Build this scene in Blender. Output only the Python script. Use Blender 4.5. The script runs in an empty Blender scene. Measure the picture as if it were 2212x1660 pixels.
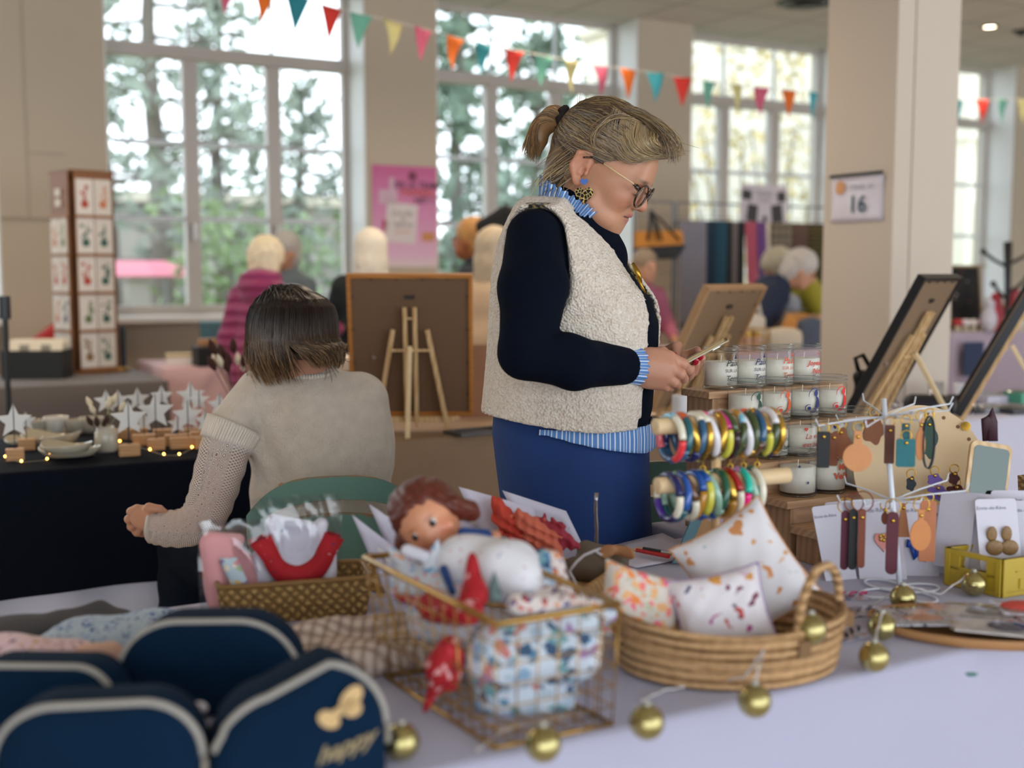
import bpy, math, random
import numpy as np
from mathutils import Vector, Matrix, Euler
random.seed(7); np.random.seed(7)
PI = math.pi
SC = bpy.context.scene
COL = SC.collection
# ---------------------------------------------------------------- camera, world, exposure
F = 2530.0; PITCH = math.atan(240/F); CZ = 1.30
cam_d = bpy.data.cameras.new('camera'); cam = bpy.data.objects.new('camera', cam_d); COL.objects.link(cam)
cam.location = (0, 0, CZ); cam.rotation_euler = (PI/2-PITCH, 0, 0)
cam_d.sensor_width = 36; cam_d.lens = F/2212*36; cam_d.clip_start = .05; cam_d.clip_end = 300
cam_d.dof.use_dof = True; cam_d.dof.focus_distance = 2.47; cam_d.dof.aperture_fstop = 2.0
SC.camera = cam
SC.cycles.transparent_max_bounces = 32
W = bpy.data.worlds.new('overcast_sky'); SC.world = W; W.use_nodes = True
wn = W.node_tree.nodes; wl = W.node_tree.links
bg = wn['Background']
tc = wn.new('ShaderNodeTexCoord'); sx = wn.new('ShaderNodeSeparateXYZ'); rp = wn.new('ShaderNodeValToRGB')
wl.new(tc.outputs['Generated'], sx.inputs[0]); wl.new(sx.outputs['Z'], rp.inputs[0]); wl.new(rp.outputs[0], bg.inputs[0])
rp.color_ramp.elements[0].position = 0; rp.color_ramp.elements[0].color = (1.0, 1.08, 1.17, 1)
rp.color_ramp.elements[1].position = .6; rp.color_ramp.elements[1].color = (.72, .84, .98, 1)
bg.inputs[1].default_value = 2.35
vs = SC.view_settings
vs.view_transform = 'Standard'; vs.look = 'None'; vs.gamma = 1; vs.use_curve_mapping = False; vs.exposure = 0.52

# ---------------------------------------------------------------- frames of reference
cp, sp = math.cos(PITCH), math.sin(PITCH)
TH = math.atan2(.4848, .8746); CT, ST = math.cos(TH), math.sin(TH)
def ray(px, py):
    dx = (px-1106)/F; dz = (830-py)/F
    return Vector((dx, cp+dz*sp, dz*cp-sp))
O = Vector((0, 0, CZ))
def at(px, py, Y): r = ray(px, py); return O+r*(Y/r.y)
def onz(px, py, z): r = ray(px, py); return O+r*((z-CZ)/r.z)
def onv(px, py, v): r = ray(px, py); return O+r*(v/(-ST*r.x+CT*r.y))
def UV(u, v, z=0): return Vector((u*CT-v*ST, u*ST+v*CT, z))
def uof(p): return p.x*CT+p.y*ST
def vof(p): return -p.x*ST+p.y*CT
def V(*a): return Vector(a)
UP = V(0, 0, 1)

# ---------------------------------------------------------------- materials
def rgb(h, a=1):
    h = h.lstrip('#'); c = [int(h[i:i+2], 16)/255 for i in (0, 2, 4)]
    return tuple(x/12.92 if x <= .04045 else ((x+.055)/1.055)**2.4 for x in c)+(a,)
MATS = {}
class NT:
    def __init__(s, name):
        s.m = bpy.data.materials.new(name); s.m.use_nodes = True; s.t = s.m.node_tree
        s.n = s.t.nodes; s.b = s.n['Principled BSDF']; s.tc = s.n.new('ShaderNodeTexCoord')
    def new(s, ty, **k):
        nd = s.n.new(ty)
        for a, b in k.items(): setattr(nd, a, b)
        return nd
    def link(s, a, b): s.t.links.new(a, b)
    def co(s, out='Object', scale=(1, 1, 1), rot=(0, 0, 0)):
        mp = s.new('ShaderNodeMapping'); mp.inputs['Scale'].default_value = scale; mp.inputs['Rotation'].default_value = rot
        s.link(s.tc.outputs[out], mp.inputs[0]); return mp.outputs[0]
    def noise(s, scale, co=None, detail=3, out='Fac'):
        nd = s.new('ShaderNodeTexNoise'); nd.inputs['Scale'].default_value = scale; nd.inputs['Detail'].default_value = detail
        s.link(co or s.co(), nd.inputs['Vector']); return nd.outputs[out]
    def voro(s, scale, co=None, out='Distance', feature='F1', rnd=1):
        nd = s.new('ShaderNodeTexVoronoi', feature=feature); nd.inputs['Scale'].default_value = scale
        nd.inputs['Randomness'].default_value = rnd
        s.link(co or s.co(), nd.inputs['Vector']); return nd.outputs[out]
    def wave(s, scale, co=None, dirn='X', dist=0, prof='SIN', dscale=1):
        nd = s.new('ShaderNodeTexWave', bands_direction=dirn, wave_profile=prof); nd.inputs['Scale'].default_value = scale
        nd.inputs['Distortion'].default_value = dist; nd.inputs['Detail Scale'].default_value = dscale
        s.link(co or s.co(), nd.inputs['Vector']); return nd.outputs['Fac']
    def ramp(s, fac, stops, const=False):
        nd = s.new('ShaderNodeValToRGB'); cr = nd.color_ramp
        if const: cr.interpolation = 'CONSTANT'
        while len(cr.elements) < len(stops): cr.elements.new(.5)
        for e, (p, c) in zip(cr.elements, stops):
            e.position = p; e.color = c if not isinstance(c, str) else rgb(c)
        s.link(fac, nd.inputs[0]); return nd.outputs[0]
    def mask(s, fac, lo, hi):
        nd = s.new('ShaderNodeMapRange'); nd.inputs[1].default_value = lo; nd.inputs[2].default_value = hi
        s.link(fac, nd.inputs[0]); return nd.outputs[0]
    def math(s, op, a, b=None):
        nd = s.new('ShaderNodeMath', operation=op)
        for i, x in enumerate((a, b)):
            if x is None: continue
            if isinstance(x, (int, float)): nd.inputs[i].default_value = x
            else: s.link(x, nd.inputs[i])
        return nd.outputs[0]
    def mix(s, fac, a, b, bt='MIX'):
        nd = s.new('ShaderNodeMix', data_type='RGBA', blend_type=bt)
        for i, x in ((0, fac), (6, a), (7, b)):
            if isinstance(x, str): x = rgb(x)
            if isinstance(x, (int, float, tuple)): nd.inputs[i].default_value = x
            else: s.link(x, nd.inputs[i])
        return nd.outputs[2]
    def col(s, c):
        if isinstance(c, str): c = rgb(c)
        if isinstance(c, tuple): s.b.inputs['Base Color'].default_value = c
        else: s.link(c, s.b.inputs['Base Color'])
    def bump(s, h, strength=.3, dist=.002):
        nd = s.new('ShaderNodeBump'); nd.inputs['Strength'].default_value = strength; nd.inputs['Distance'].default_value = dist
        s.link(h, nd.inputs['Height']); s.link(nd.outputs[0], s.b.inputs['Normal'])
    def set(s, rough=None, metal=None, trans=None, sheen=None, coat=None, emit=None, es=1, sss=None, spec=None, ior=None, alpha=None):
        i = s.b.inputs
        if rough is not None: i['Roughness'].default_value = rough
        if metal is not None: i['Metallic'].default_value = metal
        if trans is not None: i['Transmission Weight'].default_value = trans
        if sheen is not None: i['Sheen Weight'].default_value = sheen
        if coat is not None: i['Coat Weight'].default_value = coat
        if spec is not None: i['Specular IOR Level'].default_value = spec
        if ior is not None: i['IOR'].default_value = ior
        if alpha is not None: i['Alpha'].default_value = alpha
        if sss is not None: i['Subsurface Weight'].default_value = sss; i['Subsurface Radius'].default_value = (.01, .004, .002); i['Subsurface Scale'].default_value = .6
        if emit is not None: i['Emission Color'].default_value = rgb(emit); i['Emission Strength'].default_value = es
        return s.m
def M(hexc, rough=.6, metal=0, nz=None, amt=.12, bump=None, bs=.3, bd=.002, **k):
    """plain procedural material: colour with slight noise variation"""
    key = (hexc, rough, metal, nz, amt, bump, bs, bd, tuple(sorted(k.items())))
    if key in MATS: return MATS[key]
    t = NT('mat_'+hexc.strip('#'))
    if nz:
        c = rgb(hexc); d = tuple(x*(1-amt) for x in c[:3])+(1,)
        t.col(t.mix(t.noise(nz), d, tuple(min(1, x*(1+amt)) for x in c[:3])+(1,)))
    else: t.col(hexc)
    if bump: t.bump(t.noise(bump), bs, bd)
    MATS[key] = t.set(rough=rough, metal=metal, **k); return MATS[key]
def wood(hexc, hex2, scale=3, axis='X', rough=.55, dist=3, key=None):
    key = ('w', hexc, hex2, scale, axis)
    if key in MATS: return MATS[key]
    t = NT('wood_'+hexc.strip('#')); sc = {'X': (.25, 4, 4), 'Y': (4, .25, 4), 'Z': (4, 4, .25)}[axis]
    co = t.co(scale=sc); n = t.noise(scale*6, co, 5); w = t.wave(scale*3, co, 'DIAGONAL', dist)
    f = t.math('ADD', t.math('MULTIPLY', n, .6), t.math('MULTIPLY', w, .4))
    t.col(t.ramp(f, [(.25, hex2), (.7, hexc)])); t.bump(n, .15, .001)
    MATS[key] = t.set(rough=rough); return MATS[key]
def floral(name, base, cols, scale=40, size=.35, base2=None, rough=.8, squash=1, sheen=0, bump=True):
    key = ('f', name); scale *= 1.3
    if key in MATS: return MATS[key]
    t = NT(name); co = t.co(scale=(1, 1, squash)); nd = t.new('ShaderNodeTexNoise'); nd.inputs['Scale'].default_value = scale*.8
    t.link(co, nd.inputs['Vector']); va = t.new('ShaderNodeVectorMath', operation='MULTIPLY_ADD')
    t.link(nd.outputs['Color'], va.inputs[0]); va.inputs[1].default_value = (2.0/scale,)*3; t.link(co, va.inputs[2])
    d = t.voro(scale, va.outputs[0]); c = t.voro(scale, va.outputs[0], 'Color'); sepc = t.new('ShaderNodeSeparateColor'); t.link(c, sepc.inputs[0])
    n = len(cols); pal = t.ramp(sepc.outputs[0], [(i/n, x) for i, x in enumerate(cols)], True)
    on = t.math('MULTIPLY', t.mask(d, size, size-.08), t.mask(sepc.outputs[1], .22, .27))
    b = t.mix(t.noise(scale*.5), base, base2 or base)
    t.col(t.mix(on, b, pal))
    if bump: t.bump(t.noise(25), .35, .004)
    MATS[key] = t.set(rough=rough, sheen=sheen); return MATS[key]
def glassy(name, tint=(1, 1, 1, 1), rough=.02, refl=.12, ior=1.45):
    """thin clear sheet: see-through with a fresnel gloss"""
    key = ('g', name)
    if key in MATS: return MATS[key]
    m = bpy.data.materials.new(name); m.use_nodes = True; n = m.node_tree.nodes; l = m.node_tree.links; n.remove(n['Principled BSDF'])
    tr = n.new('ShaderNodeBsdfTransparent'); tr.inputs[0].default_value = tint
    gl = n.new('ShaderNodeBsdfGlossy'); gl.inputs['Roughness'].default_value = rough
    lw = n.new('ShaderNodeLayerWeight'); lw.inputs[0].default_value = .5; pw = n.new('ShaderNodeMath'); pw.operation = 'POWER'; pw.inputs[1].default_value = 2.5; l.new(lw.outputs['Facing'], pw.inputs[0])
    fr = n.new('ShaderNodeMath'); fr.operation = 'MULTIPLY_ADD'; fr.inputs[1].default_value = min(.9, .35+refl); fr.inputs[2].default_value = refl*.22; l.new(pw.outputs[0], fr.inputs[0])
    tc = n.new('ShaderNodeTexCoord'); nz = n.new('ShaderNodeTexNoise'); nz.inputs['Scale'].default_value = 18; l.new(tc.outputs['Object'], nz.inputs['Vector'])
    bp = n.new('ShaderNodeBump'); bp.inputs['Strength'].default_value = .12 if 'pane' in name or 'jar' in name else .9; bp.inputs['Distance'].default_value = .004 if 'film' in name else .0005
    l.new(nz.outputs[0], bp.inputs['Height']); l.new(bp.outputs[0], gl.inputs['Normal'])
    mx = n.new('ShaderNodeMixShader'); l.new(fr.outputs[0], mx.inputs[0]); l.new(tr.outputs[0], mx.inputs[1]); l.new(gl.outputs[0], mx.inputs[2])
    l.new(mx.outputs[0], n['Material Output'].inputs[0]); MATS[key] = m; return m
def vcol(name, rough=.6, sss=None, bump=None, bs=.2, bd=.001, sheen=None, spec=None):
    key = ('v', name)
    if key in MATS: return MATS[key]
    t = NT(name); a = t.new('ShaderNodeVertexColor', layer_name='Col'); t.link(a.outputs[0], t.b.inputs['Base Color'])
    if bump: t.bump(t.noise(bump, detail=4), bs, bd)
    MATS[key] = t.set(rough=rough, sss=sss, sheen=sheen, spec=spec); return MATS[key]

# ---------------------------------------------------------------- objects and tags
def tag(o, label, cat, group=None, kind=None):
    if label: o['label'] = label
    if cat: o['category'] = cat
    if group: o['group'] = group
    if kind: o['kind'] = kind
    return o
def thing(name, label, cat, loc=(0, 0, 0), rz=0, group=None, kind=None):
    o = bpy.data.objects.new(name, None); COL.objects.link(o); o.empty_display_size = .02
    o.location = loc; o.rotation_euler = (0, 0, rz)
    return tag(o, label, cat, group, kind)
def dup(o, parent=None):
    c = o.copy(); COL.objects.link(c); c.parent = parent
    if parent is not None: c.matrix_parent_inverse = o.matrix_parent_inverse.copy()
    for ch in list(o.children): dup(ch, c)
    return c
def ordn(i): return ['first', 'second', 'third', 'fourth', 'fifth', 'sixth', 'seventh', 'eighth', 'ninth', 'tenth', 'eleventh', 'twelfth', 'thirteenth', 'fourteenth', 'fifteenth', 'sixteenth'][i]

class MB:
    """mesh builder"""
    def __init__(s): s.v = []; s.f = []; s.mi = []; s.c = []; s.uv = {}
    def add(s, vs_, fs, mi=0, col=None):
        b = len(s.v); s.v += [tuple(p) for p in vs_]
        s.f += [tuple(b+i for i in f) for f in fs]; s.mi += [mi]*len(fs)
        if col is not None: s.c += [(len(s.c0()), 0)] if False else []
        return b
    def c0(s): return s.c
    def box(s, c, d, R=None, mi=0):
        c = Vector(c); x, y, z = d[0]/2, d[1]/2, d[2]/2
        ps = [V(i*x, j*y, k*z) for i in (-1, 1) for j in (-1, 1) for k in (-1, 1)]
        if R is not None: ps = [R @ p for p in ps]
        s.add([c+p for p in ps], [(0, 1, 3, 2), (4, 6, 7, 5), (0, 4, 5, 1), (2, 3, 7, 6), (0, 2, 6, 4), (1, 5, 7, 3)], mi); return s
    def beam(s, a, b, w, h=None, mi=0, up=None):
        a, b = Vector(a), Vector(b); d = (b-a); L = d.length; d = d.normalized(); up = Vector(up) if up is not None else UP
        x = d.cross(up)
        if x.length < 1e-4: x = d.cross(V(1, 0, 0))
        x.normalize(); y = x.cross(d); R = Matrix((x, d, y)).transposed(); s.box((a+b)/2, (w, L, h or w), R, mi); return s
    def rings(s, rs, closed=True, cap0=True, cap1=True, mi=0, loop=False):
        n = len(rs[0]); b = len(s.v)
        for r in rs: s.v += [tuple(p) for p in r]
        m = len(rs); fs = []
        for i in range(m if loop else m-1):
            j2 = (i+1) % m
            for j in range(n if closed else n-1):
                k = (j+1) % n
                fs.append((b+i*n+j, b+i*n+k, b+j2*n+k, b+j2*n+j))
        if closed and not loop:
            if cap0: fs.append(tuple(b+j for j in range(n))[::-1])
            if cap1: fs.append(tuple(b+(m-1)*n+j for j in range(n)))
        s.f += fs; s.mi += [mi]*len(fs); return s
    def tube(s, path, r, n=8, mi=0, loop=False, flat=1, cap=True):
        P = [Vector(p) for p in path]; m = len(P); rr = r if isinstance(r, (list, tuple)) else [r]*m
        rs = []; prev = None
        for i in range(m):
            if loop: d = P[(i+1) % m]-P[i-1]
            else: d = P[min(i+1, m-1)]-P[max(i-1, 0)]
            if d.length < 1e-9: d = UP.copy()
            d.normalize()
            if prev is None:
                x = d.cross(UP)
                if x.length < .05: x = d.cross(V(0, 1, 0))
            else:
                x = prev-d*prev.dot(d)
                if x.length < 1e-5: x = d.orthogonal()
            x.normalize(); prev = x; y = d.cross(x)
            rs.append([P[i]+(x*math.cos(t)+y*math.sin(t)*flat)*rr[i] for t in [2*PI*k/n for k in range(n)]])
        return s.rings(rs, True, cap, cap, mi, loop)
    def cyl(s, a, b, r, n=16, r2=None, mi=0): return s.tube([a, b], [r, r if r2 is None else r2], n, mi)
    def lathe(s, prof, c=(0, 0, 0), n=24, mi=0, sx=1, sy=1):
        c = Vector(c); rs = [[c+V(r*sx*math.cos(2*PI*k/n), r*sy*math.sin(2*PI*k/n), z) for k in range(n)] for r, z in prof]
        return s.rings(rs, True, prof[0][0] > 1e-6 and False or True, True, mi)
    def ell(s, c, r, n=16, m=10, R=None, mi=0):
        c = Vector(c); r = (r, r, r) if isinstance(r, (int, float)) else r; rs = []
        for i in range(m+1):
            t = PI*i/m; q = max(math.sin(t), 1e-3)
            ring = [V(r[0]*q*math.cos(2*PI*k/n), r[1]*q*math.sin(2*PI*k/n), -r[2]*math.cos(t)) for k in range(n)]
            rs.append([c+(R @ p if R is not None else p) for p in ring])
        return s.rings(rs, True, True, True, mi)
    def prism(s, poly, to3, depth, mi=0):
        """poly: 2D points; to3(x,y,d)->3D for d in 0..depth"""
        a = [to3(x, y, 0) for x, y in poly]; b = [to3(x, y, depth) for x, y in poly]; n = len(poly); o = len(s.v)
        s.v += [tuple(p) for p in a+b]
        fs = [tuple(range(o+n-1, o-1, -1)), tuple(range(o+n, o+2*n))]+[(o+i, o+(i+1) % n, o+n+(i+1) % n, o+n+i) for i in range(n)]
        s.f += fs; s.mi += [mi]*len(fs); return s
    def grid(s, fn, nu, nv, mi=0, thick=0):
        b = len(s.v)
        P = [[Vector(fn(i/(nu-1), j/(nv-1))) for j in range(nv)] for i in range(nu)]
        s.v += [tuple(p) for r in P for p in r]
        fs = [(b+i*nv+j, b+(i+1)*nv+j, b+(i+1)*nv+j+1, b+i*nv+j+1) for i in range(nu-1) for j in range(nv-1)]
        s.f += fs; s.mi += [mi]*len(fs)
        for k, f in enumerate(fs): s.uv[len(s.f)-len(fs)+k] = [((q-b)//nv/(nu-1), (q-b) % nv/(nv-1)) for q in f]
        return s
    def build(s, name, mats, parent=None, smooth=False, off=(0, 0, 0), bevel=0, solid=0, sub=0, cols=None, label=None, auto=None, fixn=True, soff=1):
        me = bpy.data.meshes.new(name); off = Vector(off)
        vv = np.array(s.v, dtype=float)-np.array(off) if s.v else np.zeros((0, 3))
        me.from_pydata(vv.tolist(), [], s.f)
        mats = mats if isinstance(mats, (list, tuple)) else [mats]
        for m in mats: me.materials.append(m)
        if len(mats) > 1: me.polygons.foreach_set('material_index', s.mi)
        if s.uv:
            ul = me.uv_layers.new(name='UVMap')
            for fi, co in s.uv.items():
                p = me.polygons[fi]
                for k, li in enumerate(p.loop_indices): ul.data[li].uv = co[k]
        if fixn:
            import bmesh
            bm = bmesh.new(); bm.from_mesh(me); bmesh.ops.recalc_face_normals(bm, faces=bm.faces); bm.to_mesh(me); bm.free()
        if cols is not None:
            ca = me.color_attributes.new('Col', 'FLOAT_COLOR', 'POINT'); ca.data.foreach_set('color', np.array(cols, dtype=float).ravel())
        if smooth: me.polygons.foreach_set('use_smooth', [True]*len(me.polygons))
        o = bpy.data.objects.new(name, me); COL.objects.link(o); o.parent = parent
        if bevel: md = o.modifiers.new('bevel', 'BEVEL'); md.width = bevel; md.segments = 2; md.limit_method = 'ANGLE'
        if solid: md = o.modifiers.new('thickness', 'SOLIDIFY'); md.thickness = solid; md.offset = soff
        if sub: md = o.modifiers.new('smooth', 'SUBSURF'); md.levels = sub; md.render_levels = sub
        if label: o['label'] = label
        return o
def single(mb, name, label, cat, mats, loc, rz=0, group=None, kind=None, **k):
    """one-mesh thing; mesh given in local coordinates"""
    o = mb.build(name, mats, None, **k); o.location = loc; o.rotation_euler = (0, 0, rz); return tag(o, label, cat, group, kind)
def struct(mb, name, mats, label=None, **k):
    o = mb.build(name, mats, None, **k); o['kind'] = 'structure'
    if label: o['label'] = label
    return o

# ---------------------------------------------------------------- text as mesh
def text2d(s, size=.02, shear=0, spread=1, bold=0):
    cu = bpy.data.curves.new('t', 'FONT'); cu.body = s; cu.size = size; cu.shear = shear; cu.align_x = 'CENTER'; cu.align_y = 'CENTER'
    cu.space_character = spread; cu.offset = bold; cu.resolution_u = 3; cu.fill_mode = 'FRONT'
    o = bpy.data.objects.new('t', cu); COL.objects.link(o); bpy.context.view_layer.update()
    me = bpy.data.meshes.new_from_object(o.evaluated_get(bpy.context.evaluated_depsgraph_get()))
    vs_ = [(v.co.x, v.co.y) for v in me.vertices]; fs = [tuple(p.vertices) for p in me.polygons]
    bpy.data.objects.remove(o); bpy.data.curves.remove(cu); bpy.data.meshes.remove(me)
    return vs_, fs
def addtext(mb, s, size, fn, mi=0, **k):
    vs_, fs = text2d(s, size, **k); mb.add([fn(x, y) for x, y in vs_], fs, mi)

# ---------------------------------------------------------------- smooth-blended volumes (one continuous surface)
def S_ell(c, r, R=None): return ('e', np.array(c, float), np.array(r if not isinstance(r, (int, float)) else (r,)*3, float), None if R is None else np.array(R, float))
def S_cap(a, b, r1, r2=None): return ('c', np.array(a, float), np.array(b, float), float(r1), float(r1 if r2 is None else r2))
def _dist(p, X):
    if p[0] == 'e':
        q = X-p[1]
        if p[3] is not None: q = q @ p[3]
        k0 = np.sqrt(((q/p[2])**2).sum(-1)); k1 = np.sqrt(((q/p[2]**2)**2).sum(-1))+1e-9
        return k0*(k0-1)/k1
    if p[0] == 'c':
        a, b = p[1], p[2]; ba = b-a; h = np.clip(((X-a) @ ba)/max(ba @ ba, 1e-12), 0, 1)
        return np.linalg.norm(X-a-h[..., None]*ba, axis=-1)-(p[3]+(p[4]-p[3])*h)
    return p[1](X)
def _box(p):
    if p[0] == 'e': r = p[2].max() if p[3] is not None else p[2]; return p[1]-r, p[1]+r
    if p[0] == 'c': r = max(p[3], p[4]); return np.minimum(p[1], p[2])-r, np.maximum(p[1], p[2])+r
    return np.array(p[2], float), np.array(p[3], float)
def field(prims, k, X0, h, n, D=None):
    if D is None: D = np.full(n, .5, dtype=np.float32)
    for it in prims:
        op, kk = 'u', k
        if isinstance(it, tuple) and it[0] in ('sub', 'k'):
            if it[0] == 'sub': op = 's'; kk = it[2] if len(it) > 2 else .004; p = it[1]
            else: kk = it[1]; p = it[2]
        else: p = it
        lo, hi = _box(p); m = max(kk*1.2, 2*h)
        i0 = np.clip(np.floor((lo-m-X0)/h).astype(int), 0, n); i1 = np.clip(np.ceil((hi+m-X0)/h).astype(int)+1, 0, n)
        if (i1 <= i0).any(): continue
        gx = [X0[a]+h*np.arange(i0[a], i1[a]) for a in range(3)]
        X = np.stack(np.meshgrid(*gx, indexing='ij'), -1); d = _dist(p, X).astype(np.float32)
        sl = tuple(slice(i0[a], i1[a]) for a in range(3)); cur = D[sl]
        if op == 'u':
            t = np.clip(.5+.5*(cur-d)/kk, 0, 1); D[sl] = cur*(1-t)+d*t-kk*t*(1-t)
        else:
            t = np.clip(.5-.5*(cur+d)/kk, 0, 1); D[sl] = cur*(1-t)-d*t+kk*t*(1-t)
    return D
def volume(prims, h=.004, k=.01, mb=None, warp=None):
    los, his = [], []
    for it in prims:
        if isinstance(it, tuple) and it[0] == 'sub': continue
        p = it[2] if it[0] == 'k' else it; lo, hi = _box(p); los.append(lo); his.append(hi)
    X0 = np.min(los, 0)-3*h-k*.3; X1 = np.max(his, 0)+3*h+k*.3; n = np.ceil((X1-X0)/h).astype(int)+1
    D = field(prims, k, X0, h, n)
    if warp is not None:
        X = np.stack(np.meshgrid(*[X0[a]+h*np.arange(n[a]) for a in range(3)], indexing='ij'), -1); D = D+warp(X).astype(np.float32)
    return nets(D, X0, h)
def nets(D, X0, h):
    n = np.array(D.shape); s = D < 0
    c = [(i, j, k) for i in (0, 1) for j in (0, 1) for k in (0, 1)]
    sl = lambda A, o: A[o[0]:n[0]-1+o[0], o[1]:n[1]-1+o[1], o[2]:n[2]-1+o[2]]
    cnt = sum(sl(s, o).astype(np.int8) for o in c); act = (cnt > 0) & (cnt < 8)
    idx = np.argwhere(act); N = len(idx); ids = np.full(act.shape, -1, dtype=np.int64); ids[act] = np.arange(N)
    acc = np.zeros((N, 3)); w = np.zeros(N)
    for a in c:
        for ax in range(3):
            if a[ax]: continue
            b = list(a); b[ax] = 1
            da = D[tuple((idx+a).T)]; db = D[tuple((idx+b).T)]; m = (da < 0) != (db < 0)
            t = np.where(m, da/np.where(m, da-db, 1), 0); p = np.array(a, float)+np.zeros((N, 3)); p[:, ax] += t
            acc += p*m[:, None]; w += m
    P = X0+h*(idx+acc/w[:, None]); quads = []
    for ax in range(3):
        u, v_ = (ax+1) % 3, (ax+2) % 3
        A = np.take(s, range(n[ax]-1), ax); B = np.take(s, range(1, n[ax]), ax)
        e = np.argwhere(A != B); ok = (e[:, u] > 0) & (e[:, v_] > 0) & (e[:, u] < n[u]-1) & (e[:, v_] < n[v_]-1); e = e[ok]
        flip = A[tuple(e.T)]
        def g(du, dv): q = e.copy(); q[:, u] -= du; q[:, v_] -= dv; return ids[tuple(q.T)]
        Q = np.stack([g(1, 1), g(0, 1), g(0, 0), g(1, 0)], -1); Q[~flip] = Q[~flip][:, ::-1]; quads.append(Q)
    return P, np.concatenate(quads)
def vol(name, prims, mat, parent=None, h=.004, k=.01, off=(0, 0, 0), colf=None, warp=None, post=None, label=None, smooth_it=0):
    P, Q = volume(prims, h, k, warp=warp)
    if smooth_it:
        for _ in range(smooth_it):
            A = np.zeros_like(P); W_ = np.zeros(len(P))
            for a, b in ((0, 1), (1, 2), (2, 3), (3, 0)):
                np.add.at(A, Q[:, a], P[Q[:, b]]); np.add.at(W_, Q[:, a], 1)
                np.add.at(A, Q[:, b], P[Q[:, a]]); np.add.at(W_, Q[:, b], 1)
            P = P*.5+.5*A/np.maximum(W_, 1)[:, None]
    if post is not None: P = post(P)
    cols = colf(P) if colf is not None else None
    off = np.array(off, float)
    me = bpy.data.meshes.new(name); me.vertices.add(len(P)); me.vertices.foreach_set('co', (P-off).ravel())
    me.loops.add(len(Q)*4); me.loops.foreach_set('vertex_index', Q.ravel()); me.polygons.add(len(Q))
    me.polygons.foreach_set('loop_start', np.arange(len(Q))*4); me.polygons.foreach_set('loop_total', np.full(len(Q), 4))
    me.update(calc_edges=True); me.validate(); me.polygons.foreach_set('use_smooth', [True]*len(me.polygons))
    me.materials.append(mat)
    if cols is not None:
        ca = me.color_attributes.new('Col', 'FLOAT_COLOR', 'POINT'); ca.data.foreach_set('color', cols.ravel())
    o = bpy.data.objects.new(name, me); COL.objects.link(o); o.parent = parent
    if label: o['label'] = label
    return o
def Rz(a): return Matrix.Rotation(a, 3, 'Z')
def basis(x, y, z): return Matrix((x, y, z)).transposed()
# ================================================================ THE ROOM
VW = 8.05; VP_ = 7.72           # window plane and pillar faces
def uat(px, v): p = onv(px, 590, v); return uof(p)
zt = lambda px, py, v=VW: onv(px, py, v).z
Z_TOP = zt(950, 6); Z_TR1 = zt(300, 92); Z_TR0 = zt(300, 122); Z_B1 = zt(245, 303); Z_B0 = zt(245, 470); Z_SILL = zt(320, 676)
ZC = onv(1430, 45, VP_).z
wall_m = M('#bcae9a', .85, nz=1.3, amt=.05, bump=60, bs=.08)
wall_l = M('#c3b9ab', .85, nz=1.3, amt=.05)
tile_c = NT('ceiling_tiles')
_co = tile_c.co(rot=(0, 0, -TH), scale=(1/.6, 1/.6, 1))
br = tile_c.new('ShaderNodeTexBrick'); br.offset = 0; br.inputs['Scale'].default_value = 1; br.inputs['Mortar Size'].default_value = .03
br.inputs['Brick Width'].default_value = 1; br.inputs['Row Height'].default_value = 1; br.inputs['Mortar Smooth'].default_value = .2
br.inputs['Color1'].default_value = rgb('#c6beb4'); br.inputs['Color2'].default_value = rgb('#c9c1b7'); br.inputs['Mortar'].default_value = rgb('#a9a198')
tile_c.link(_co, br.inputs[0]); tile_c.col(br.outputs[0]); tile_c.set(rough=.9)
fl = NT('floor_tiles'); _co = fl.co(rot=(0, 0, -TH), scale=(1/.33, 1/.33, 1))
b2 = fl.new('ShaderNodeTexBrick'); b2.offset = 0; b2.inputs['Scale'].default_value = 1; b2.inputs['Mortar Size'].default_value = .012
b2.inputs['Brick Width'].default_value = 1; b2.inputs['Row Height'].default_value = 1
b2.inputs['Color1'].default_value = rgb('#e6dacb'); b2.inputs['Color2'].default_value = rgb('#e0d2c0'); b2.inputs['Mortar'].default_value = rgb('#b3a797')
fl.link(_co, b2.inputs[0]); fl.col(b2.outputs[0]); fl.set(rough=.35)
def uvbox(mb, u0, u1, v0, v1, z0, z1, mi=0):
    c = UV((u0+u1)/2, (v0+v1)/2, (z0+z1)/2); mb.box(c, (abs(u1-u0), abs(v1-v0), abs(z1-z0)), Rz(TH), mi); return mb
U0, U1, V0 = -8.5, 15.5, -5.2
struct(uvbox(MB(), U0, U1, V0, VW+.12, -.1, 0), 'floor', fl.m)
struct(uvbox(MB(), U0, U1, V0, VW+.12, ZC, ZC+.12), 'ceiling', tile_c.m)
# window wall: pillars + spandrel below sills + lintel
per = [(uat(5, VP_), uat(240, VP_)), (uat(795, VP_), uat(946, VP_)), (uat(1375, VP_), uat(1489, VP_))]
pil5a = uat(2181, VP_)
print('PILLARS', per, pil5a, 'Z', Z_TOP, Z_TR1, Z_TR0, Z_B1, Z_B0, Z_SILL, ZC)
step = per[2][0]-per[1][0]; wd = per[1][1]-per[1][0]
pillars = [(per[0][0]-3.2-wd, per[0][0]-3.2), per[0], per[1], per[2]]
u4 = pil5a-step if pil5a-step > per[2][1]+1 else None
cur = per[2][0]
mid = (per[2][0]+pil5a)/2
pillars += [(mid, mid+wd), (pil5a, pil5a+wd), (pil5a+step, pil5a+step+wd), (pil5a+2*step, pil5a+2*step+wd)]
wb = MB()
for a, b in pillars: uvbox(wb, a, b, VP_, VW+.12, 0, ZC)
uvbox(wb, U0, U1, VW-.06, VW+.12, 0, Z_SILL-.05)
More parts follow.
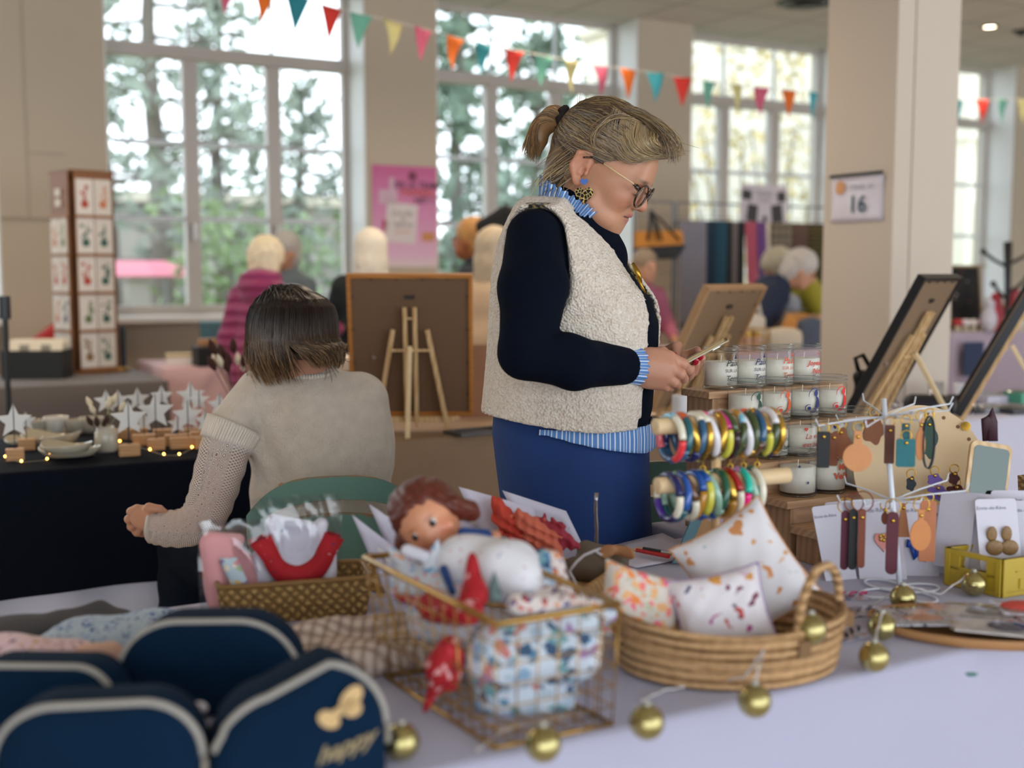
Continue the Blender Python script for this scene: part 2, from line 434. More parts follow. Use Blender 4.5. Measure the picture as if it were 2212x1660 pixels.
uvbox(wb, U0, U1, VW-.02, VW+.12, Z_TOP+.02, ZC)
struct(wb, 'wall_back', wall_m)
struct(uvbox(MB(), U0-.2, U0, V0, VW+.35, 0, ZC), 'wall_left', wall_m)
struct(uvbox(MB(), U1, U1+.2, V0, VW+.35, 0, ZC), 'wall_right', wall_m)
frame_m = M('#b8b0a8', .45, nz=3, amt=.04)
white_m = M('#d9d6d2', .5)
pane_m = glassy('window_pane_glass', (.97, .985, .98, 1), .01, .05)
tb = MB()                       # sill boards
for i in range(len(pillars)-1): uvbox(tb, pillars[i][1], pillars[i+1][0], VP_-.05, VW-.02, Z_SILL-.05, Z_SILL-.015)
struct(tb, 'trim_1', white_m)
tb = MB()                       # white reveals beside the windows
for i in range(len(pillars)-1):
    uvbox(tb, pillars[i][1], pillars[i][1]+.012, VP_+.012, VW-.02, Z_SILL, Z_TOP); uvbox(tb, pillars[i+1][0]-.012, pillars[i+1][0], VP_+.012, VW-.02, Z_SILL, Z_TOP)
struct(tb, 'trim_2', M('#e4e4e2', .5))
tb = MB()
uvbox(tb, U0, U1, VP_-.02, VP_, 0, .1); struct(tb, 'baseboard_back', white_m)
def window(i, a, b, cuts):
    t = thing('window_%d' % i, None, None, (0, 0, 0)); t['kind'] = 'structure'
    f = MB(); fw = .055; y0, y1 = VW-.03, VW+.04
    uvbox(f, a, a+fw, y0, y1, Z_SILL-.02, Z_TOP+.02); uvbox(f, b-fw, b, y0, y1, Z_SILL-.02, Z_TOP+.02)
    uvbox(f, a, b, y0, y1, Z_TOP-.05, Z_TOP+.02); uvbox(f, a, b, y0, y1, Z_SILL-.02, Z_SILL+.05); uvbox(f, a, b, y0-.02, y1, Z_TR0, Z_TR1)
    for c in cuts: uvbox(f, c-.05, c+.05, y0-.01, y1, Z_SILL, Z_TR0)
    f.build('window_frame', frame_m, t, bevel=.006)
    g = MB(); ed = [a+fw]+list(cuts)+[b-fw]
    for c in cuts: uvbox(g, c-.009, c+.009, VW-.012, VW+.012, Z_TR1, Z_TOP-.05)
    for k in range(len(ed)-1):
        for z in (Z_B1, Z_B0): uvbox(g, ed[k]+.04, ed[k+1]-.04, VW-.015, VW+.012, z-.016, z+.016)
    g.build('glazing_bars', M('#c9cdd0', .4), t)
    p = MB(); uvbox(p, a+.02, b-.02, VW+.014, VW+.018, Z_SILL, Z_TOP-.02); p.build('pane', pane_m, t)
    s = MB()
    for k in range(1, len(ed)-1): uvbox(s, ed[k]-.012, ed[k]+.012, y0-.05, y0-.01, Z_SILL+.48, Z_SILL+.6)
    s.build('window_handle', M('#a9a49e', .3, .6), t)
    return t
for i in range(len(pillars)-1):
    a, b = pillars[i][1], pillars[i+1][0]
    window(i+1, a, b, [a+(b-a)*.345, a+(b-a)*.675])
# free-standing column, nearer side faces
cc = at(1925, 590, 4.95); cu_, cv_ = uof(cc), vof(cc)
colm = MB(); uvbox(colm, cu_, cu_+.37, cv_, cv_+.405, 0, ZC)
struct(colm, 'pillar', M('#cabdae', .85, nz=2, amt=.04, bump=90, bs=.06), 'square painted column standing between the stalls')
uvm = MB(); uvbox(uvm, cu_+.098, cu_+.104, cv_-.003, cv_+.001, 0, ZC); struct(uvm, 'trim_3', M('#a89a8b', .8))
# screws and panel joints on the wide pillar at the far left
pj = MB(); a, b = per[0]
for z in (2.02, ): uvbox(pj, a+.18, b-.25, VP_-.004, VP_, z, z+.012)
uvbox(pj, a, b, VP_-.012, VP_, 1.62, 1.64); uvbox(pj, a+.16, a+.17, VP_-.004, VP_, 1.64, ZC)
struct(pj, 'trim_4', M('#a79a88', .8))
# ceiling lamps
def lamp(name, px, py, r, lit, label, cat='ceiling light'):
    p = onz(px, py, ZC); t = thing(name, label, cat, p)
    m = MB(); m.lathe([(r*1.25, 0), (r*1.25, -.012), (r*.95, -.018), (r*.9, -.004)], n=24); m.build('ring', M('#8f8a84', .4, .5) if lit else M('#3d3a38', .4, .3), t, True)
    d = MB(); d.cyl((0, 0, -.004), (0, 0, -.009), r*.9, 20)
    if lit: d.build('bulb', M('#fff2dc', .4, emit='#ffe9c8', es=14), t)
    else:
        for k in range(5): d.cyl((0, 0, -.01-.008*k), (0, 0, -.013-.008*k), r*(.85-.1*k), 20)
        d.build('louvre', M('#55504c', .4, .4), t)
    return t
lamp('downlight', 2138, 55, .055, True, 'small lit round downlight in the ceiling tiles right of the column')
lamp('downlight', 2208, 66, .06, False, 'dark round ceiling fitting at the right edge of the picture')
lamp('ceiling_vent', 1743, 4, .17, False, 'round grey louvred ceiling vent left of the column top', 'vent')
def spot(u, v, e, col=(1, .80, .58), size=.18, ang=150):
    l = bpy.data.lights.new('downlight_glow', 'SPOT'); l.energy = e; l.color = col; l.shadow_soft_size = size; l.spot_size = math.radians(ang); l.spot_blend = 1
    o = bpy.data.objects.new('downlight_glow', l); COL.objects.link(o); o.location = UV(u, v, ZC-.06)
for u, v, e in [(-3, 5.9, 75), (.3, 5.9, 75), (3.6, 5.9, 75), (7, 5.9, 75), (-1.0, 4.5, 85), (2.6, 4.7, 85), (6, 3.2, 70)]: spot(u, v, e)
# ================================================================ OUTSIDE THE WINDOWS
GZ = -.5
gm = NT('lawn'); gm.col(gm.mix(gm.noise(.8), '#6f7a4d', '#8a8f62')); gm.set(rough=.95)
g = MB(); uvbox(g, -60, 80, VW+.3, 90, GZ-.1, GZ); struct(g, 'ground', gm.m)
g = MB(); uvbox(g, -40, 60, 17.5, 20.5, GZ, GZ+.03); struct(g, 'path', M('#a5a29b', .9, nz=1))
leafm = {}
def leafmat(a, b):
    if (a, b) not in leafm:
        t = NT('leaves'); t.col(t.mix(t.noise(.9, detail=5), a, b)); leafm[(a, b)] = t.set(rough=.8, spec=.2)
    return leafm[(a, b)]
def leaves(centres, per, s, spread):
    """leaf cards scattered in clusters"""
    C = np.array(centres, float); n = len(C)*per
    P = np.repeat(C[:, :3], per, 0)+np.random.normal(size=(n, 3))*spread*np.repeat(C[:, 3:4], per, 0)
    a = np.random.normal(size=(n, 3)); a /= np.linalg.norm(a, axis=1)[:, None]
    b = np.cross(a, np.random.normal(size=(n, 3))); b /= np.linalg.norm(b, axis=1)[:, None]
    sz = s*(.6+.8*np.random.rand(n, 1)); vs_ = np.stack([P-a*sz, P-b*sz*.5, P+a*sz, P+b*sz*.5], 1).reshape(-1, 3)
    m = MB(); m.v = vs_.tolist(); m.f = [(4*i, 4*i+1, 4*i+2, 4*i+3) for i in range(n)]; m.mi = [0]*n; return m
bark = M('#6b6258', .95, nz=6)
def pine(px, Y, H, label, w=2.2, lo=.2, dens=26, seed=1, cols=('#7f8a7c', '#a2a99a'), s=.12):
    random.seed(seed); np.random.seed(seed)
    p = at(px, 590, Y); t = thing('pine_tree', label, 'tree', (p.x, p.y, GZ))
    tr = MB(); tr.tube([(.06*math.sin(i), .05*math.cos(2*i), H*i/8) for i in range(9)], [.19*(1-i/9)+.02 for i in range(9)], 8); tr.build('trunk', bark, t, True)
    br, cs = MB(), []
    for k in range(dens):
        f = lo+(1-lo)*(k+.5)/dens; L = w*(1.02-f)**.7*(.6+.6*random.random()); a = random.uniform(0, 2*PI)
        e = V(math.cos(a)*L, math.sin(a)*L, H*f+L*random.uniform(-.05, .25)); b0 = V(0, 0, H*f)
        br.tube([b0, (b0+e)/2+V(0, 0, -.1), e], [.045, .03, .012], 5)
        for q in range(5):
            u = .35+.65*q/4; c = b0.lerp(e, u); cs.append((c.x, c.y, c.z+.05, .55+.5*random.random()))
    br.build('branches', bark, t); leaves(cs, 6, s, .27).build('foliage', leafmat(*cols), t, fixn=False); return t
def bush(px, Y, r, h, label, cols, name='bush', n=40, per=20, s=.07, z0=0):
    p = at(px, 590, Y); t = thing(name, label, name.replace('_', ' '), (p.x, p.y, GZ)); cs = []
    for k in range(n):
        a = random.uniform(0, 2*PI); q = math.sqrt(random.random()); z = z0+random.random()*h
        rr = r*math.sqrt(max(.05, 1-((z-z0)/h-.45)**2*2.2)); cs.append((math.cos(a)*q*rr, math.sin(a)*q*rr, z, r*.5))
    leaves(cs, per, s, .35).build('foliage', leafmat(*cols), t, fixn=False)
    st = MB()
    for k in range(5): st.tube([(0, 0, 0), (.2*math.cos(k*1.3)*r, .2*math.sin(k*1.3)*r, h*.3), (.5*math.cos(k*1.3)*r, .5*math.sin(k*1.3)*r, z0+h*.6)], [.05, .035, .015], 5)
    st.build('stems', bark, t); return t
pine(345, 17, 8.6, 'open-branched tall pine beyond the left pane of the leftmost window', 2.6, .22, 30, 3)
pine(480, 20, 6.4, 'grey-green pine beyond the middle pane of the leftmost window', 2.3, .3, 26, 5)
pine(232, 19, 8.5, 'pine tree cut off by the left edge of the leftmost window', 2.0, .3, 24, 15)
pine(655, 22, 5.2, 'shorter pine with bare branch tips beyond the right pane of the leftmost window', 1.9, .3, 20, 9)
pine(992, 19, 6.0, 'dense dark pine beyond the left pane of the second window', 2.2, .12, 34, 11, ('#65796a', '#80907c'), .15)
pine(1160, 22, 6.1, 'broad dark pine beyond the middle pane of the second window', 2.6, .05, 40, 13, ('#6a7c6c', '#86937f'), .15)
pine(1290, 26, 5.6, 'distant pine beyond the right pane of the second window', 2.0, .2, 22, 17)
bush(475, 12.5, .8, 2.5, 'green shrub outside the middle pane of the leftmost window', ('#75895c', '#93a274'))
bush(680, 12.8, 1.2, 2.2, 'wide leafy shrub outside the right pane of the leftmost window', ('#73865e', '#8e9c75'), n=60)
bush(375, 13, .45, 1.0, 'low rounded shrub outside at the bottom of the left pane', ('#5f7845', '#7b8b55'), n=18)
bush(990, 13.5, 1.0, 1.9, 'low dark shrub outside under the second window', ('#4d6547', '#6b7d58'))
bush(1160, 13.5, 1.1, 2.0, 'spreading shrub outside beneath the broad pine', ('#4f6848', '#718362'))
bush(1590, 17, 1.6, 4.2, 'yellowing deciduous tree outside the third window', ('#b39d63', '#cdbb8c'), 'autumn_tree', 70, 13, .07, 1.2)
bush(1700, 19, 1.3, 4.6, 'pale gold tree close to the facade outside the third window', ('#b59d5e', '#cfc08e'), 'autumn_tree', 40, 12, .07, 1.4)
# pale stone building with sash windows
stone = M('#e6dccb', .9, nz=.7, amt=.05)
def building(u0, u1, v, h, label, wins, col, wcol='#9fb0b8', frame='#f3f1ec', rz=False):
    c = UV(u0, v, GZ); t = thing('building', label, 'building', c, TH)
    m = MB(); L = u1-u0; m.box((L/2, 2, h/2), (L, 4, h)); m.box((L/2, 1.95, h*.52), (L+.1, 4.1, .18)); m.build('wall', col, t)
    r = MB(); r.box((L/2, 2, h+.1), (L+.4, 4.5, .25)); r.build('cornice', M('#cfc4b2', .9), t)
    for (x, z, w, hh) in wins:
        f = MB(); f.box((x, -.03, z), (w+.24, .12, hh+.24))
        o = f.build('window', M(frame, .7), t)
        g = MB(); 
        for i in (-1, 1):
            for k in range(3): g.box((x+i*w/4, -.1, z+(k-1)*hh/3), (w/2-.08, .03, hh/3-.08))
        g.build('pane', M(wcol, .15), o)
    return t
up = lambda px, v: uat(px, v)
wl_ = []
for i in range(9):
    for z in (1.9, 5.0): wl_.append((1.4+i*2.5, z, 1.0, 1.9))
building(up(1440, 24), up(1440, 24)+24, 24, 8.2, 'long pale stone building with tall white sash windows across the yard', wl_, stone)
building(up(1745, 17), up(1745, 17)+2.6, 17, 9, 'narrow cream stone wing nearest the third window', [(1.2, 2.2, .8, 1.6)], stone)
bw = uat(2100, 14); building(bw-.2, bw+6, 14, 8, 'cream facade with a white framed window seen right of the column', [(.75, 1.95, .9, 1.9), (.75, 4.9, .9, 1.9), (3.2, 1.95, .9, 1.9)], M('#ece2cf', .9))
building(up(150, 27), up(760, 27), 27, 3.4, 'low grey brown outbuilding behind the pines at the left', [(2.5, 1.6, 1, 1), (6, 1.6, 1, 1)], M('#9c9288', .9, nz=1), '#77716a', '#b5aca2')
building(up(820, 32), up(1340, 32), 32, 2.6, 'low pale outbuilding far beyond the second window', [(3, 1.4, 1, .8)], M('#b9b5ae', .9, nz=1), '#8b8d8c', '#c5c1ba')
# stall with a pink awning
p = at(272, 590, 14); t = thing('market_stall', 'small outdoor stall with a faded pink awning seen through the left window', 'stall', (p.x, p.y, GZ), TH)
m = MB(); m.grid(lambda a, b: (-.6+1.2*a, -.5+1.0*b, 1.75+.18*math.sin(PI*b)), 6, 8); m.build('awning', M('#c7727c', .8), t, solid=.02)
m = MB(); m.box((0, .1, .75), (1.1, .7, .9)); m.build('counter', M('#3e6f73', .7), t)
for x in (-.55, .55):
    for y in (-.42, .42): m = MB(); m.cyl((x, y, 0), (x, y, 1.78), .02, 8); m.build('post', M('#8b8b88', .5), t)

# ================================================================ BUNTING
bt = thing('bunting', 'string of small coloured paper pennants strung across the hall in front of the windows', 'bunting', (0, 0, 0))
fc = {'p': '#d2607c', 'o': '#e8701c', 't': '#1f7f8c', 'r': '#d23328', 'g': '#6fb39c', 'y': '#d8cd8c', 'b': '#3fa3b0'}
flags = [(405, -78, 'y'), (487, -48, 'p'), (566, -28, 'o'), (640, -8, 't'), (713, 14, 'r'), (777, 30, 'g'), (846, 45, 'y'), (912, 61, 'p'), (982, 80, 'o'), (1045, 94, 't'),
         (1109, 108, 'r'), (1173, 120, 'g'), (1238, 132, 'y'), (1296, 142, 'p'), (1357, 149, 'o'), (1415, 157, 'b'), (1474, 167, 'r'), (1532, 176, 'g'),
         (1591, 183, 'y'), (1646, 189, 'p'), (1704, 195, 'o'), (1758, 199, 'b'), (1812, 203, 'r'), (1864, 207, 'g'), (1915, 210, 'y'), (1966, 213, 'p'), (2017, 214, 'o'), (2069, 215, 't'), (2121, 215, 'r'), (2168, 215, 'g'), (2214, 214, 'y'), (2262, 212, 'p')]
cr = MB(); cr.tube([onv(x, y, 6.0) for x, y, c in flags], .0022, 5); cr.build('string', M('#efe9df', .8), bt)
rv = V(CT, ST, 0)
for i, (x, y, c) in enumerate(flags):
    p = onv(x, y, 6.0); a = random.uniform(-.35, .35); w = .062; hgt = .185; d = V(rv.x*math.cos(a)-rv.y*math.sin(a), rv.x*math.sin(a)+rv.y*math.cos(a), -.12 if i < 12 else 0)
    m = MB(); bow = random.uniform(-.012, .012); nrm = V(-d.y, d.x, 0)
    def fn(s, q): return p+d*(w*(2*s-1)*(1-q)+random.uniform(-.001, .001)+(.008*(1-q)-.012*q if i < 12 else 0))+V(0, 0, -hgt*q)+nrm*(bow*math.sin(PI*q)*2)
    m.grid(fn, 5, 7); m.build('pennant', M(fc[c], .75, nz=40, amt=.05), bt, True, solid=.001)
# ================================================================ PEOPLE IN THE BACKGROUND
skin_bg = M('#c08f74', .55, nz=20, amt=.06, sss=.05)
def person(label, loc, head, H=1.65, bend=0, hair='#8f887c', hairstyle='short', top='#1d2630', legs='#23262d', arms='down', bulk=1.0, hood=False, turn=0, skin=None, collar=None, topbump=None, hb=1.0):
    """full standing figure; head = heading in radians (direction the person faces)"""
    t = thing('person', label, 'person', loc, head)
    s = H/1.65; B = lambda x, y, z: bend_(x*s, y*s, z*s)
    hz = .92*s
    def bend_(x, y, z):
        if z <= hz: return V(x, y, z)
        d = z-hz; return V(x*math.cos(bend)+d*math.sin(bend), y, hz+d*math.cos(bend)-x*math.sin(bend))
    hd = B(.02, 0, 1.50); Rh = Matrix.Rotation(bend*.8, 3, 'Y') @ Matrix.Rotation(turn, 3, 'Z')
    h3 = lambda x, y, z: hd+Rh @ V(x*s, y*s, z*s)
    sh = [B(-.01, i*.15, 1.295) for i in (-1, 1)]
    if arms == 'down': el = [B(-.03, i*.22, 1.06) for i in (-1, 1)]; wr = [B(.05, i*.21, .82) for i in (-1, 1)]
    elif arms == 'point': el = [B(.10, -.24, 1.10), B(-.02, .22, 1.06)]; wr = [B(.30, -.30, 1.12), B(.06, .2, .84)]
    else: el = [B(.06, i*.22, 1.08) for i in (-1, 1)]; wr = [B(.27, i*.12, 1.04) for i in (-1, 1)]
    ft = [V(.0, i*.1, .07)*s for i in (-1, 1)]
    body = [S_ell(hd, (.088*s, .072*s, .108*s), Rh), S_ell(h3(.045, 0, -.06), (.045*s, .05*s, .05*s)), S_ell(h3(.097, 0, -.012), (.016*s, .012*s, .022*s), Rh), S_ell(h3(0, .074, -.01), (.014*s, .008*s, .028*s)), S_ell(h3(0, -.074, -.01), (.014*s, .008*s, .028*s)),
            S_cap(h3(-.02, 0, -.07), B(-.01, 0, 1.36), .05*s), S_ell(B(0, 0, 1.22), (.09*s, .15*s, .15*s)), S_ell(B(0, 0, .98), (.1*s, .15*s, .13*s))]
    for i in (0, 1):
        body += [S_cap(sh[i], el[i], .045*s, .036*s), S_cap(el[i], wr[i], .036*s, .025*s)]
        d = (wr[i]-el[i]).normalized(); q = wr[i]+d*.05*s; body.append(S_ell(q, (.042*s, .022*s, .022*s) if abs(d.x) > .5 else (.022*s, .026*s, .045*s)))
        for k in range(4):
            o = V(0, (k-1.5)*.016*s, 0); body.append(('k', .004, S_cap(q+o+d*.02*s, q+o+d*(.075-.008*abs(k-1.5))*s+V(0, 0, -.012), .008*s, .006*s)))
        body.append(('k', .004, S_cap(q-V(0, 0, .01), q+d*.035*s+V(0, (-1, 1)[i]*-.03*s, 0), .009*s, .007*s)))
        body += [S_cap(V(0, (-.09, .09)[i]*s, .86*s), V(.01, (-.1, .1)[i]*s, .48*s), .075*s, .05*s), S_cap(V(.01, (-.1, .1)[i]*s, .48*s), ft[i], .05*s, .035*s), S_cap(ft[i]-V(.03, 0, .03), ft[i]+V(.13, 0, -.035), .035*s, .03*s)]
    vol('body', body, skin or skin_bg, t, .011, .025)
    # eyes, brows, mouth
    for i in (-1, 1): m = MB(); m.ell(h3(.083, i*.03, .01), .009*s, 8, 6); m.build('eye', M('#2a211d', .2), t, True)
    b = bulk; k = []
    k += [S_ell(B(0, 0, 1.22), (.115*s*b, .185*s*b, .17*s)), S_ell(B(0, 0, 1.02), (.13*s*b, .185*s*b, .2*s)), S_cap(B(0, -.1*b, .88), B(0, .1*b, .88), .12*s*b), S_cap(B(-.01, 0, 1.37), B(0, 0, 1.3), .062*s, .1*s)]
    for i in (0, 1): k += [S_cap(sh[i], el[i], .066*s*b, .056*s*b), S_cap(el[i], wr[i].lerp(el[i], .08), .056*s*b, .042*s*b)]
    if collar or hood: k.append(S_cap(B(-.02, 0, 1.42), B(-.01, 0, 1.35), .066*s, .085*s))
    if hood: k += [S_ell(B(-.10, 0, 1.36), (.07*s, .12*s, .09*s)), S_ell(B(-.05, 0, 1.40), (.08*s, .12*s, .05*s))]
    tm = top if not isinstance(top, str) else M(top, .8, nz=4, amt=.1, bump=14, bs=.5, bd=.01)
    vol('jacket', k, tm, t, .012, .03)
    L = []
    for i in (0, 1): L += [S_cap(V(0, (-.09, .09)[i]*s, .88*s), V(.01, (-.1, .1)[i]*s, .48*s), .098*s, .072*s), S_cap(V(.01, (-.1, .1)[i]*s, .48*s), V(0, (-.1, .1)[i]*s, .12*s), .072*s, .06*s)]
    vol('trousers', L, M(legs, .85), t, .014, .02)
    for i in (0, 1): m = MB(); m.ell(ft[i]+V(.05, 0, -.015), (.14*s, .05*s, .052*s), 14, 8); m.build('shoe', M('#1c1a19', .5), t, True)
    hr = []
    if hairstyle in ('short', 'fluffy', 'crop'):
        g = {'short': 1.08, 'fluffy': 1.28, 'crop': 1.05}[hairstyle]*hb
        hr = [S_ell(h3(-.02, 0, .035), (.095*s*g, .082*s*g, .09*s*g), Rh), S_ell(h3(-.05, 0, -.03), (.06*s*g, .074*s*g, .08*s*g), Rh), ('sub', S_ell(h3(.105, 0, -.045), (.075*s, .085*s, .1*s), Rh), .015)]
    elif hairstyle == 'bob':
        hr = [S_ell(h3(-.015, 0, .03), (.108*s, .095*s, .1*s), Rh), S_ell(h3(-.04, 0, -.07), (.085*s, .098*s, .13*s), Rh), S_ell(h3(-.03, 0, -.15), (.08*s, .105*s, .07*s), Rh), ('sub', S_ell(h3(.115, 0, -.06), (.08*s, .075*s, .2*s), Rh), .02)]
    nz_ = lambda X: (np.sin(X[..., 0]*95+2*np.sin(X[..., 2]*40))*np.sin(X[..., 1]*90+X[..., 2]*30))*(.004 if hairstyle == 'fluffy' else .002)
    ht = NT('hair'); c = ht.co(scale=(1, 1, .25)); ht.col(ht.mix(ht.noise(60, c), hair[0] if isinstance(hair, tuple) else hair, hair[1] if isinstance(hair, tuple) else hair)); ht.bump(ht.noise(110, c), .6, .004)
    vol('hair', hr, ht.set(rough=.6), t, .007, .02, warp=nz_)
    return t
def ground(px, Y): p = at(px, 590, Y); return (p.x, p.y, 0)
puff = NT('magenta_quilting'); _w = puff.wave(5.2, puff.co(), 'Z', 1.2, dscale=2); puff.col(puff.mix(puff.noise(6), '#7d1250', '#96205f')); puff.bump(_w, .9, .02); puff.set(rough=.55, sheen=.2)
T_ = math.radians
person('elderly person with fluffy blond white hair in a quilted magenta hooded jacket, seen from behind', ground(572, 5.9), T_(75), 1.50, .03, ('#c9b48c', '#efe6cf'), 'fluffy', puff.m, '#3a1230', 'point', 1.06, True, hb=.93)
person('grey-haired person with glasses facing the magenta jacket', ground(617, 6.7), T_(-120), 1.56, 0, ('#8e8a86', '#c4c0bc'), 'short', '#5c6a74', '#2c3138', 'fwd', .95)
person('person with a white bob in a high-collared black coat, back turned beyond the cork picture', ground(801, 6.2), T_(95), 1.56, .02, ('#d8cdb8', '#efe9dc'), 'bob', '#0d1719', '#15181c', 'fwd', 1.08, False, collar=True)
person('person with ginger blond hair in profile facing left in a dark top', ground(1030, 6.5), T_(165), 1.63, .03, ('#a8733c', '#c99a5e'), 'short', '#1c2630', '#1d2128', 'fwd', .95, skin=M('#a8643f', .55))
person('person with a grey blond bob in a beige coat, back turned beside the standing woman', ground(1063, 5.7), T_(70), 1.55, .03, ('#a8957c', '#c7b79e'), 'bob', M('#c4a98c', .8, nz=5), '#2a2c33', 'fwd', 1.0)
person('person in a dusty pink top half hidden behind the standing woman', ground(1376, 7.6), T_(-60), 1.48, .15, ('#7c6a58', '#96836d'), 'short', M('#b0647f', .8, nz=5), '#2d2d33', 'fwd', .95)
person('grey-haired person in a navy pullover bending over', ground(1590, 7.3), T_(-10), 1.62, .72, ('#a09a94', '#cfcac6'), 'fluffy', '#10203c', '#1d2433', 'fwd', 1.0, hb=.86)
person('person with a fluffy grey bob in a mustard top bending over the far stall', ground(1800, 7.65), T_(190), 1.62, .70, ('#8f8876', '#bfb8a6'), 'fluffy', '#8c8420', '#2a2a2a', 'fwd', .95, hb=.95)
# ================================================================ STALLS IN THE MIDDLE AND AT THE BACK
def cloth_table(u0, u1, v0, v1, z, zf, mat, name, label, tlabel, waves=9, amp=.012, group=None, seed=0, zb=None, poly=None):
    """folding table with a draped cloth; zf = height of the cloth's hem"""
    o = UV(u0, v0, 0); L, D = u1-u0, v1-v0
    t = thing('folding_table', tlabel, 'table', o, TH)
    m = MB(); m.box((L/2, D/2, z-.02), (L-.02, D-.02, .03)); m.build('tabletop', M('#d9d5cf', .6), t)
    for x in (.15, L-.15):
        for y in (.1, D-.1): m = MB(); m.cyl((x, y, 0), (x, y, z-.035), .014, 8); m.build('leg', M('#6f7072', .4, .6), t)
    rnd = random.Random(seed); ph = [rnd.uniform(0, 6.28) for _ in range(4)]
    per = poly or [(0, 0), (L, 0), (L, D), (0, D)]; P = []
    for i in range(len(per)):
        a, b = V(*per[i], 0), V(*per[(i+1) % len(per)], 0); n = max(6, int((b-a).length/.05)); d = (b-a).normalized(); nr = V(d.y, -d.x, 0)
        for k in range(n):
            q = a+(b-a)*(k/n); e = nr.copy()
            if k == 0: d0 = (a-V(*per[i-1], 0)).normalized(); e = (nr+V(d0.y, -d0.x, 0)).normalized()
            P.append((q, e, i))
    rs = [[q-e*.012+V(0, 0, z+.002) for q, e, i in P], [q-e*.003+V(0, 0, z) for q, e, i in P], [q+e*.002+V(0, 0, z-.006) for q, e, i in P]]
    acc = [0]
    for k in range(1, len(P)): acc.append(acc[-1]+(P[k][0]-P[k-1][0]).length)
    for j in range(1, 9):
        f = j/8; zz = z-.006-(z-.006-zf)*f
        rs.append([q+e*(.004+(.01+amp*(math.sin(acc[k]*waves+ph[0])+.6*math.sin(acc[k]*waves*2.3+ph[1])))*f**.8)+V(0, 0, zz+(.004*math.sin(acc[k]*3+ph[2]))*f) for k, (q, e, i) in enumerate(P)])
    m = MB(); m.rings(rs, True, True, False)
    m.build('tablecloth', mat, None, True) if False else None
    c = single(m, name, label, 'tablecloth', mat, o, TH, group, smooth=True, auto=True); c.modifiers.new('e', 'EDGE_SPLIT').split_angle = math.radians(50)
    return t, c
def cloth_mat(hexc, bs=.25, nz=3, rough=.9, weave=400, amt=.06):
    key = ('cl', hexc, bs)
    if key in MATS: return MATS[key]
    t = NT('cloth'); c = rgb(hexc); t.col(t.mix(t.noise(nz), tuple(x*(1-amt) for x in c[:3])+(1,), tuple(min(1, x*(1+amt)) for x in c[:3])+(1,)))
    n = t.noise(6, detail=5); t.bump(n, bs, .02); MATS[key] = t.set(rough=rough, sheen=.15 if sum(c[:3]) > .2 else 0, spec=.5 if sum(c[:3]) > .2 else .12); return MATS[key]
uL = uat(-260, 3.45)
# navy stall, left
navy_u1 = uof(at(640, 590, 3.75))
cloth_table(uL, navy_u1, 3.46, 4.2, .75, .40, cloth_mat('#070c18'), 'tablecloth', 'navy blue cloth over the left stall, with a frayed lower hem', 'folding table hidden under the navy cloth at the left', seed=1)
m = MB(); L = navy_u1-uL
m.grid(lambda a, b: (L*a, .02+.012*math.sin(a*30), .55-.45*b), 60, 6)
single(m, 'under_cloth', 'pale lilac undercloth showing below the hem of the navy cloth', 'tablecloth', cloth_mat('#c7c6d4'), UV(uL, 3.47), TH, smooth=True, solid=.003)
# kraft paper stall, centre
ku0 = navy_u1+.03; ku1 = uat(1600, 3.9)
kr = NT('kraft_paper'); kr.col(kr.mix(kr.noise(2.5, detail=6), '#7d644c', '#96795c')); kr.bump(kr.noise(5, detail=6), .7, .03); kr.set(rough=.75)
cloth_table(ku0, ku1, 3.52, 4.28, .75, .05, kr.m, 'kraft_paper_cover', 'crumpled brown kraft paper covering the middle stall', 'folding table under the kraft paper in the middle', waves=5, seed=2)
# lilac-white stall, right
wu0 = uof(at(1835, 590, 4.1)); wu1 = wu0+3.2
cloth_table(wu0, wu1, 2.98, 3.52, .75, .1, cloth_mat('#c3c1d2'), 'tablecloth', 'lilac white cloth on the stall in front of the column at the right', 'folding table under the lilac white cloth by the column', seed=3)
# grey stall, back left, and pink stall
gu1 = uof(at(322, 590, 6.3)); g0 = gu1-2.8; gv = vof(onz(160, 832, .75))
cloth_table(g0, gu1, gv, gv+.85, .75, .05, cloth_mat('#575150'), 'tablecloth', 'grey cloth on the back left stall under the postcard tower', 'folding table under the grey cloth at the back left', seed=4)
pu0 = uof(at(348, 590, 6.5)); pv = vof(at(348, 590, 6.5))
cloth_table(pu0, pu0+.62, pv, pv+.7, .77, .1, cloth_mat('#d8b3b6'), 'tablecloth', 'pale pink cloth on the small stall left of the magenta jacket', 'small table under the pink cloth at the back', waves=14, amp=.02, seed=5)
lu0 = uof(at(2058, 590, 7.2)); lv = vof(at(2058, 590, 7.2))
cloth_table(lu0, lu0+1.0, lv, lv+.6, .93, .1, cloth_mat('#9c8f9f'), 'tablecloth', 'mauve cloth on the far right stall of toadstool ornaments', 'table under the mauve cloth at the far right', seed=6)
# far stall between the standing woman and the column
fu0 = uof(at(1470, 590, 6.3)); fv = 4.75; fu1 = uof(at(1850, 590, 6.6))
cloth_table(fu0, fu1, fv, fv+.72, .88, .05, cloth_mat('#b7a6b6'), 'tablecloth', 'pale mauve cloth on the far stall of tote bags and baskets', 'table under the pale mauve cloth of the far stall', seed=7)
def on(px, py, z): return onz(px, py, z)
def FT(px, Y, z=0): p = at(px, 590, Y); return V(p.x, p.y, z)
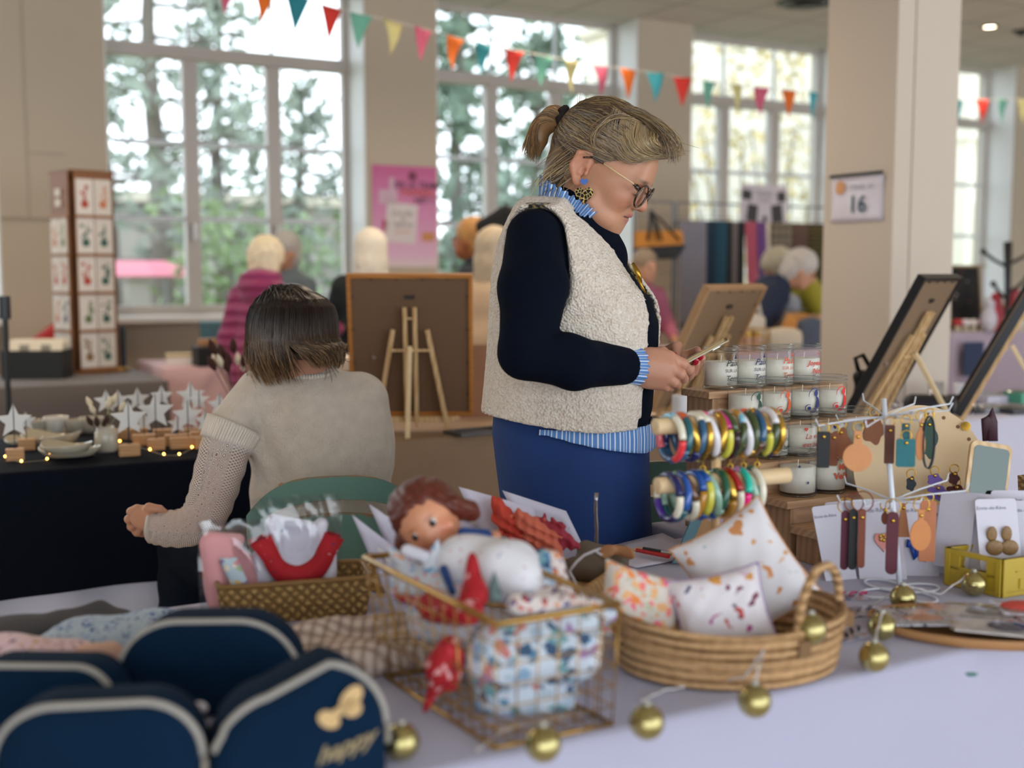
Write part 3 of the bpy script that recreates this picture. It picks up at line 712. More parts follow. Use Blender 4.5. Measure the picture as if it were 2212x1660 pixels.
# wooden counter behind the kraft stall
c0 = uat(694, 4.55); c1 = uat(1105, 4.55); t = thing('counter', 'low brown wooden counter with a pale top edge behind the cork picture', 'counter', UV(c0, 4.5), TH)
m = MB(); m.box(((c1-c0)/2, .14, .45), (c1-c0-.06, .22, .9)); m.build('body', wood('#6d4a30', '#4e3423', 2), t, bevel=.005)
m = MB(); m.box(((c1-c0)/2, .14, .925), (c1-c0, .28, .05)); m.build('top_board', M('#d9c3ac', .5), t, bevel=.006)
# ---- easels with pictures
pine_m = wood('#d9b98a', '#c29a66', 3, 'Z')
def easel(loc, rz, pw, ph, fr, plabel, elabel, tilt=15, back='#75573c', fw=.014):
    T = math.radians(tilt); s, c = math.sin(T), math.cos(T); z0 = .055; P = lambda x, h, o=0: V(x, -h*s-o*c, z0+h*c-o*s)   # o = offset towards the back
    t = thing('picture', plabel, 'picture', loc, rz); e = thing('easel', elabel, 'easel', loc, rz)
    def slab(mb, x0, x1, h0, h1, o0, o1, mi=0):
        a = [P(x, h, o) for x in (x0, x1) for h in (h0, h1) for o in (o0, o1)]; mb.add(a, [(0, 1, 3, 2), (4, 6, 7, 5), (0, 4, 5, 1), (2, 3, 7, 6), (0, 2, 6, 4), (1, 5, 7, 3)], mi)
    f = MB(); W_ = pw/2
    for x0, x1, h0, h1 in ((-W_, W_, ph-fw, ph), (-W_, W_, 0, fw), (-W_, -W_+fw, fw, ph-fw), (W_-fw, W_, fw, ph-fw)): slab(f, x0, x1, h0, h1, -.025, .004)
    f.build('frame', fr, t, bevel=.0015)
    b = MB(); slab(b, -W_+fw, W_-fw, fw, ph-fw, -.012, -.004); b.build('backing_board', M(back, .8, nz=30, amt=.05), t)
    ck = M('#2b2521', .5)
    def clip(nm, *a_): k = MB(); slab(k, *a_); k.build(nm, ck, t)
    for i in range(4):
        for x in (-W_+fw+.004, W_-fw-.004): clip('clip', x-.006, x+.006, ph*(.15+.23*i), ph*(.15+.23*i)+.005, -.004, .0)
        x = -W_+pw*(.2+.2*i); clip('clip', x-.003, x+.003, ph-fw-.008, ph-fw, -.004, 0)
    clip('hanger', -.016, .016, ph*.83, ph*.83+.012, -.004, .004)
    kn = MB(); kn.ell(P(-pw*.3, ph*.42, .0), .009, 10, 6); kn.build('button', M('#8a7465', .4), t)
    top = ph*.78; o = .016
    for x in (-.017, .017): q = MB(); q.beam(P(x, -.035, o), P(x, top, o), .014, .016, up=(0, 1, 0)); q.build('centre_post', pine_m, e, bevel=.002)
    for sx in (-1, 1): q = MB(); q.beam(P(sx*.13, -.075, o), P(sx*.058, top*.80, o), .016, .014, up=(0, 1, 0)); q.build('side_leg', pine_m, e, bevel=.002)
    q = MB(); q.beam(P(-.066, top*.62, o+.01), P(.066, top*.62, o+.01), .008); q.beam(P(-.017, top*.9, o), P(.017, top*.9, o), .006); q.build('crossbar', pine_m, e)
    q = MB(); q.beam(P(-.15, -.012, .0), P(.15, -.012, .0), .028, .02, up=(0, 0, 1)); q.build('ledge', pine_m, e, bevel=.002)
    a = P(0, top*.66, o+.02); L = .30; q = MB(); q.beam(a, V(a.x, a.y-.16, .008), .015, .015, up=(1, 0, 0)); q.build('rear_leg', M('#e3cba0', .5, nz=30), e, bevel=.002)
    return t, e
p = FT(888, 4.05, .75)
easel(p, math.atan2(.02, 1), .425, .50, wood('#b9772c', '#9a5f20', 5), 'back of a framed picture with an orange wood frame on the kraft paper stall', 'pale pine easel on the kraft stall propping the orange framed picture', 11, '#6b5039')
p = FT(1478, 4.3, .75); easel(p, math.atan2(.76, .65), .41, .50, M('#b28a62', .5, nz=20), 'back of a tan framed picture tilting right, behind the standing woman', 'pale easel holding the tan framed picture behind the phone', 27, '#8f7458')
p = FT(1880, 3.95, .75); easel(p, math.atan2(.8, .6), .40, .54, M('#16171a', .4), 'back of a black framed picture leaning to the right before the column', 'pale pine easel holding the black framed picture before the column', 27, '#7d664e')
p = FT(2085, 4.2, .75); easel(p, math.atan2(.93, .36), .40, .56, M('#14151a', .4), 'black framed picture seen edge-on at the right edge', 'pale pine easel holding the edge-on black picture at the right edge', 27, '#7d664e')

# ---- posters and signs
def sheet(px0, py0, px1, py1, v, name, label, cat, mat, mats_extra=(), fn=None, thick=.002):
    """flat sheet parallel to the window wall between two picture corners"""
    a = onv(px0, py0, v); b = onv(px1, py1, v); c = onv(px0, py1, v); w = uof(b)-uof(a); h = a.z-c.z
    t = thing(name, label, cat, UV(uof(a), v, c.z), TH); m = MB(); m.box((w/2, 0, h/2), (w, thick, h)); m.build('sheet', mat, t)
    if fn: fn(t, w, h)
    return t
def poster(t, w, h):
    def q(nm, x0, z0, x1, z1, col, ang=0):
        m = MB(); m.box(((x0+x1)/2*w, -.0025, (z0+z1)/2*h), ((x1-x0)*w, .001, (z1-z0)*h), Matrix.Rotation(ang, 3, 'Y')); m.build(nm, M(col, .8), t)
    q('card', .20, .24, .68, .63, '#d5cbc9', T_(5)); q('ribbon', .15, .36, .25, .46, '#b2385f'); q('ring_picture', .76, .26, .96, .35, '#c58a5a'); q('vase_picture', .1, .62, .38, .76, '#c9a9b9'); q('vase_neck', .26, .76, .34, .88, '#c9a9b9')
    def tx(s, x, z, size, col, **k):
        m = MB(); addtext(m, s, size, lambda a, b: V(x*w+a, -.0035, z*h+b), **k); m.build('lettering', M(col, .8), t)
    tx('DE LA TEAM', .68, .81, .062, '#3b2630', bold=.001); tx('PAPIERS', .70, .735, .075, '#c0492f', bold=.001); tx('NET ?', .80, .66, .062, '#3b2630', bold=.001)
    tx('Cire fée', .45, .53, .05, '#5e5a55', shear=.2); tx('de', .47, .475, .04, '#5e5a55'); tx('Sabrina', .47, .42, .05, '#4f5350', shear=.2); tx('28 NOV', .46, .35, .035, '#cc6f58')
    m = MB(); m.lathe([(.035, 0), (.035, .001)], n=20); o = m.build('round_mark', M('#7d3f59', .8), t); o.rotation_euler = (PI/2, 0, 0); o.location = (.62*w, -.003, .9*h)
pk = NT('poster_pink'); _s = pk.new('ShaderNodeSeparateXYZ'); pk.link(pk.tc.outputs['Generated'], _s.inputs[0]); pk.col(pk.ramp(_s.outputs[2], [(0, '#ddcdcf'), (.12, '#dcb3cd'), (.45, '#d08fb4'), (.95, '#c2608f')])); pk.set(rough=.6)
sheet(803, 355, 944, 577, VP_-.006, 'poster', 'large pink poster taped to the pillar between the first two windows', 'poster', pk.m, fn=poster)
def info(t, w, h):
    for (x, z, a, b) in ((.13, .75, .2, .22), (.87, .73, .18, .24), (.25, .33, .22, .40), (.78, .33, .24, .42), (.52, .2, .08, .14)):
        m = MB(); m.box((x*w, -.003, z*h), (a*w, .001, b*h), Matrix.Rotation(.12*(1 if x < .5 else -1), 3, 'Y')); m.build('photograph', M('#2c2829', .6, nz=30, amt=.9), t)
    for k, s in enumerate(('TISSAGE', 'artisanal')): m = MB(); addtext(m, s, .045-.01*k, lambda a, b: V(.5*w+a, -.003, (.78-.14*k)*h+b)); m.build('lettering', M('#6b6468', .7), t)
sheet(1600, 397, 1699, 490, 6.72, 'poster', 'small white poster with four dark photographs above the hanging scarves', 'poster', M('#b9b1b8', .6), fn=info)
# stand number on the column (hangs on its left face)
pf = lambda px, py: (lambda r: O+r*((cu_-.004)/(r.x*CT+r.y*ST)))(ray(px, py))
A_, B_ = pf(1795, 482), pf(1910, 376); vv0, vv1 = vof(A_), vof(B_); sw, sh = abs(vv1-vv0), B_.z-pf(1910, 478).z
st = thing('number_sign', 'laminated sheet reading stand 16 taped to the column', 'sign', UV(cu_-.004, vv0, pf(1852, 479).z), TH-PI/2)   # local x runs from far to near
m = MB(); m.grid(lambda a, b: (a*sw, -.003-.004*math.sin(a*5)*math.sin(b*4), b*sh), 12, 10); m.build('sheet', M('#d3cbd6', .3, spec=.6), st, True, solid=.0008)
def sg(nm, s, x, z, size, col, **k): m = MB(); addtext(m, s, size, lambda a, b: V(x*sw+a, -.0105, z*sh+b), **k); m.build(nm, M(col, .7), st)
sg('stand_lettering', 'STAND  N°', .62, .74, .028, '#6f7780'); sg('number', '16', .54, .36, .105, '#2f5560', bold=.0008)
m = MB()
for k in range(18): a = 2*PI*k/18; m.beam((.2*sw+.012*math.cos(a), -.0105, .76*sh+.012*math.sin(a)), (.2*sw+.031*math.cos(a), -.0105, .76*sh+.031*math.sin(a)), .006, .001, up=(0, 1, 0))
m.cyl((.2*sw, -.011, .76*sh), (.2*sw, -.0100, .76*sh), .014, 16); m.build('round_logo', M('#dba06a', .7), st)
m = MB(); m.box((sw*.5, -.012, sh+.004), (sw*1.03, .002, .014)); m.build('black_tape', M('#15181a', .6), st)

# ---- postcard tower
p = FT(183, 6.45, .75); tw = thing('postcard_tower', 'tall four-sided wooden postcard display standing on the grey stall', 'card display', p, math.radians(45)); hw = .125; HT = 1.08
m = MB(); wd_m = wood('#8a5a33', '#6f4526', 3, 'Z')
for k in range(4):
    R = Rz(k*PI/2); m.box(R @ V(0, -hw, HT/2+.01), (.21, .012, HT), R)
m.box((0, 0, .01), (.27, .27, .02)); m.box((0, 0, HT+.012), (.262, .262, .012)); m.build('wooden_faces', wd_m, tw)
m = MB(); m.cyl((0, 0, .0), (0, 0, HT), .02, 10); m.build('pole', M('#40332a', .6), tw)
for k in (0, 3):
    R = Rz(k*PI/2)
    for r in range(5): m = MB(); m.box(R @ V(0, -hw-.011, .03+r*.205), (.205, .014, .012), R); m.build('card_ledge', wood('#a5703f', '#8a5a33', 3), tw)
acc = ['#b04a3a', '#3d5f55', '#6a7a52', '#8a6a48', '#c07a55', '#4a5a70']
for k, side in ((0, 'right'), (3, 'left')):
    for r in range(5):
        if r == 4 and side == 'left': cards = [(-.0, '#d3c9be', .07, .04), (.001, '#d3c9be', .07, .04)]
        else: cards = [(-.051, '#d6d0c9', .096, .19), (.051, '#cfc8bf', .096, .19)]
        for ci, (x, cc_, w, h) in enumerate(cards):
            lab = 'picture postcard in the %s column of the %s face, %s row from the top' % (('left', 'right')[ci], side, ordn(4-r)) if w > .08 else 'small blank label card, %s of two at the top of the left face' % ('upper', 'lower')[ci]
            R = Rz(tw.rotation_euler.z+k*PI/2); z = .04+r*.205+(0 if w > .08 else .1-.055*ci)
            q = thing('postcard', lab, 'postcard', p+R @ V(x, -hw-.012, z), tw.rotation_euler.z+k*PI/2, 'postcards on the wooden tower')
            m = MB(); m.box((0, 0, h/2), (w, .002, h)); m.build('card', M(cc_, .7), q)
            if w > .08:
                rr = random.Random(k*50+r*7+ci); m = MB(); a = rr.choice(acc)
                m.cyl((0, -.002, h*.3), (0, -.0012, h*.3), .022, 12); m.beam((0, -.0016, h*.3), (.008, -.0016, h*.8), .006, .0008, up=(0, 1, 0))
                for j in range(5): an = rr.uniform(0, 6.3); m.cyl((.022*math.cos(an), -.002, h*(.45+.08*j)), (.022*math.cos(an), -.0012, h*(.45+.08*j)), rr.uniform(.004, .012), 8)
                m.build('picture', M(a, .7), q)
# black card box with cream cards
p = onz(62, 822, .75); bx = thing('card_box', 'low black box of cream cards at the front of the grey stall', 'box', p+V(0, .12, 0), math.radians(4))
m = MB(); m.box((0, 0, .005), (.30, .17, .01)); 
for s_ in (-1, 1): m.box((0, s_*.085, .075), (.31, .012, .15)); m.box((s_*.15, 0, .075), (.012, .17, .15))
m.build('shell', M('#12161a', .6), bx)
for k in range(6):
    q = thing('greeting_card', 'cream greeting card %s in the black box' % ('at the front of the row', 'second from the front', 'third from the front', 'fourth from the front', 'fifth from the front', 'at the back of the row')[k], 'card', bx.location+Rz(math.radians(4)) @ V(0, -.05+.02*k, .012), math.radians(4), 'cream cards in the black box')
    m = MB(); m.grid(lambda a, b: (-.135+.27*a, .05*b+.0*a, .19*b), 2, 3); m.build('card', M('#e2d8c4', .8), q, solid=.003)
    if k == 0:
        for x in (-.06, .05): m = MB(); m.box((x, .034, .145), (.05, .002, .04), Matrix.Rotation(-.26, 3, 'X')); m.build('printed_motif', M('#8a8578', .8), q)
# red jacket and chair behind
p = FT(85, 6.95); jk = thing('folded_jacket', 'bright red jacket with black lining heaped behind the postcard tower', 'jacket', p+V(0, 0, .75), 0)
vol('red_shell', [S_cap((-.12, 0, .06), (.12, 0, .2), .05, .07), S_ell((.1, .02, .1), (.13, .09, .12)), S_cap((.1, 0, .18), (.26, .03, .24), .06, .05)], M('#b01c1a', .7, nz=6, bump=20, bs=.5), jk, .012, .03)
vol('black_lining', [S_ell((.08, -.06, .05), (.14, .06, .07))], M('#16181c', .7), jk, .012, .02)
b0 = MB(); b0.box((0, 0, .71), (.8, .35, .06)); [b0.box((x, y, .34), (.04, .04, .68)) for x in (-.36, .36) for y in (-.14, .14)]
single(b0, 'bench', 'plain wooden bench behind the grey stall carrying the red jacket', 'bench', wood('#8a6a48', '#6d5036', 3), p+V(.05, 0, 0), TH)
# gilt tray with candles
p = onz(228, 806, .75)+V(0, .08, 0); tr = thing('mirror_tray', 'round gilt-rimmed tray at the right end of the grey stall', 'tray', p)
m = MB(); m.lathe([(.0, .0), (.10, .0), (.105, .006), (.105, .028), (.10, .028), (.10, .008), (0, .008)], n=28); m.build('tray_body', M('#a5864a', .25, .9), tr, True)
for (x, y, h, r, c_, lab) in ((-.05, .01, .10, .018, '#e3d9c9', 'short ivory candle at the left of the gilt tray'), (-.01, .03, .19, .016, '#d9b88f', 'tall honey candle on the gilt tray'), (.035, -.01, .16, .017, '#2f4a3c', 'dark green candle with gold bands on the gilt tray'), (.06, .04, .24, .017, '#25303a', 'tallest slate candle at the right of the gilt tray'), (.0, -.06, .035, .016, '#cfc7bb', 'small white tealight at the front of the gilt tray')):
    q = thing('candle', lab, 'candle', p+V(x, y, .009), 0, 'candles on the gilt tray'); m = MB(); m.cyl((0, 0, 0), (0, 0, h), r, 14); m.build('wax', M(c_, .5), q, bevel=.002); m = MB(); m.cyl((0, 0, h), (0, 0, h+.012), .0015, 6); m.build('wick', M('#2a2522'), q)
# stand at the far left edge
p = FT(7, 4.6); t = thing('pole_stand', 'thin black pole with a knob at the left edge of the picture', 'stand', p); m = MB(); m.cyl((0, 0, 0), (0, 0, 1.16), .011, 10); m.cyl((0, 0, 1.12), (0, 0, 1.21), .022, 12); m.build('pole', M('#15191c', .4), t)
m = MB(); [m.beam((0, 0, .12), (.2*math.cos(a), .2*math.sin(a), .01), .015) for a in (.3, 2.4, 4.5)]; m.build('tripod_foot', M('#15191c', .4), t)
# things on the pink stall
def item_box(px, Y, z, w, d, h, col, name, label, rz=0, lid=None, rough=.6):
    t = thing(name, label, name.replace('_', ' '), FT(px, Y, z), rz); m = MB(); m.box((0, 0, h/2), (w, d, h)); m.build('body', M(col, rough), t, bevel=.004)
    if lid: m = MB(); m.box((0, 0, h+.008), (w*1.04, d*1.04, .016)); m.build('lid', M(lid, .5), t, bevel=.003)
    return t
item_box(385, 6.75, .771, .16, .12, .05, '#e6e0da', 'gift_box', 'white box with a thin gilt edge on the pink stall', .3, '#cdb27a')
item_box(452, 6.7, .771, .19, .15, .11, '#14161b', 'storage_box', 'black box at the right of the pink stall', .5, None)
item_box(455, 7.2, .771, .14, .1, .22, '#3f6672', 'storage_box', 'slate teal box standing behind the black box', .2, '#58808a')
item_box(445, 6.72, .884, .1, .06, .04, '#b98a5e', 'storage_box', 'tan packet lying on the black box', .6, None)
item_box(492, 6.9, .771, .05, .05, .26, '#3d3a36', 'storage_box', 'tall dark bottle carton beside the magenta jacket', 0, '#a58a58')

# ---- ornaments on the navy stall
wood_b = wood('#c79a6b', '#b08253', 5)
def star_thing(px, py, h, size, label, Y=None, bw=.075, rz=None):
    p = onz(px, py, .752); rz = TH-.1 if rz is None else rz; t = thing('star_ornament', label, 'ornament', p, rz, 'white stars on wooden blocks')
    m = MB(); m.box((0, 0, .0175), (bw, .032, .035)); m.build('wooden_base', wood_b, t, bevel=.0015)
    m = MB(); m.cyl((0, -.004, .03), (0, -.004, h), .0012, 6); m.build('wire', M('#1d1b1a', .5), t)
    pts = [(size*(1 if k % 2 == 0 else .45)*math.sin(PI*k/5), size*(1 if k % 2 == 0 else .45)*math.cos(PI*k/5)) for k in range(10)]
    m = MB(); m.prism(pts, lambda x, y, d: V(x, -.003+d, h-size*.95+y), .006); m.build('star', M('#dcdad6', .7), t, bevel=.0012)
for px, py, h, s, lab, bw in [
    (33, 995, .165, .052, 'large white star ornament at the far left of the navy stall', .05), (58, 972, .12, .032, 'small white star just behind the leftmost large star', .05),
    (280, 985, .165, .055, 'large white star in the front row on the widest pale block', .06), (338, 972, .175, .058, 'large white star second in the front row, above a square block', .05),
    (232, 955, .17, .04, 'small white star rising behind the dried grass jar', .05), (258, 950, .165, .036, 'small white star peeking over the front left large star', .05), (300, 948, .17, .04, 'small white star between the two largest stars', .06),
    (312, 962, .11, .036, 'low white star between the two front blocks', .07), (352, 950, .18, .038, 'narrow white star behind the second large star', .06),
    (385, 962, .10, .034, 'low white star right of the second large star', .08), (407, 968, .15, .05, 'medium white star on the long block at the right', .11), (414, 948, .19, .05, 'tall white star in the back row at the right', .08),
    (432, 955, .17, .036, 'narrow white star near the seated woman', .06), (445, 968, .12, .036, 'low white star close to the sweater sleeve', .07), (476, 955, .16, .042, 'white star rightmost of the row, beside the sleeve', .08)]:
    star_thing(px, py, h, s, lab, bw=bw)
glaze = NT('stoneware_glaze'); glaze.col(glaze.mix(glaze.noise(9), '#a39a86', '#b9b2a0')); glaze.set(rough=.12, coat=.5)
def dish(px, py, r, label, sx=1.5, z=.752, h=.02, warp=.006, rz=0):
    p = onz(px, py, z); t = thing('ceramic_dish', label, 'dish', p, rz); rs = []
    for (q, zz) in ((.02, .0), (.55, .0), (.8, .006), (1, h), (.97, h+.003), (.78, .010), (.5, .005), (.02, .004)):
        rs.append([V(r*q*sx*math.cos(a), r*q*math.sin(a), zz+(warp*math.cos(2*a+.6)*q**3+.003*math.sin(3*a)*q**3)+(.003 if zz < .001 else 0)) for a in [2*PI*k/40 for k in range(40)]])
    m = MB(); m.rings(rs, True, True, True); m.build('dish_body', glaze.m, t, True); return t
dish(152, 988, .062, 'shallow wavy glazed dish at the front edge of the navy stall', 1.5, h=.028); dish(145, 980, .055, 'wavy glazed dish stacked inside the front dish', 1.35, .775, .028)
dish(112, 962, .07, 'long glazed dish behind the stacked pair', 1.35, h=.035, warp=.01); dish(52, 962, .05, 'small round glazed plate at the left behind the block', 1.2, h=.02)
def bowl(px, py, r, h, label, col='#c4beb2'):
    p = onz(px, py, .752); t = thing('ceramic_bowl', label, 'bowl', p); m = MB(); m.lathe([(0, .003), (r*.55, .0), (r*.8, h*.3), (r, h*.95), (r*.98, h), (r*.93, h*.95), (r*.74, h*.35), (0, .01)], n=28); m.build('bowl_body', M(col, .25, nz=12), t, True)
bowl(78, 940, .04, .05, 'grey glazed bowl leftmost of the row behind the dishes', '#a8a092'); bowl(122, 938, .042, .06, 'pale glazed bowl second in the row behind the dishes', '#cfcac0'); bowl(165, 938, .036, .05, 'grey-beige bowl third in the row behind the dishes', '#aea697'); bowl(198, 936, .042, .055, 'wide beige bowl next to the dried grass jar', '#b5ac9c')
p = onz(230, 976, .752); t = thing('jar_vase', 'squat pale stoneware jar holding dried grasses', 'vase', p); m = MB(); m.lathe([(0, 0), (.03, 0), (.034, .01), (.034, .06), (.027, .072), (.024, .08), (.02, .078), (.02, .03), (0, .03)], n=24); m.build('jar_body', M('#bcb6a6', .2, nz=10), t, True)
def dried(p, n, h, label, colstem, colhead, cat='dried flowers', sp=.05, rnd=1, r=.009, name='dried_grass'):
    R = random.Random(rnd); t = thing(name, label, cat, p)
    for k in range(n):
        a = R.uniform(0, 6.28); q = R.uniform(.2, 1)*sp; hh = h*R.uniform(.7, 1); e = V(q*math.cos(a), q*math.sin(a)*.5, hh)
        m = MB(); m.tube([(0, 0, 0), (e.x*.3, e.y*.3, hh*.5), e], .0012, 5); o = m.build('stem', M(colstem, .8), t, True)
        m = MB(); d = V(e.x*.5, e.y*.5, hh*.4).normalized(); m.tube([e, e+d*r*1.3, e+d*r*2.8, e+d*r*4], [r*.3, r, r*.8, r*.1], 7); m.build('seed_head', M(colhead, .9, nz=60), o, True)
dried(p+V(0, 0, .035), 7, .115, 'pale dried bunny-tail grasses standing in the stoneware jar', '#8a8a66', '#d8ccb0', sp=.05, rnd=3)
dried(p+V(-.012, -.02, .04), 4, .05, 'dark brown dried sprig drooping over the stoneware jar', '#4a2f24', '#3b241d', sp=.04, rnd=8)
p = FT(505, 4.0, .752); t = thing('bud_vase', 'dark vase behind the seated woman on the navy stall', 'vase', p); m = MB(); m.lathe([(0, 0), (.03, 0), (.036, .04), (.022, .09), (.018, .09), (.03, .04), (0, .01)], n=20); m.build('vase_body', M('#2a2320', .4), t, True)
dried(p+V(0, 0, .02), 12, .27, 'rust brown eucalyptus and white bunny-tails in the dark vase', '#40231b', '#3f1f19', sp=.11, rnd=5, r=.014, name='dried_bouquet')
dried(p+V(.01, 0, .03), 5, .22, 'cream bunny-tail heads among the rust brown sprigs', '#6a5a40', '#ded0b6', sp=.10, rnd=12, r=.012, name='dried_bouquet')
# fairy lights on the navy stall
fp = [(20, 980), (55, 990), (110, 985), (135, 962), (170, 955), (235, 959), (265, 947), (300, 955), (330, 965), (360, 975), (393, 975), (420, 960), (449, 945)]
ft_ = thing('fairy_lights', 'thin wire of tiny warm fairy lights among the star ornaments', 'string lights', (0, 0, 0))
P3 = [onz(x, y+6, .757)+V(0, -.028, .0) for x, y in fp]; m = MB(); m.tube(P3, .0009, 5); m.build('wire', M('#c9b79a', .4, .5), ft_)
for q in P3: m = MB(); m.ell(q+V(0, 0, .004), .0034, 8, 6); m.build('bulb', M('#ffcf82', .4, emit='#ffb652', es=9), ft_, True)
# kraft stall odds and ends
t = thing('lying_frame', 'thin dark frame lying flat on the kraft paper', 'frame', onz(1030, 936, .752), TH+.1); m = MB()
for x, y, w, d in ((0, .05, .2, .01), (0, -.05, .2, .01), (-.1, 0, .01, .1), (.1, 0, .01, .1)): m.box((x, y, .006), (w, d, .012))
m.build('frame_bars', M('#2a2523', .4), t); m = MB(); m.box((0, 0, .003), (.19, .09, .004)); m.build('glass', M('#4a423c', .1), t)
t = thing('cardboard_sheet', 'tan cardboard sheet leaning on the counter behind the easel', 'cardboard', FT(1035, 4.35, .752), TH-.2); m = MB(); m.box((0, .06, .14), (.14, .004, .28), Matrix.Rotation(-.25, 3, 'X')); m.build('sheet', M('#96694c', .8, nz=8), t)
t = thing('paper_roll', 'white paper roll standing upright behind the bracelets', 'paper roll', FT(1474, 3.95, .752)); m = MB(); m.lathe([(.012, 0), (.029, 0), (.029, .135), (.012, .135), (.012, .002)], n=24); m.build('roll', M('#d9d8de', .6), t, True); t.children[0].modifiers.new('e', 'EDGE_SPLIT')
t = thing('paper_pile', 'loose pale wrapping paper lying on the kraft stall behind the paper roll', 'paper', onz(1470, 900, .752), TH)
m = MB(); m.grid(lambda a, b: (-.16+.32*a, -.12+.24*b, .004+.018*abs(math.sin(a*7+b*4))*abs(math.sin(b*6))), 14, 12); m.build('paper_sheet', M('#e5d2c0', .8), t, True, solid=.001)
# ================================================================ STANDING WOMAN WITH THE PHONE
def join_vols(name, parts, mat, parent, off):
    Ps, Qs, Cs, n = [], [], [], 0
    for P, Q, C in parts: Ps.append(P); Qs.append(Q+n); Cs.append(C); n += len(P)
    P, Q, C = np.concatenate(Ps), np.concatenate(Qs), np.concatenate(Cs)
    me = bpy.data.meshes.new(name); me.vertices.add(len(P)); me.vertices.foreach_set('co', (P-np.array(off)).ravel())
    me.loops.add(len(Q)*4); me.loops.foreach_set('vertex_index', Q.ravel()); me.polygons.add(len(Q))
    me.polygons.foreach_set('loop_start', np.arange(len(Q))*4); me.polygons.foreach_set('loop_total', np.full(len(Q), 4))
    me.update(calc_edges=True); me.validate(); me.polygons.foreach_set('use_smooth', [True]*len(me.polygons)); me.materials.append(mat)
    ca = me.color_attributes.new('Col', 'FLOAT_COLOR', 'POINT'); ca.data.foreach_set('color', C.ravel())
    o = bpy.data.objects.new(name, me); COL.objects.link(o); o.parent = parent; return o
def cmix(C, m, hexc):
    c = np.array(rgb(hexc)); m = np.clip(m, 0, 1)[:, None]; return C*(1-m)+c*m
def blob(P, c, r, p=2): return np.exp(-((((P-np.array(c))/np.array(r))**2).sum(1))**(p/2))
skin_v = vcol('skin', .48, sss=.08, bump=260, bs=.12, bd=.0006)
SK = '#c08c6e'
def strands(paths, cols, r, name, parent, mat, off, n=3):
    """many thin strands as one mesh; paths: list of point lists"""
    m = MB(); C = []
    for pth, c in zip(paths, cols):
        L = len(pth); rr = [r*(.6+.7*math.sin(PI*(.1+.85*i/(L-1)))) for i in range(L)]
        rr[-1] = r*.25
        m.tube(pth, rr, n, cap=False)
        cc = c if isinstance(c[0], (list, tuple)) else [c]*L
        for q in cc: C += [q]*n
    return m.build(name, mat, parent, True, off=off, cols=C, fixn=False)
base_w = FT(1240, 2.5); wm = thing('person', 'standing woman with glasses and short ponytail in a cream fleece vest, reading her phone', 'person', base_w)
OW = tuple(base_w)
# ---- head frame
Rh = np.array(Matrix.Rotation(math.radians(-18), 3, 'Z') @ Matrix.Rotation(math.radians(29), 3, 'Y'))*1.065
ear_w = np.array(at(1265, 366, 2.40)); HO = ear_w-Rh @ np.array((0, -.072, 0))
H = lambda *a: Vector(HO+Rh @ np.array(a, float))
HS = 1.0
hp = [S_ell((.003, 0, .040), (.097, .075, .082)), S_ell((.045, 0, -.012), (.056, .060, .075)), S_ell((-.03, 0, .01), (.06, .066, .07)),
      S_ell((.062, -.030, -.062), (.034, .028, .026)), S_ell((.062, .030, -.062), (.034, .028, .026)), S_cap((.03, -.048, -.05), (.078, -.016, -.076), .018, .016), S_cap((.03, .048, -.05), (.078, .016, -.076), .018, .016),
      S_ell((.083, 0, -.076), (.017, .021, .018)), S_ell((.050, 0, -.086), (.036, .034, .022)),
      S_cap((.093, -.034, .028), (.093, .034, .028), .013), S_ell((.092, 0, .05), (.014, .035, .03)),
      S_ell((.074, -.040, -.014), (.027, .022, .026)), S_ell((.074, .040, -.014), (.027, .022, .026)), S_ell((.084, 0, -.044), (.018, .026, .022)),
      ('sub', S_ell((.110, -.032, .008), (.017, .017, .012)), .012), ('sub', S_ell((.110, .032, .008), (.017, .017, .012)), .012),
      ('k', .004, S_ell((.0895, -.031, .006), (.0125, .0145, .0115))), ('k', .004, S_ell((.0895, .031, .006), (.0125, .0145, .0115))),
      ('k', .006, S_cap((.101, 0, .020), (.113, 0, -.010), .0075, .010)), ('k', .005, S_ell((.1135, 0, -.0145), (.0125, .012, .0105))),
      ('k', .004, S_ell((.104, -.0125, -.0185), (.0105, .0065, .0075))), ('k', .004, S_ell((.104, .0125, -.0185), (.0105, .0065, .0075))),
      ('k', .005, S_cap((.092, -.021, -.0425), (.1015, -.002, -.0385), .0035, .0058)), ('k', .005, S_cap((.092, .021, -.0425), (.1015, .002, -.0385), .0035, .0058)),
      ('k', .005, S_cap((.089, -.018, -.0505), (.0965, 0, -.0515), .004, .0062)), ('k', .005, S_cap((.089, .018, -.0505), (.0965, 0, -.0515), .004, .0062)),
      ('sub', S_cap((.098, -.022, -.0462), (.1055, 0, -.0455), .0016), .002), ('sub', S_cap((.098, .022, -.0462), (.1055, 0, -.0455), .0016), .002),
      ('sub', S_cap((.085, -.026, -.028), (.072, -.034, -.058), .0025), .008), ('sub', S_cap((.085, .026, -.028), (.072, .034, -.058), .0025), .008),
      ('sub', S_ell((.112, -.006, -.0245), (.006, .0028, .003)), .002)]
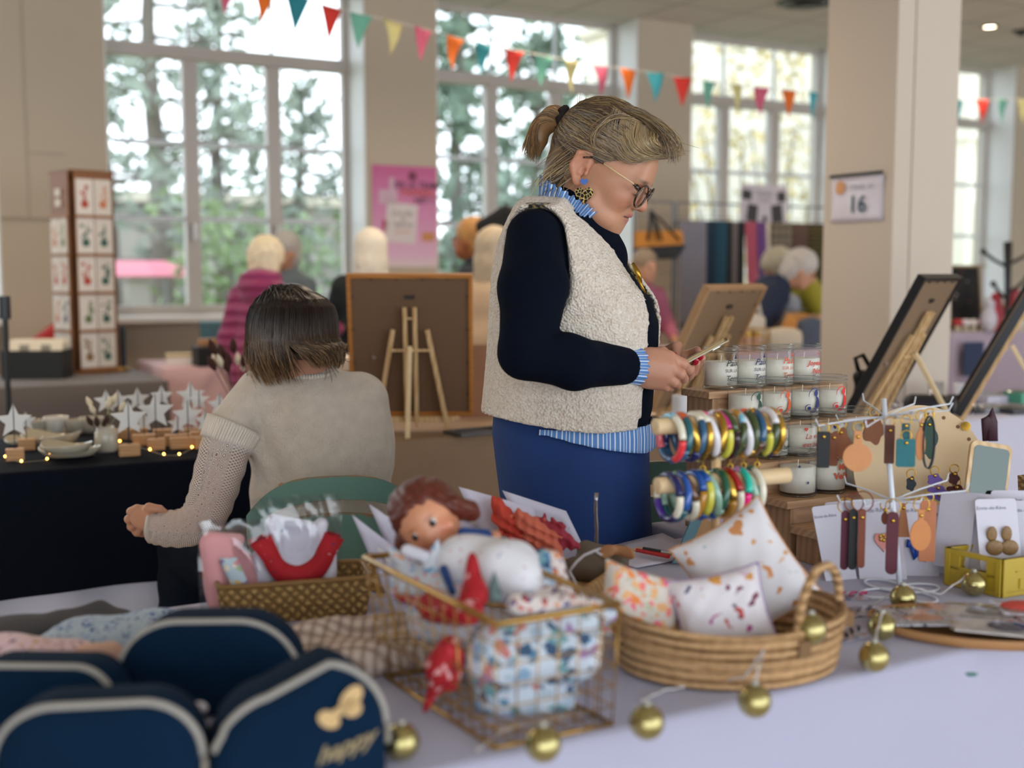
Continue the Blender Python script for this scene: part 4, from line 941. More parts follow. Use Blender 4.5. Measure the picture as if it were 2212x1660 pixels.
for sy in (-1, 1):
    Re = np.array(Matrix.Rotation(math.radians(14), 3, 'Y'))
    hp += [('k', .006, S_ell((-.012, sy*.076, .006), (.020, .008, .030), Re)), ('k', .004, S_cap((-.006, sy*.079, .032), (-.024, sy*.083, .022), .0045)), ('k', .004, S_cap((-.024, sy*.083, .022), (-.026, sy*.082, -.004), .0045, .004)),
           ('k', .004, S_cap((-.026, sy*.082, -.004), (-.010, sy*.078, -.026), .004)), ('k', .004, S_ell((-.003, sy*.076, -.027), (.009, .006, .009))), ('sub', S_ell((-.008, sy*.087, .006), (.010, .007, .018), Re), .004), ('sub', S_ell((.001, sy*.084, -.004), (.006, .009, .007)), .003), ('k', .003, S_ell((.006, sy*.079, -.006), (.004, .004, .006)))]
# neck leans back down to the shoulders, expressed in the head frame
nb = Rh.T @ (np.array(at(1212, 470, 2.5))-HO)/1.065**2
hp += [('k', .03, S_cap((-.005, 0, -.035), nb, .052, .052))]
P, Q = volume(hp, .0021, .018)
C = np.tile(np.array(rgb(SK)), (len(P), 1)); nzv = np.sin(P[:, 0]*300)*np.sin(P[:, 1]*270)*np.sin(P[:, 2]*330)
C = cmix(C, .12*np.abs(nzv), '#9c6a50'); R2 = lambda c, r: blob(P, c, r)+blob(P, (c[0], -c[1], c[2]), r)
C = cmix(C, .55*R2((.085, -.045, -.018), (.02, .02, .018)), '#b9654f'); C = cmix(C, .5*blob(P, (.12, 0, -.016), (.012, .014, .012)), '#b8705c')
C = cmix(C, .35*R2((.075, -.055, .0), (.03, .012, .03)), '#a9765a'); C = cmix(C, .5*R2((.1, -.032, -.003), (.01, .016, .006)), '#a4705c')
C = cmix(C, .9*R2((.1035, -.009, -.0395), (.008, .013, .0045)), '#a6605a'); C = cmix(C, .9*R2((.0985, -.008, -.0515), (.009, .013, .005)), '#ad6660')
C = cmix(C, 1.3*R2((.100, -.013, -.0458), (.009, .013, .0013)), '#5d302a')
C = cmix(C, 1.2*R2((.104, -.032, .0005), (.012, .015, .0017)), '#2c1c16'); C = cmix(C, .9*R2((.105, -.034, .030), (.016, .018, .0038)), '#4b3527')
C = cmix(C, .3*((P[:, 1] < -.072) | (P[:, 1] > .072))*(np.abs(P[:, 0]+.01) < .03), '#b8674f')
C = cmix(C, (P[:, 2] > .01+.70*P[:, 0])*(np.abs(P[:, 1]) < .0745)*1.0, '#6b5846')
parts = [(HO+P @ Rh.T, Q, C)]
# ---- hands (right hand near the camera, left hand behind the phone)
def hpt(px, py, Y): return np.array(at(px, py, Y-.05))
k_ = .0045
rh = [S_cap(hpt(1358, 793, 2.405), hpt(1386, 795, 2.40), .027, .030), S_ell(hpt(1404, 795, 2.40), (.034, .022, .037)), S_ell(hpt(1424, 797, 2.395), (.030, .022, .036)),
      S_cap(hpt(1405, 768, 2.40), hpt(1444, 772, 2.40), .014, .0135), S_cap(hpt(1405, 785, 2.385), hpt(1447, 793, 2.385), .014, .0135), S_cap(hpt(1402, 805, 2.385), hpt(1439, 813, 2.385), .0135, .0125), S_cap(hpt(1400, 825, 2.395), hpt(1428, 829, 2.395), .013, .0115)]
fr = [((1444, 772, 2.40), (1475, 787, 2.405), (1487, 800, 2.43), .0128, .0118, .0098), ((1447, 793, 2.388), (1470, 808, 2.385), (1477, 818, 2.41), .0125, .0115, .0095), ((1439, 813, 2.388), (1456, 826, 2.388), (1462, 832, 2.412), .0118, .0108, .009), ((1428, 829, 2.395), (1440, 836, 2.395), (1447, 838, 2.415), .0105, .0098, .0082)]
for a, b, c, r0, r1, r2 in fr: rh += [('k', k_, S_cap(hpt(*a), hpt(*b), r0, r1)), ('k', .003, S_cap(hpt(*b), hpt(*c), r1, r2)), ('k', .003, S_cap(hpt(*c), hpt(c[0]-8, c[1]+1, c[2]+.025), r2, r2*.9))]
rh += [('k', .008, S_cap(hpt(1395, 772, 2.42), hpt(1430, 762, 2.455), .016, .013)), ('k', .004, S_cap(hpt(1430, 762, 2.455), hpt(1458, 778, 2.458), .012, .010))]
for a, b in (((1375, 800, 2.378), (1415, 790, 2.373)), ((1380, 812, 2.380), (1425, 808, 2.3745)), ((1385, 785, 2.380), (1425, 782, 2.376))): rh.append(('k', .004, S_cap(hpt(*a), hpt(*b), .0022, .0018)))
P, Q = volume(rh, .0018, .014); C = np.tile(np.array(rgb('#bf8a70')), (len(P), 1))
for a, b, c, *_ in fr: C = cmix(C, .35*blob(P, hpt(*a), (.012,)*3)+.35*blob(P, hpt(*b), (.011,)*3), '#b0664f')
parts.append((P, Q, C))
lh = [S_cap(hpt(1392, 800, 2.58), hpt(1425, 790, 2.565), .026, .028), S_ell(hpt(1452, 785, 2.55), (.032, .024, .030)),
      ('k', .008, S_cap(hpt(1432, 768, 2.545), hpt(1462, 750, 2.51), .016, .0125)), ('k', .004, S_cap(hpt(1462, 750, 2.51), hpt(1461, 776, 2.49), .0122, .0098))]
lf = [((1470, 790, 2.55), (1505, 794, 2.545), (1516, 774, 2.515)), ((1468, 800, 2.545), (1498, 803, 2.53), (1504, 785, 2.508)), ((1462, 808, 2.54), (1488, 812, 2.525), (1492, 797, 2.50)), ((1455, 772, 2.555), (1490, 766, 2.555), (1506, 757, 2.535))]
for a, b, c in lf: lh += [('k', k_, S_cap(hpt(*a), hpt(*b), .0115, .0105)), ('k', .003, S_cap(hpt(*b), hpt(*c), .0105, .0085))]
P, Q = volume(lh, .0018, .012); C = np.tile(np.array(rgb('#c08b72')), (len(P), 1)); parts.append((P, Q, C))
# trunk and legs under the clothes
tr_ = [S_cap(at(1212, 490, 2.5), at(1200, 540, 2.5), .04, .06), S_ell(at(1215, 620, 2.5), (.115, .14, .15)), S_ell(at(1240, 780, 2.5), (.14, .14, .18)), S_ell(at(1240, 930, 2.5), (.13, .15, .12)),
       S_cap(at(1157, 520, 2.34), at(1138, 760, 2.25), .045, .038), S_cap(at(1138, 760, 2.25), at(1240, 786, 2.25), .036, .034), S_cap(at(1240, 786, 2.25), at(1365, 794, 2.355), .034, .026), S_cap(at(1200, 520, 2.68), at(1190, 760, 2.72), .045, .038), S_cap(at(1190, 760, 2.72), at(1400, 800, 2.575), .036, .026)]
for y in (2.41, 2.59): g_ = FT(1240, y); tr_ += [S_cap(g_+V(0, 0, .85), g_+V(.02, 0, .48), .085, .055), S_cap(g_+V(.02, 0, .48), g_+V(0, 0, .09), .055, .036), S_cap(g_+V(0, 0, .05), g_+V(.14, 0, .035), .035, .03)]
P, Q = volume(tr_, .011, .03); parts.append((P, Q, np.tile(np.array(rgb(SK)), (len(P), 1))))
join_vols('body', parts, skin_v, wm, OW)
red_n = M('#b3122a', .15, coat=.6)
for c, d, nm in ((hpt(1458, 770, 2.478), V(0, -.3, -1), 0), (hpt(1513, 772, 2.503), V(.3, -.4, .8), 0), (hpt(1503, 782, 2.499), V(.3, -.4, .8), 0)):
    m = MB(); R_ = V(0, 0, 1).rotation_difference(Vector(d).normalized()).to_matrix(); m.ell(c, (.0068, .004, .009), 12, 8, R_); m.build('fingernail', red_n, wm, True, off=OW, label='red lacquered fingernail')
# ---- clothing volumes from rows of (py, back px, front px, half width)
YAW = math.radians(-13); fc_, ls_ = np.array((math.cos(YAW), math.sin(YAW))), np.array((-math.sin(YAW), math.cos(YAW)))
def loft_fn(rows, Y, grow=0.0, ptop=None):
    zs = np.array([at(1240, r[0], Y).z for r in rows]); sc = Y/F
    xb = np.array([at(r[1], r[0], Y).x for r in rows]); xf = np.array([at(r[2], r[0], Y).x for r in rows]); b = np.array([r[3] for r in rows])
    o = np.argsort(zs); zs, xb, xf, b = zs[o], xb[o], xf[o], b[o]
    def f(X):
        z = X[..., 2]; XB = np.interp(z, zs, xb); XF = np.interp(z, zs, xf); B = np.interp(z, zs, b)+grow; Wd = (XF-XB)/2+grow
        A = np.sqrt(np.maximum(Wd**2-(B*math.sin(YAW))**2, 1e-4))/math.cos(YAW); cx = (XF+XB)/2
        dx, dy = X[..., 0]-cx, X[..., 1]-Y; xp = dx*fc_[0]+dy*fc_[1]; yp = dx*ls_[0]+dy*ls_[1]
        q = (np.abs(xp/A)**2.3+np.abs(yp/B)**2.3)**(1/2.3); return (q-1)*np.minimum(A, B), xp, yp, A, B, cx
    lo = (xb.min()-.1, Y-.32, zs.min()-.02); hi = (xf.max()+.1, Y+.32, zs.max()+.02); return f, lo, hi, zs
vest_rows = [(398, 1172, 1232, .08), (425, 1135, 1250, .15), (450, 1112, 1272, .185), (480, 1098, 1300, .2), (520, 1083, 1335, .21), (560, 1074, 1358, .213), (600, 1067, 1388, .215), (650, 1063, 1424, .215), (700, 1059, 1438, .205),
             (760, 1054, 1436, .198), (820, 1048, 1428, .198), (880, 1041, 1424, .2), (905, 1038, 1418, .202), (950, 1036, 1410, .205)]
vf, lo, hi, vz = loft_fn(vest_rows, 2.5)
ez = [at(1240, y, 2.5).z for y in (470, 485, 542, 593, 634, 670, 740, 830, 880, 907, 932, 945)]
ex = [at(x, 590, 2.36).x for x in (1245, 1268, 1332, 1362, 1390, 1402, 1400, 1392, 1386, 1374, 1330, 1290)]
ez, ex = np.array(ez)[::-1], np.array(ex)[::-1]
def carve_front(X):
    d, xp, yp, A, B, cx = vf(X); z = X[..., 2]; E = np.interp(z, ez, ex)
    # angle at which the near surface reaches the front edge seen in the photograph
    ph = np.linspace(0, 1.5, 40)
    w = np.zeros_like(z); best = np.full(z.shape, 9.0)
    for p_ in ph:
        x_ = cx+A*math.cos(p_)*math.cos(YAW)-B*math.sin(p_)*math.sin(-YAW); e = np.abs(x_-E); s = e < best; best[s] = e[s]; w[s] = (B*math.sin(p_))[s]
    return np.maximum(np.abs(yp)-w, -xp+.02)
zs_sh, zs_nk = at(1150, 448, 2.35).z, at(1190, 422, 2.45).z
def vest_top(X):
    d, xp, yp, A, B, cx = vf(X); return (zs_nk-(zs_nk-zs_sh)*np.clip((np.abs(yp)-.07)/.11, 0, 1.6)-X[..., 2])*-1
zb_ = at(1050, 912, 2.3).z; zf_ = at(1300, 937, 2.3).z; xb_, xf_ = at(1050, 912, 2.3).x, at(1300, 937, 2.3).x
hem = lambda X: (zb_+(zf_-zb_)*np.clip((X[..., 0]-xb_)/(xf_-xb_), 0, 1))-X[..., 2]
vest_d = lambda X: np.maximum(np.maximum(vf(X)[0], vest_top(X)), hem(X))
arm_pts = [at(1152, 512, 2.33), at(1152, 620, 2.27), at(1134, 762, 2.235)]
def vnoise(X): return (np.sin(X[..., 0]*330+3*np.sin(X[..., 2]*110))*np.sin(X[..., 1]*310+2*np.sin(X[..., 0]*90))*np.sin(X[..., 2]*350+2*np.sin(X[..., 1]*85)))*.0016+np.sin(X[..., 0]*16+X[..., 2]*9)*.002
def vcolor(P):
    C = np.tile(np.array(rgb('#e6dccf')), (len(P), 1)); X = P[None]; d = carve_front(X)[0]; f = vf(X); inner = (np.abs(d) < .010) & (f[0][0] < -.007) & (f[1][0] > .02)
    arm = np.min([_dist(S_cap(arm_pts[i], arm_pts[i+1], .076), P) for i in (0, 1)], 0); inner |= (arm < .006) & (f[0][0] < -.010)
    leo = np.sin(P[:, 0]*420+2*np.sin(P[:, 2]*150))*np.sin(P[:, 2]*380+2*np.sin(P[:, 1]*130)) > .25
    return cmix(cmix(C, inner*1., '#14120f'), (inner & leo)*1., '#a8934f')
fl_ = NT('sherpa_fleece'); a_ = fl_.new('ShaderNodeVertexColor', layer_name='Col')
vo_ = fl_.voro(230, fl_.co(), 'Distance', 'SMOOTH_F1'); nn = fl_.noise(60, detail=5); hh = fl_.math('ADD', vo_, fl_.math('MULTIPLY', nn, .8))
fl_.link(fl_.mix(fl_.mask(hh, 1.25, .5), fl_.mix(1, a_.outputs[0], '#ddd3c8', 'MULTIPLY'), a_.outputs[0]), fl_.b.inputs['Base Color'])
fl_.bump(fl_.math('MULTIPLY', hh, -1), .9, .006); fl_.set(rough=.95, sheen=.3)
vst = vol('fleece_vest', [('f', vest_d, lo, hi), ('sub', ('f', carve_front, lo, hi), .008), ('sub', S_cap(arm_pts[0], arm_pts[1], .074, .077), .008), ('sub', S_cap(arm_pts[1], arm_pts[2], .077, .03), .008)] and
    [('k', .002, ('f', vest_d, lo, hi)), ('sub', ('f', carve_front, lo, hi), .008), ('sub', S_cap(arm_pts[0], arm_pts[1], .062, .076), .008), ('sub', S_cap(at(1190, 470, 2.75), at(1190, 600, 2.76), .07), .008)], fl_.m, wm, .0045, .002, OW, vcolor, vnoise, label='cream sherpa fleece vest with a leopard print lining')
# navy pullover: trunk + both sleeves
tz = lambda X: np.maximum(vf(X)[0]+.016, np.maximum(vest_top(X)+.012, hem(X)+.006*(X[..., 0] < xf_)))
slv = [('k', .002, ('f', tz, lo, hi)), S_cap(arm_pts[0], arm_pts[1], .054, .067), S_cap(arm_pts[1], arm_pts[2], .067, .050), S_cap(arm_pts[2], at(1240, 784, 2.235), .053, .051), S_cap(at(1240, 784, 2.235), at(1345, 791, 2.325), .051, .038), S_cap(at(1240, 480, 2.475), at(1284, 560, 2.47), .068, .070), S_cap(at(1225, 462, 2.475), at(1262, 500, 2.475), .066, .055),
       S_cap(at(1190, 490, 2.68), at(1185, 620, 2.72), .062, .066), S_cap(at(1185, 620, 2.72), at(1195, 765, 2.72), .064, .048), S_cap(at(1195, 765, 2.72), at(1375, 802, 2.60), .048, .036), S_cap(at(1222, 468, 2.49), at(1205, 490, 2.5), .070, .085)]
nv = NT('navy_wool'); nv.col(nv.mix(nv.noise(12), '#060b16', '#0a1220')); nn2 = nv.noise(9, detail=3); nv.bump(nv.math('ADD', nn2, nv.math('MULTIPLY', nv.noise(500), .12)), .5, .012); nv.set(rough=1, spec=.1)
def wr_(X):   # soft folds round the elbow
    e = np.array(arm_pts[2]); d = np.linalg.norm(X-e-np.array((.03, 0, .03)), axis=-1); return np.sin(d*85)*.0035*np.exp(-(d/.10)**2)
vol('navy_pullover', slv, nv.m, wm, .0055, .014, OW, warp=wr_)
# striped shirt: cuff, hem, frilled collar
st_ = NT('striped_cotton'); uvn = st_.new('ShaderNodeUVMap', uv_map='UVMap'); sxy = st_.new('ShaderNodeSeparateXYZ'); st_.link(uvn.outputs[0], sxy.inputs[0])
fr_ = st_.math('FRACT', sxy.outputs[0]); st_.col(st_.mix(st_.math('LESS_THAN', fr_, .24), '#5683bd', '#d9e2f0')); st_.set(rough=.8)
def striped_grid(m, fn, nu, nv_, n): 
    b = len(m.f); m.grid(fn, nu, nv_)
    for k in range(b, len(m.f)): m.uv[k] = [(u*n, v) for u, v in m.uv[k]]
# collar frill
cc_ = at(1228, 458, 2.475); na = V(.52, -.08, .85).normalized(); e1 = V(.85, -.22, -.5); e1 = (e1-na*e1.dot(na)).normalized(); e2 = na.cross(e1)
def frill(a, b):
    th = 2*PI*a; wv = math.sin(th*46)*.004*b+math.sin(th*17)*.003*b; r = .062+.020*b+wv
    return cc_+e1*(r*1.05*math.cos(th))+e2*(r*math.sin(th)*.98)+na*(-.014+.046*b+.003*math.sin(th*33)*b)
m = MB(); striped_grid(m, frill, 460, 6, 92); m.build('frilled_collar', st_.m, wm, True, off=OW, solid=.0008, label='blue and white striped frilled collar')
ca_, cb_ = at(1343, 791, 2.325), at(1380, 793, 2.348); cd = (cb_-ca_).normalized(); cx_ = cd.cross(UP).normalized(); cz_ = cx_.cross(cd)
def cuff(a, b):
    th = 2*PI*a; r = (.033+.003*b)*(1+.05*math.sin(th*19)*b)
    return ca_+cd*((cb_-ca_).length*b)+cx_*(r*.95*math.cos(th))+cz_*(r*math.sin(th))
m = MB(); striped_grid(m, cuff, 160, 6, 36); m.build('shirt_cuff', st_.m, wm, True, off=OW, solid=.0008, label='pleated striped shirt cuff')
pants_rows = [(895, 1068, 1398, .165), (930, 1066, 1402, .18), (980, 1072, 1402, .19), (1058, 1082, 1404, .19), (1175, 1096, 1409, .19), (1290, 1110, 1400, .185)]
pf_, plo, phi, pz = loft_fn(pants_rows, 2.5)
def hemfn(a, b):   # curved shirt tail below the vest
    th = -1.9+2.5*a; px = 1235+ (1402-1235)*0
    return None
def shirt_pt(th, z):
    X = np.array([[0, 0, z]]); d, xp, yp, A, B, cx = pf_(X); A, B, cx = A[0]+.012, B[0]+.012, cx[0]; c, s = math.cos(th), math.sin(th)
    k = (abs(c)**2.3+abs(s)**2.3)**(-1/2.3); xp, yp = A*c*k, B*s*k; return V(cx+xp*fc_[0]+yp*ls_[0], 2.5+xp*fc_[1]+yp*ls_[1], z)
ztop_, zl, zr = at(1300, 925, 2.36).z, at(1260, 936, 2.36).z, at(1400, 984, 2.36).z
def sh_g(a, b):
    th = -1.75+3.1*a; zbm = zr+(zl-zr)*max(0, min(1, (abs(th)-.35)/1.3))**1.3; return shirt_pt(th, ztop_+(zbm-ztop_)*b)+V(.002*math.sin(a*90), 0, 0)
m = MB(); striped_grid(m, sh_g, 120, 8, 62); m.build('shirt_tail', st_.m, wm, True, off=OW, solid=.0015, label='striped shirt tail below the vest')
blu = NT('royal_blue_cotton'); blu.col(blu.mix(blu.noise(7), '#052a60', '#073573')); blu.bump(blu.noise(5, detail=5), .35, .02); blu.set(rough=.8)
def pants_d(X): return np.maximum(np.maximum(pf_(X)[0], X[..., 2]-at(1200, 905, 2.4).z), at(1200, 1285, 2.5).z-X[..., 2])
pl = [('k', .002, ('f', pants_d, plo, phi))]
for y in (2.405, 2.595):
    g_ = FT(1245, y); pl += [S_cap(g_+V(0, 0, .66), g_+V(.02, 0, .4), .125, .11), S_cap(g_+V(.02, 0, .4), g_+V(0, 0, .13), .11, .105)]
crease = at(1170, 900, 2.31)
vol('trousers', pl+[('sub', S_cap(at(1193, 935, 2.305), at(1165, 1010, 2.30), .003), .006)], blu.m, wm, .007, .03, OW)
for y in (2.41, 2.59): g_ = FT(1245, y); m = MB(); m.ell(g_+V(.05, 0, .045), (.135, .048, .045), 16, 8); m.build('shoe', M('#2a2320', .5), wm, True, off=OW)
# ---- hair
hair_v = NT('woman_hair'); a_ = hair_v.new('ShaderNodeVertexColor', layer_name='Col'); hair_v.link(a_.outputs[0], hair_v.b.inputs['Base Color']); hair_v.set(rough=.42, spec=.5)
def face_cut(X): z, x = X[..., 2], X[..., 0]; return np.maximum((z-(.010+.72*x))/1.23, .004-x)
hb_ = [S_ell((-.004, 0, .050), (.102, .082, .090)), S_ell((-.052, 0, -.005), (.045, .068, .062)), S_cap((-.05, -.03, -.04), (-.045, .03, -.085), .03, .03), S_ell((.072, 0, .098), (.042, .052, .030)), S_cap((.098, -.03, .104), (.112, .03, .098), .017, .015),
       ('sub', ('f', face_cut, (-.2, -.2, -.2), (.3, .2, .3)), .006), ('sub', S_ell((-.010, -.09, .0), (.028, .020, .038)), .006), ('sub', S_ell((-.010, .09, .0), (.028, .020, .038)), .006)]
def hcol(P):
    L = (P-HO) @ Rh; C = np.tile(np.array(rgb('#6b5540')), (len(P), 1))
    s = np.sin(L[:, 2]*420+np.sin(L[:, 0]*40)*6+L[:, 1]*200); C = cmix(C, .5*(s > .2), '#8b7150'); C = cmix(C, blob(L, (.04, -.07, .04), (.04, .03, .03))+blob(L, (.04, .07, .04), (.04, .03, .03)), '#847868')
    C = cmix(C, blob(L, (-.055, 0, -.055), (.05, .2, .05))*.8, '#4c3f34'); return C
P, Q = volume(hb_, .0035, .02); hair = join_vols('hair', [(HO+P @ Rh.T, Q, hcol(HO+P @ Rh.T))], hair_v.m, wm, OW)
rn = random.Random(5); tie = V(-.098, 0, .052); paths, cols = [], []
def surf(p, lift=0): q = (p-V(-.004, 0, .045)); r = math.sqrt((q.x/.103)**2+(q.y/.084)**2+(q.z/.094)**2); return V(-.004, 0, .045)+q*((1+lift)/max(r, .3))
starts = [(-.05, .04, -.088), (-.045, .062, -.06), (-.038, .072, -.02), (-.036, .076, .02), (-.012, .080, .045), (.035, .078, .040), (.06, .068, .056), (.082, .052, .072), (.096, .03, .084), (.10, .0, .088), (.06, .0, .13), (.02, .0, .14)]
pal = [rgb('#8f7550'), rgb('#a58a5f'), rgb('#6b5540'), rgb('#55453a'), rgb('#b9a27a'), rgb('#938778')]
for k in range(1900):
    f = rn.uniform(0, len(starts)-1.001); i = int(f); a, b = V(*starts[i]), V(*starts[i+1]); s0 = a.lerp(b, f-i); sy = rn.choice((-1, -1, 1)); s0.y *= -sy*-1 if False else sy
    s0 += V(rn.gauss(0, .003), rn.gauss(0, .004), rn.gauss(0, .003)); lift = rn.uniform(.0, .045); wv = rn.uniform(-.006, .006); pts = []
    e_ = tie+V(.004, sy*rn.uniform(0, .016), rn.uniform(-.016, .016))
    for j in range(10):
        t = j/9; q = s0.lerp(e_, t); l = lift*math.sin(PI*min(1, t*1.02)) if t < .98 else 0
        q = surf(q, l) if t < .93 else q; q += V(0, 0, wv*math.sin(PI*t)); pts.append(H(*q))
    paths.append(pts); w = [3, 3, 4, 3, 1, 2] if not .2 < f/11 < .65 else [1, 1, 3, 2, 1, 6]
    if f < 3: w = [1, 0, 4, 6, 0, 2]
    cols.append(rn.choices(pal, w)[0])
for k in range(420):   # swept front wave
    y0 = rn.uniform(-.065, .05); s0 = surf(V(rn.uniform(-.01, .05), y0*.7, .13), .02); e = V(rn.uniform(.10, .128), y0*.8+rn.uniform(-.01, .01), rn.uniform(.088, .118)); m1 = s0.lerp(e, .45)+V(.002, 0, .026+rn.uniform(-.006, .008)); m2 = s0.lerp(e, .85)+V(.012, 0, .016+rn.uniform(-.006, .006))
    e2 = e+V(rn.uniform(-.004, .014), 0, rn.uniform(-.010, .006)); pts = []
    for j in range(9):
        t = j/8; q = s0*(1-t)**3+m1*3*t*(1-t)**2+m2*3*t*t*(1-t)+e2*t**3; pts.append(H(*q))
    paths.append(pts); cols.append(rn.choices(pal, [3, 3, 3, 2, 3, 3])[0])
for k in range(240):   # side locks falling over the temple then forward
    d = rn.gauss(.4, 2.0); g2 = rn.gauss(0, .009); s0 = V(.035+.01*d, -.045+.006*d, .126); m1 = V(.052+.012*d, -.080-.003*abs(d), .080+.009*d); m2 = V(.078+g2, -.078, .060+.007*d+g2); e = V(.116+.006*d, -.030+.012*d, .092+.006*d+rn.uniform(-.006, .006)); pts = []
    for j in range(11):
        t = j/10; q = s0*(1-t)**3+m1*3*t*(1-t)**2+m2*3*t*t*(1-t)+e*t**3; pts.append(H(*q))
    paths.append(pts); cols.append(rn.choices(pal, [3, 4, 1, 0, 5, 3])[0])
for k in range(70):   # loose strand loop behind the temple, flyaways at the nape
    if k < 16: s0 = V(.03+rn.gauss(0, .008), -.06, .125); m1 = V(-.02+rn.gauss(0, .006), -.092, .12); m2 = V(-.022+rn.gauss(0, .006), -.093, .05); e = V(.0+rn.uniform(-.004, .004), -.086, .045)
    else: s0 = V(-.03+rn.uniform(-.02, .03), -.075, .01+rn.uniform(-.03, .03)); m1 = s0+V(-.012, -.008, -.03); m2 = s0+V(-.03, 0, -.05); e = s0+V(rn.uniform(-.05, .0), rn.uniform(-.01, .02), rn.uniform(-.09, -.05))
    j_ = V(rn.gauss(0, .002), rn.gauss(0, .002), rn.gauss(0, .002)); pts = [H(*((s0*(1-t)**3+m1*3*t*(1-t)**2+m2*3*t*t*(1-t)+e*t**3)+j_)) for t in [i/9 for i in range(10)]]
    paths.append(pts); cols.append(rn.choices(pal, [3, 4, 2, 1, 4, 3])[0])
strands(paths, cols, .00062, 'hair_strands', hair, hair_v.m, OW)
# ponytail and its dark tie
pt = [S_ell((-.131, 0, .050), (.020, .022, .026)), S_ell((-.138, 0, .022), (.018, .020, .034)), S_cap((-.10, 0, .052), (-.12, 0, .056), .016, .022), S_cap((-.128, 0, .0), (-.120, 0, -.022), .014, .005)]
P, Q = volume(pt, .003, .015); pony = join_vols('ponytail', [(HO+P @ Rh.T, Q, np.tile(np.array(rgb('#8a6742')), (len(P), 1)))], hair_v.m, wm, OW)
paths, cols = [], []
for k in range(520):
    a = rn.uniform(0, 2*PI); q = rn.uniform(.8, 1.25); s0 = V(-.103, .014*math.cos(a), .053+.014*math.sin(a)); m1 = V(-.135-.012*q, .046*math.cos(a)*q, .072+.024*math.sin(a)*q); m2 = V(-.150, .044*math.cos(a)*q, .02+.02*math.sin(a)); e = V(-.128+rn.uniform(-.02, .012), .02*math.cos(a), -.02+rn.uniform(-.022, .02))
    paths.append([H(*((s0*(1-t)**3+m1*3*t*(1-t)**2+m2*3*t*t*(1-t)+e*t**3))) for t in [i/8 for i in range(9)]]); cols.append(rn.choices(pal+[rgb('#96683c')], [4, 2, 3, 2, 1, 0, 5])[0])
for k in range(22): 
    s0 = V(-.085, 0, .08); e = s0+V(rn.uniform(-.03, .03), rn.uniform(-.02, .02), rn.uniform(.02, .05)); paths.append([H(*s0.lerp(e, t)) for t in (0, .5, 1)]); cols.append(pal[4])
strands(paths, cols, .0007, 'ponytail_strands', pony, hair_v.m, OW)
m = MB(); ctr = V(-.101, 0, .052); 
m.tube([H(*(ctr+V(-.002+.003*math.sin(8*t)+.010*math.sin(t)*-1, .022*math.cos(t), .027*math.sin(t)))) for t in [2*PI*i/28 for i in range(28)]], [.0085*(1+.18*math.sin(i*2.1)) for i in range(28)], 8, loop=True)
m.build('hair_tie', M('#1d1214', .9, nz=80, bump=120), wm, True, off=OW, label='black scrunchie')
# ---- glasses
gl = thing('glasses', None, None, (0, 0, 0)); gl.parent = wm; gl.matrix_parent_inverse = Matrix.Identity(4)
tort = NT('tortoiseshell'); tort.col(tort.ramp(tort.noise(160), [(.45, '#0e0a0b'), (.62, '#4a3022'), (.7, '#8a6a3c')])); tort.set(rough=.15, coat=.5)
fm = MB()
for sy in (-1, 1):
    lp = [H(.1125-.004*abs(math.cos(t))*(1 if math.cos(t)*sy > 0 else -1), sy*.0345+.0248*math.cos(t), .004+.0222*math.sin(t)) for t in [2*PI*i/32 for i in range(32)]]
    fm.tube(lp, .0023, 8, loop=True)
    fm.beam(H(.107, sy*.055, .014), H(.100, sy*.066, .018), .006, .008)
    fm.tube([H(.100, sy*.066, .018), H(.096, sy*.070, .0185)], .003, 6)
fm.tube([H(.1135, -.0125, .012), H(.119, -.005, .016), H(.119, .005, .016), H(.1135, .0125, .012)], .002, 8)
fr1 = fm.build('rims', tort.m, wm, True, off=OW)
bpy.data.objects.remove(gl)
for sy in (-1, 1):
    m = MB(); m.tube([H(.098, sy*.069, .019), H(.06, sy*.0765, .0225), H(.028, sy*.080, .026)], [.0022, .0030, .0024], 8, flat=.6); m.build('glasses_arm', M('#d8bd8f', .35), fr1, True, off=OW, label='pale bamboo glasses arm')
    m = MB(); m.tube([H(.028, sy*.080, .026), H(.005, sy*.084, .027), H(-.012, sy*.083, .018)], [.0026, .0026, .002], 8); m.build('arm_tip', tort.m, fr1, True, off=OW)
    m = MB(); n_ = 24; m.add([H(.1115, sy*.0345+.0240*math.cos(2*PI*i/n_), .004+.0214*math.sin(2*PI*i/n_)) for i in range(n_)], [tuple(range(n_))]); m.build('lens', glassy('lens_glass', (.96, .96, .97, 1), .01, .35), fr1, off=OW, fixn=False)
# ---- earring: blue heart above a leopard heart
def heart(c, s, th, m, ux=V(1, 0, 0), uy=V(0, -1, 0)):
    pts = [(s*.0625*16*math.sin(t)**3/1.0*.5, s*.0625*.5*(13*math.cos(t)-5*math.cos(2*t)-2*math.cos(3*t)-math.cos(4*t))) for t in [2*PI*i/32 for i in range(32)]]
    m.prism(pts, lambda x, y, d: c+ux*x+V(0, 0, y)+uy*(d-th/2), th)
erx = V(.96, -.28, 0); ery = V(-.28, -.96, 0); m = MB(); heart(at(1262, 393, 2.388), .0165, .0022, m, erx, ery); ear1 = m.build('earring', M('#2f62b5', .3, coat=.4), wm, off=OW, label='blue heart stud')
leo = NT('leopard_acrylic'); vd = leo.voro(150, feature='DISTANCE_TO_EDGE'); leo.col(leo.mix(leo.math('GREATER_THAN', vd, .075), '#c9b06c', '#1a0d0c')); leo.set(rough=.5, spec=.2)
m = MB(); heart(at(1262, 421, 2.386), .039, .0022, m, erx, ery); m.build('leopard_heart', leo.m, ear1, off=OW, label='leopard print heart'); m = MB(); m.tube([at(1262, 399, 2.387), at(1262, 405, 2.386)], .0008, 6); m.build('link', M('#c9a24a', .2, 1), ear1, off=OW)
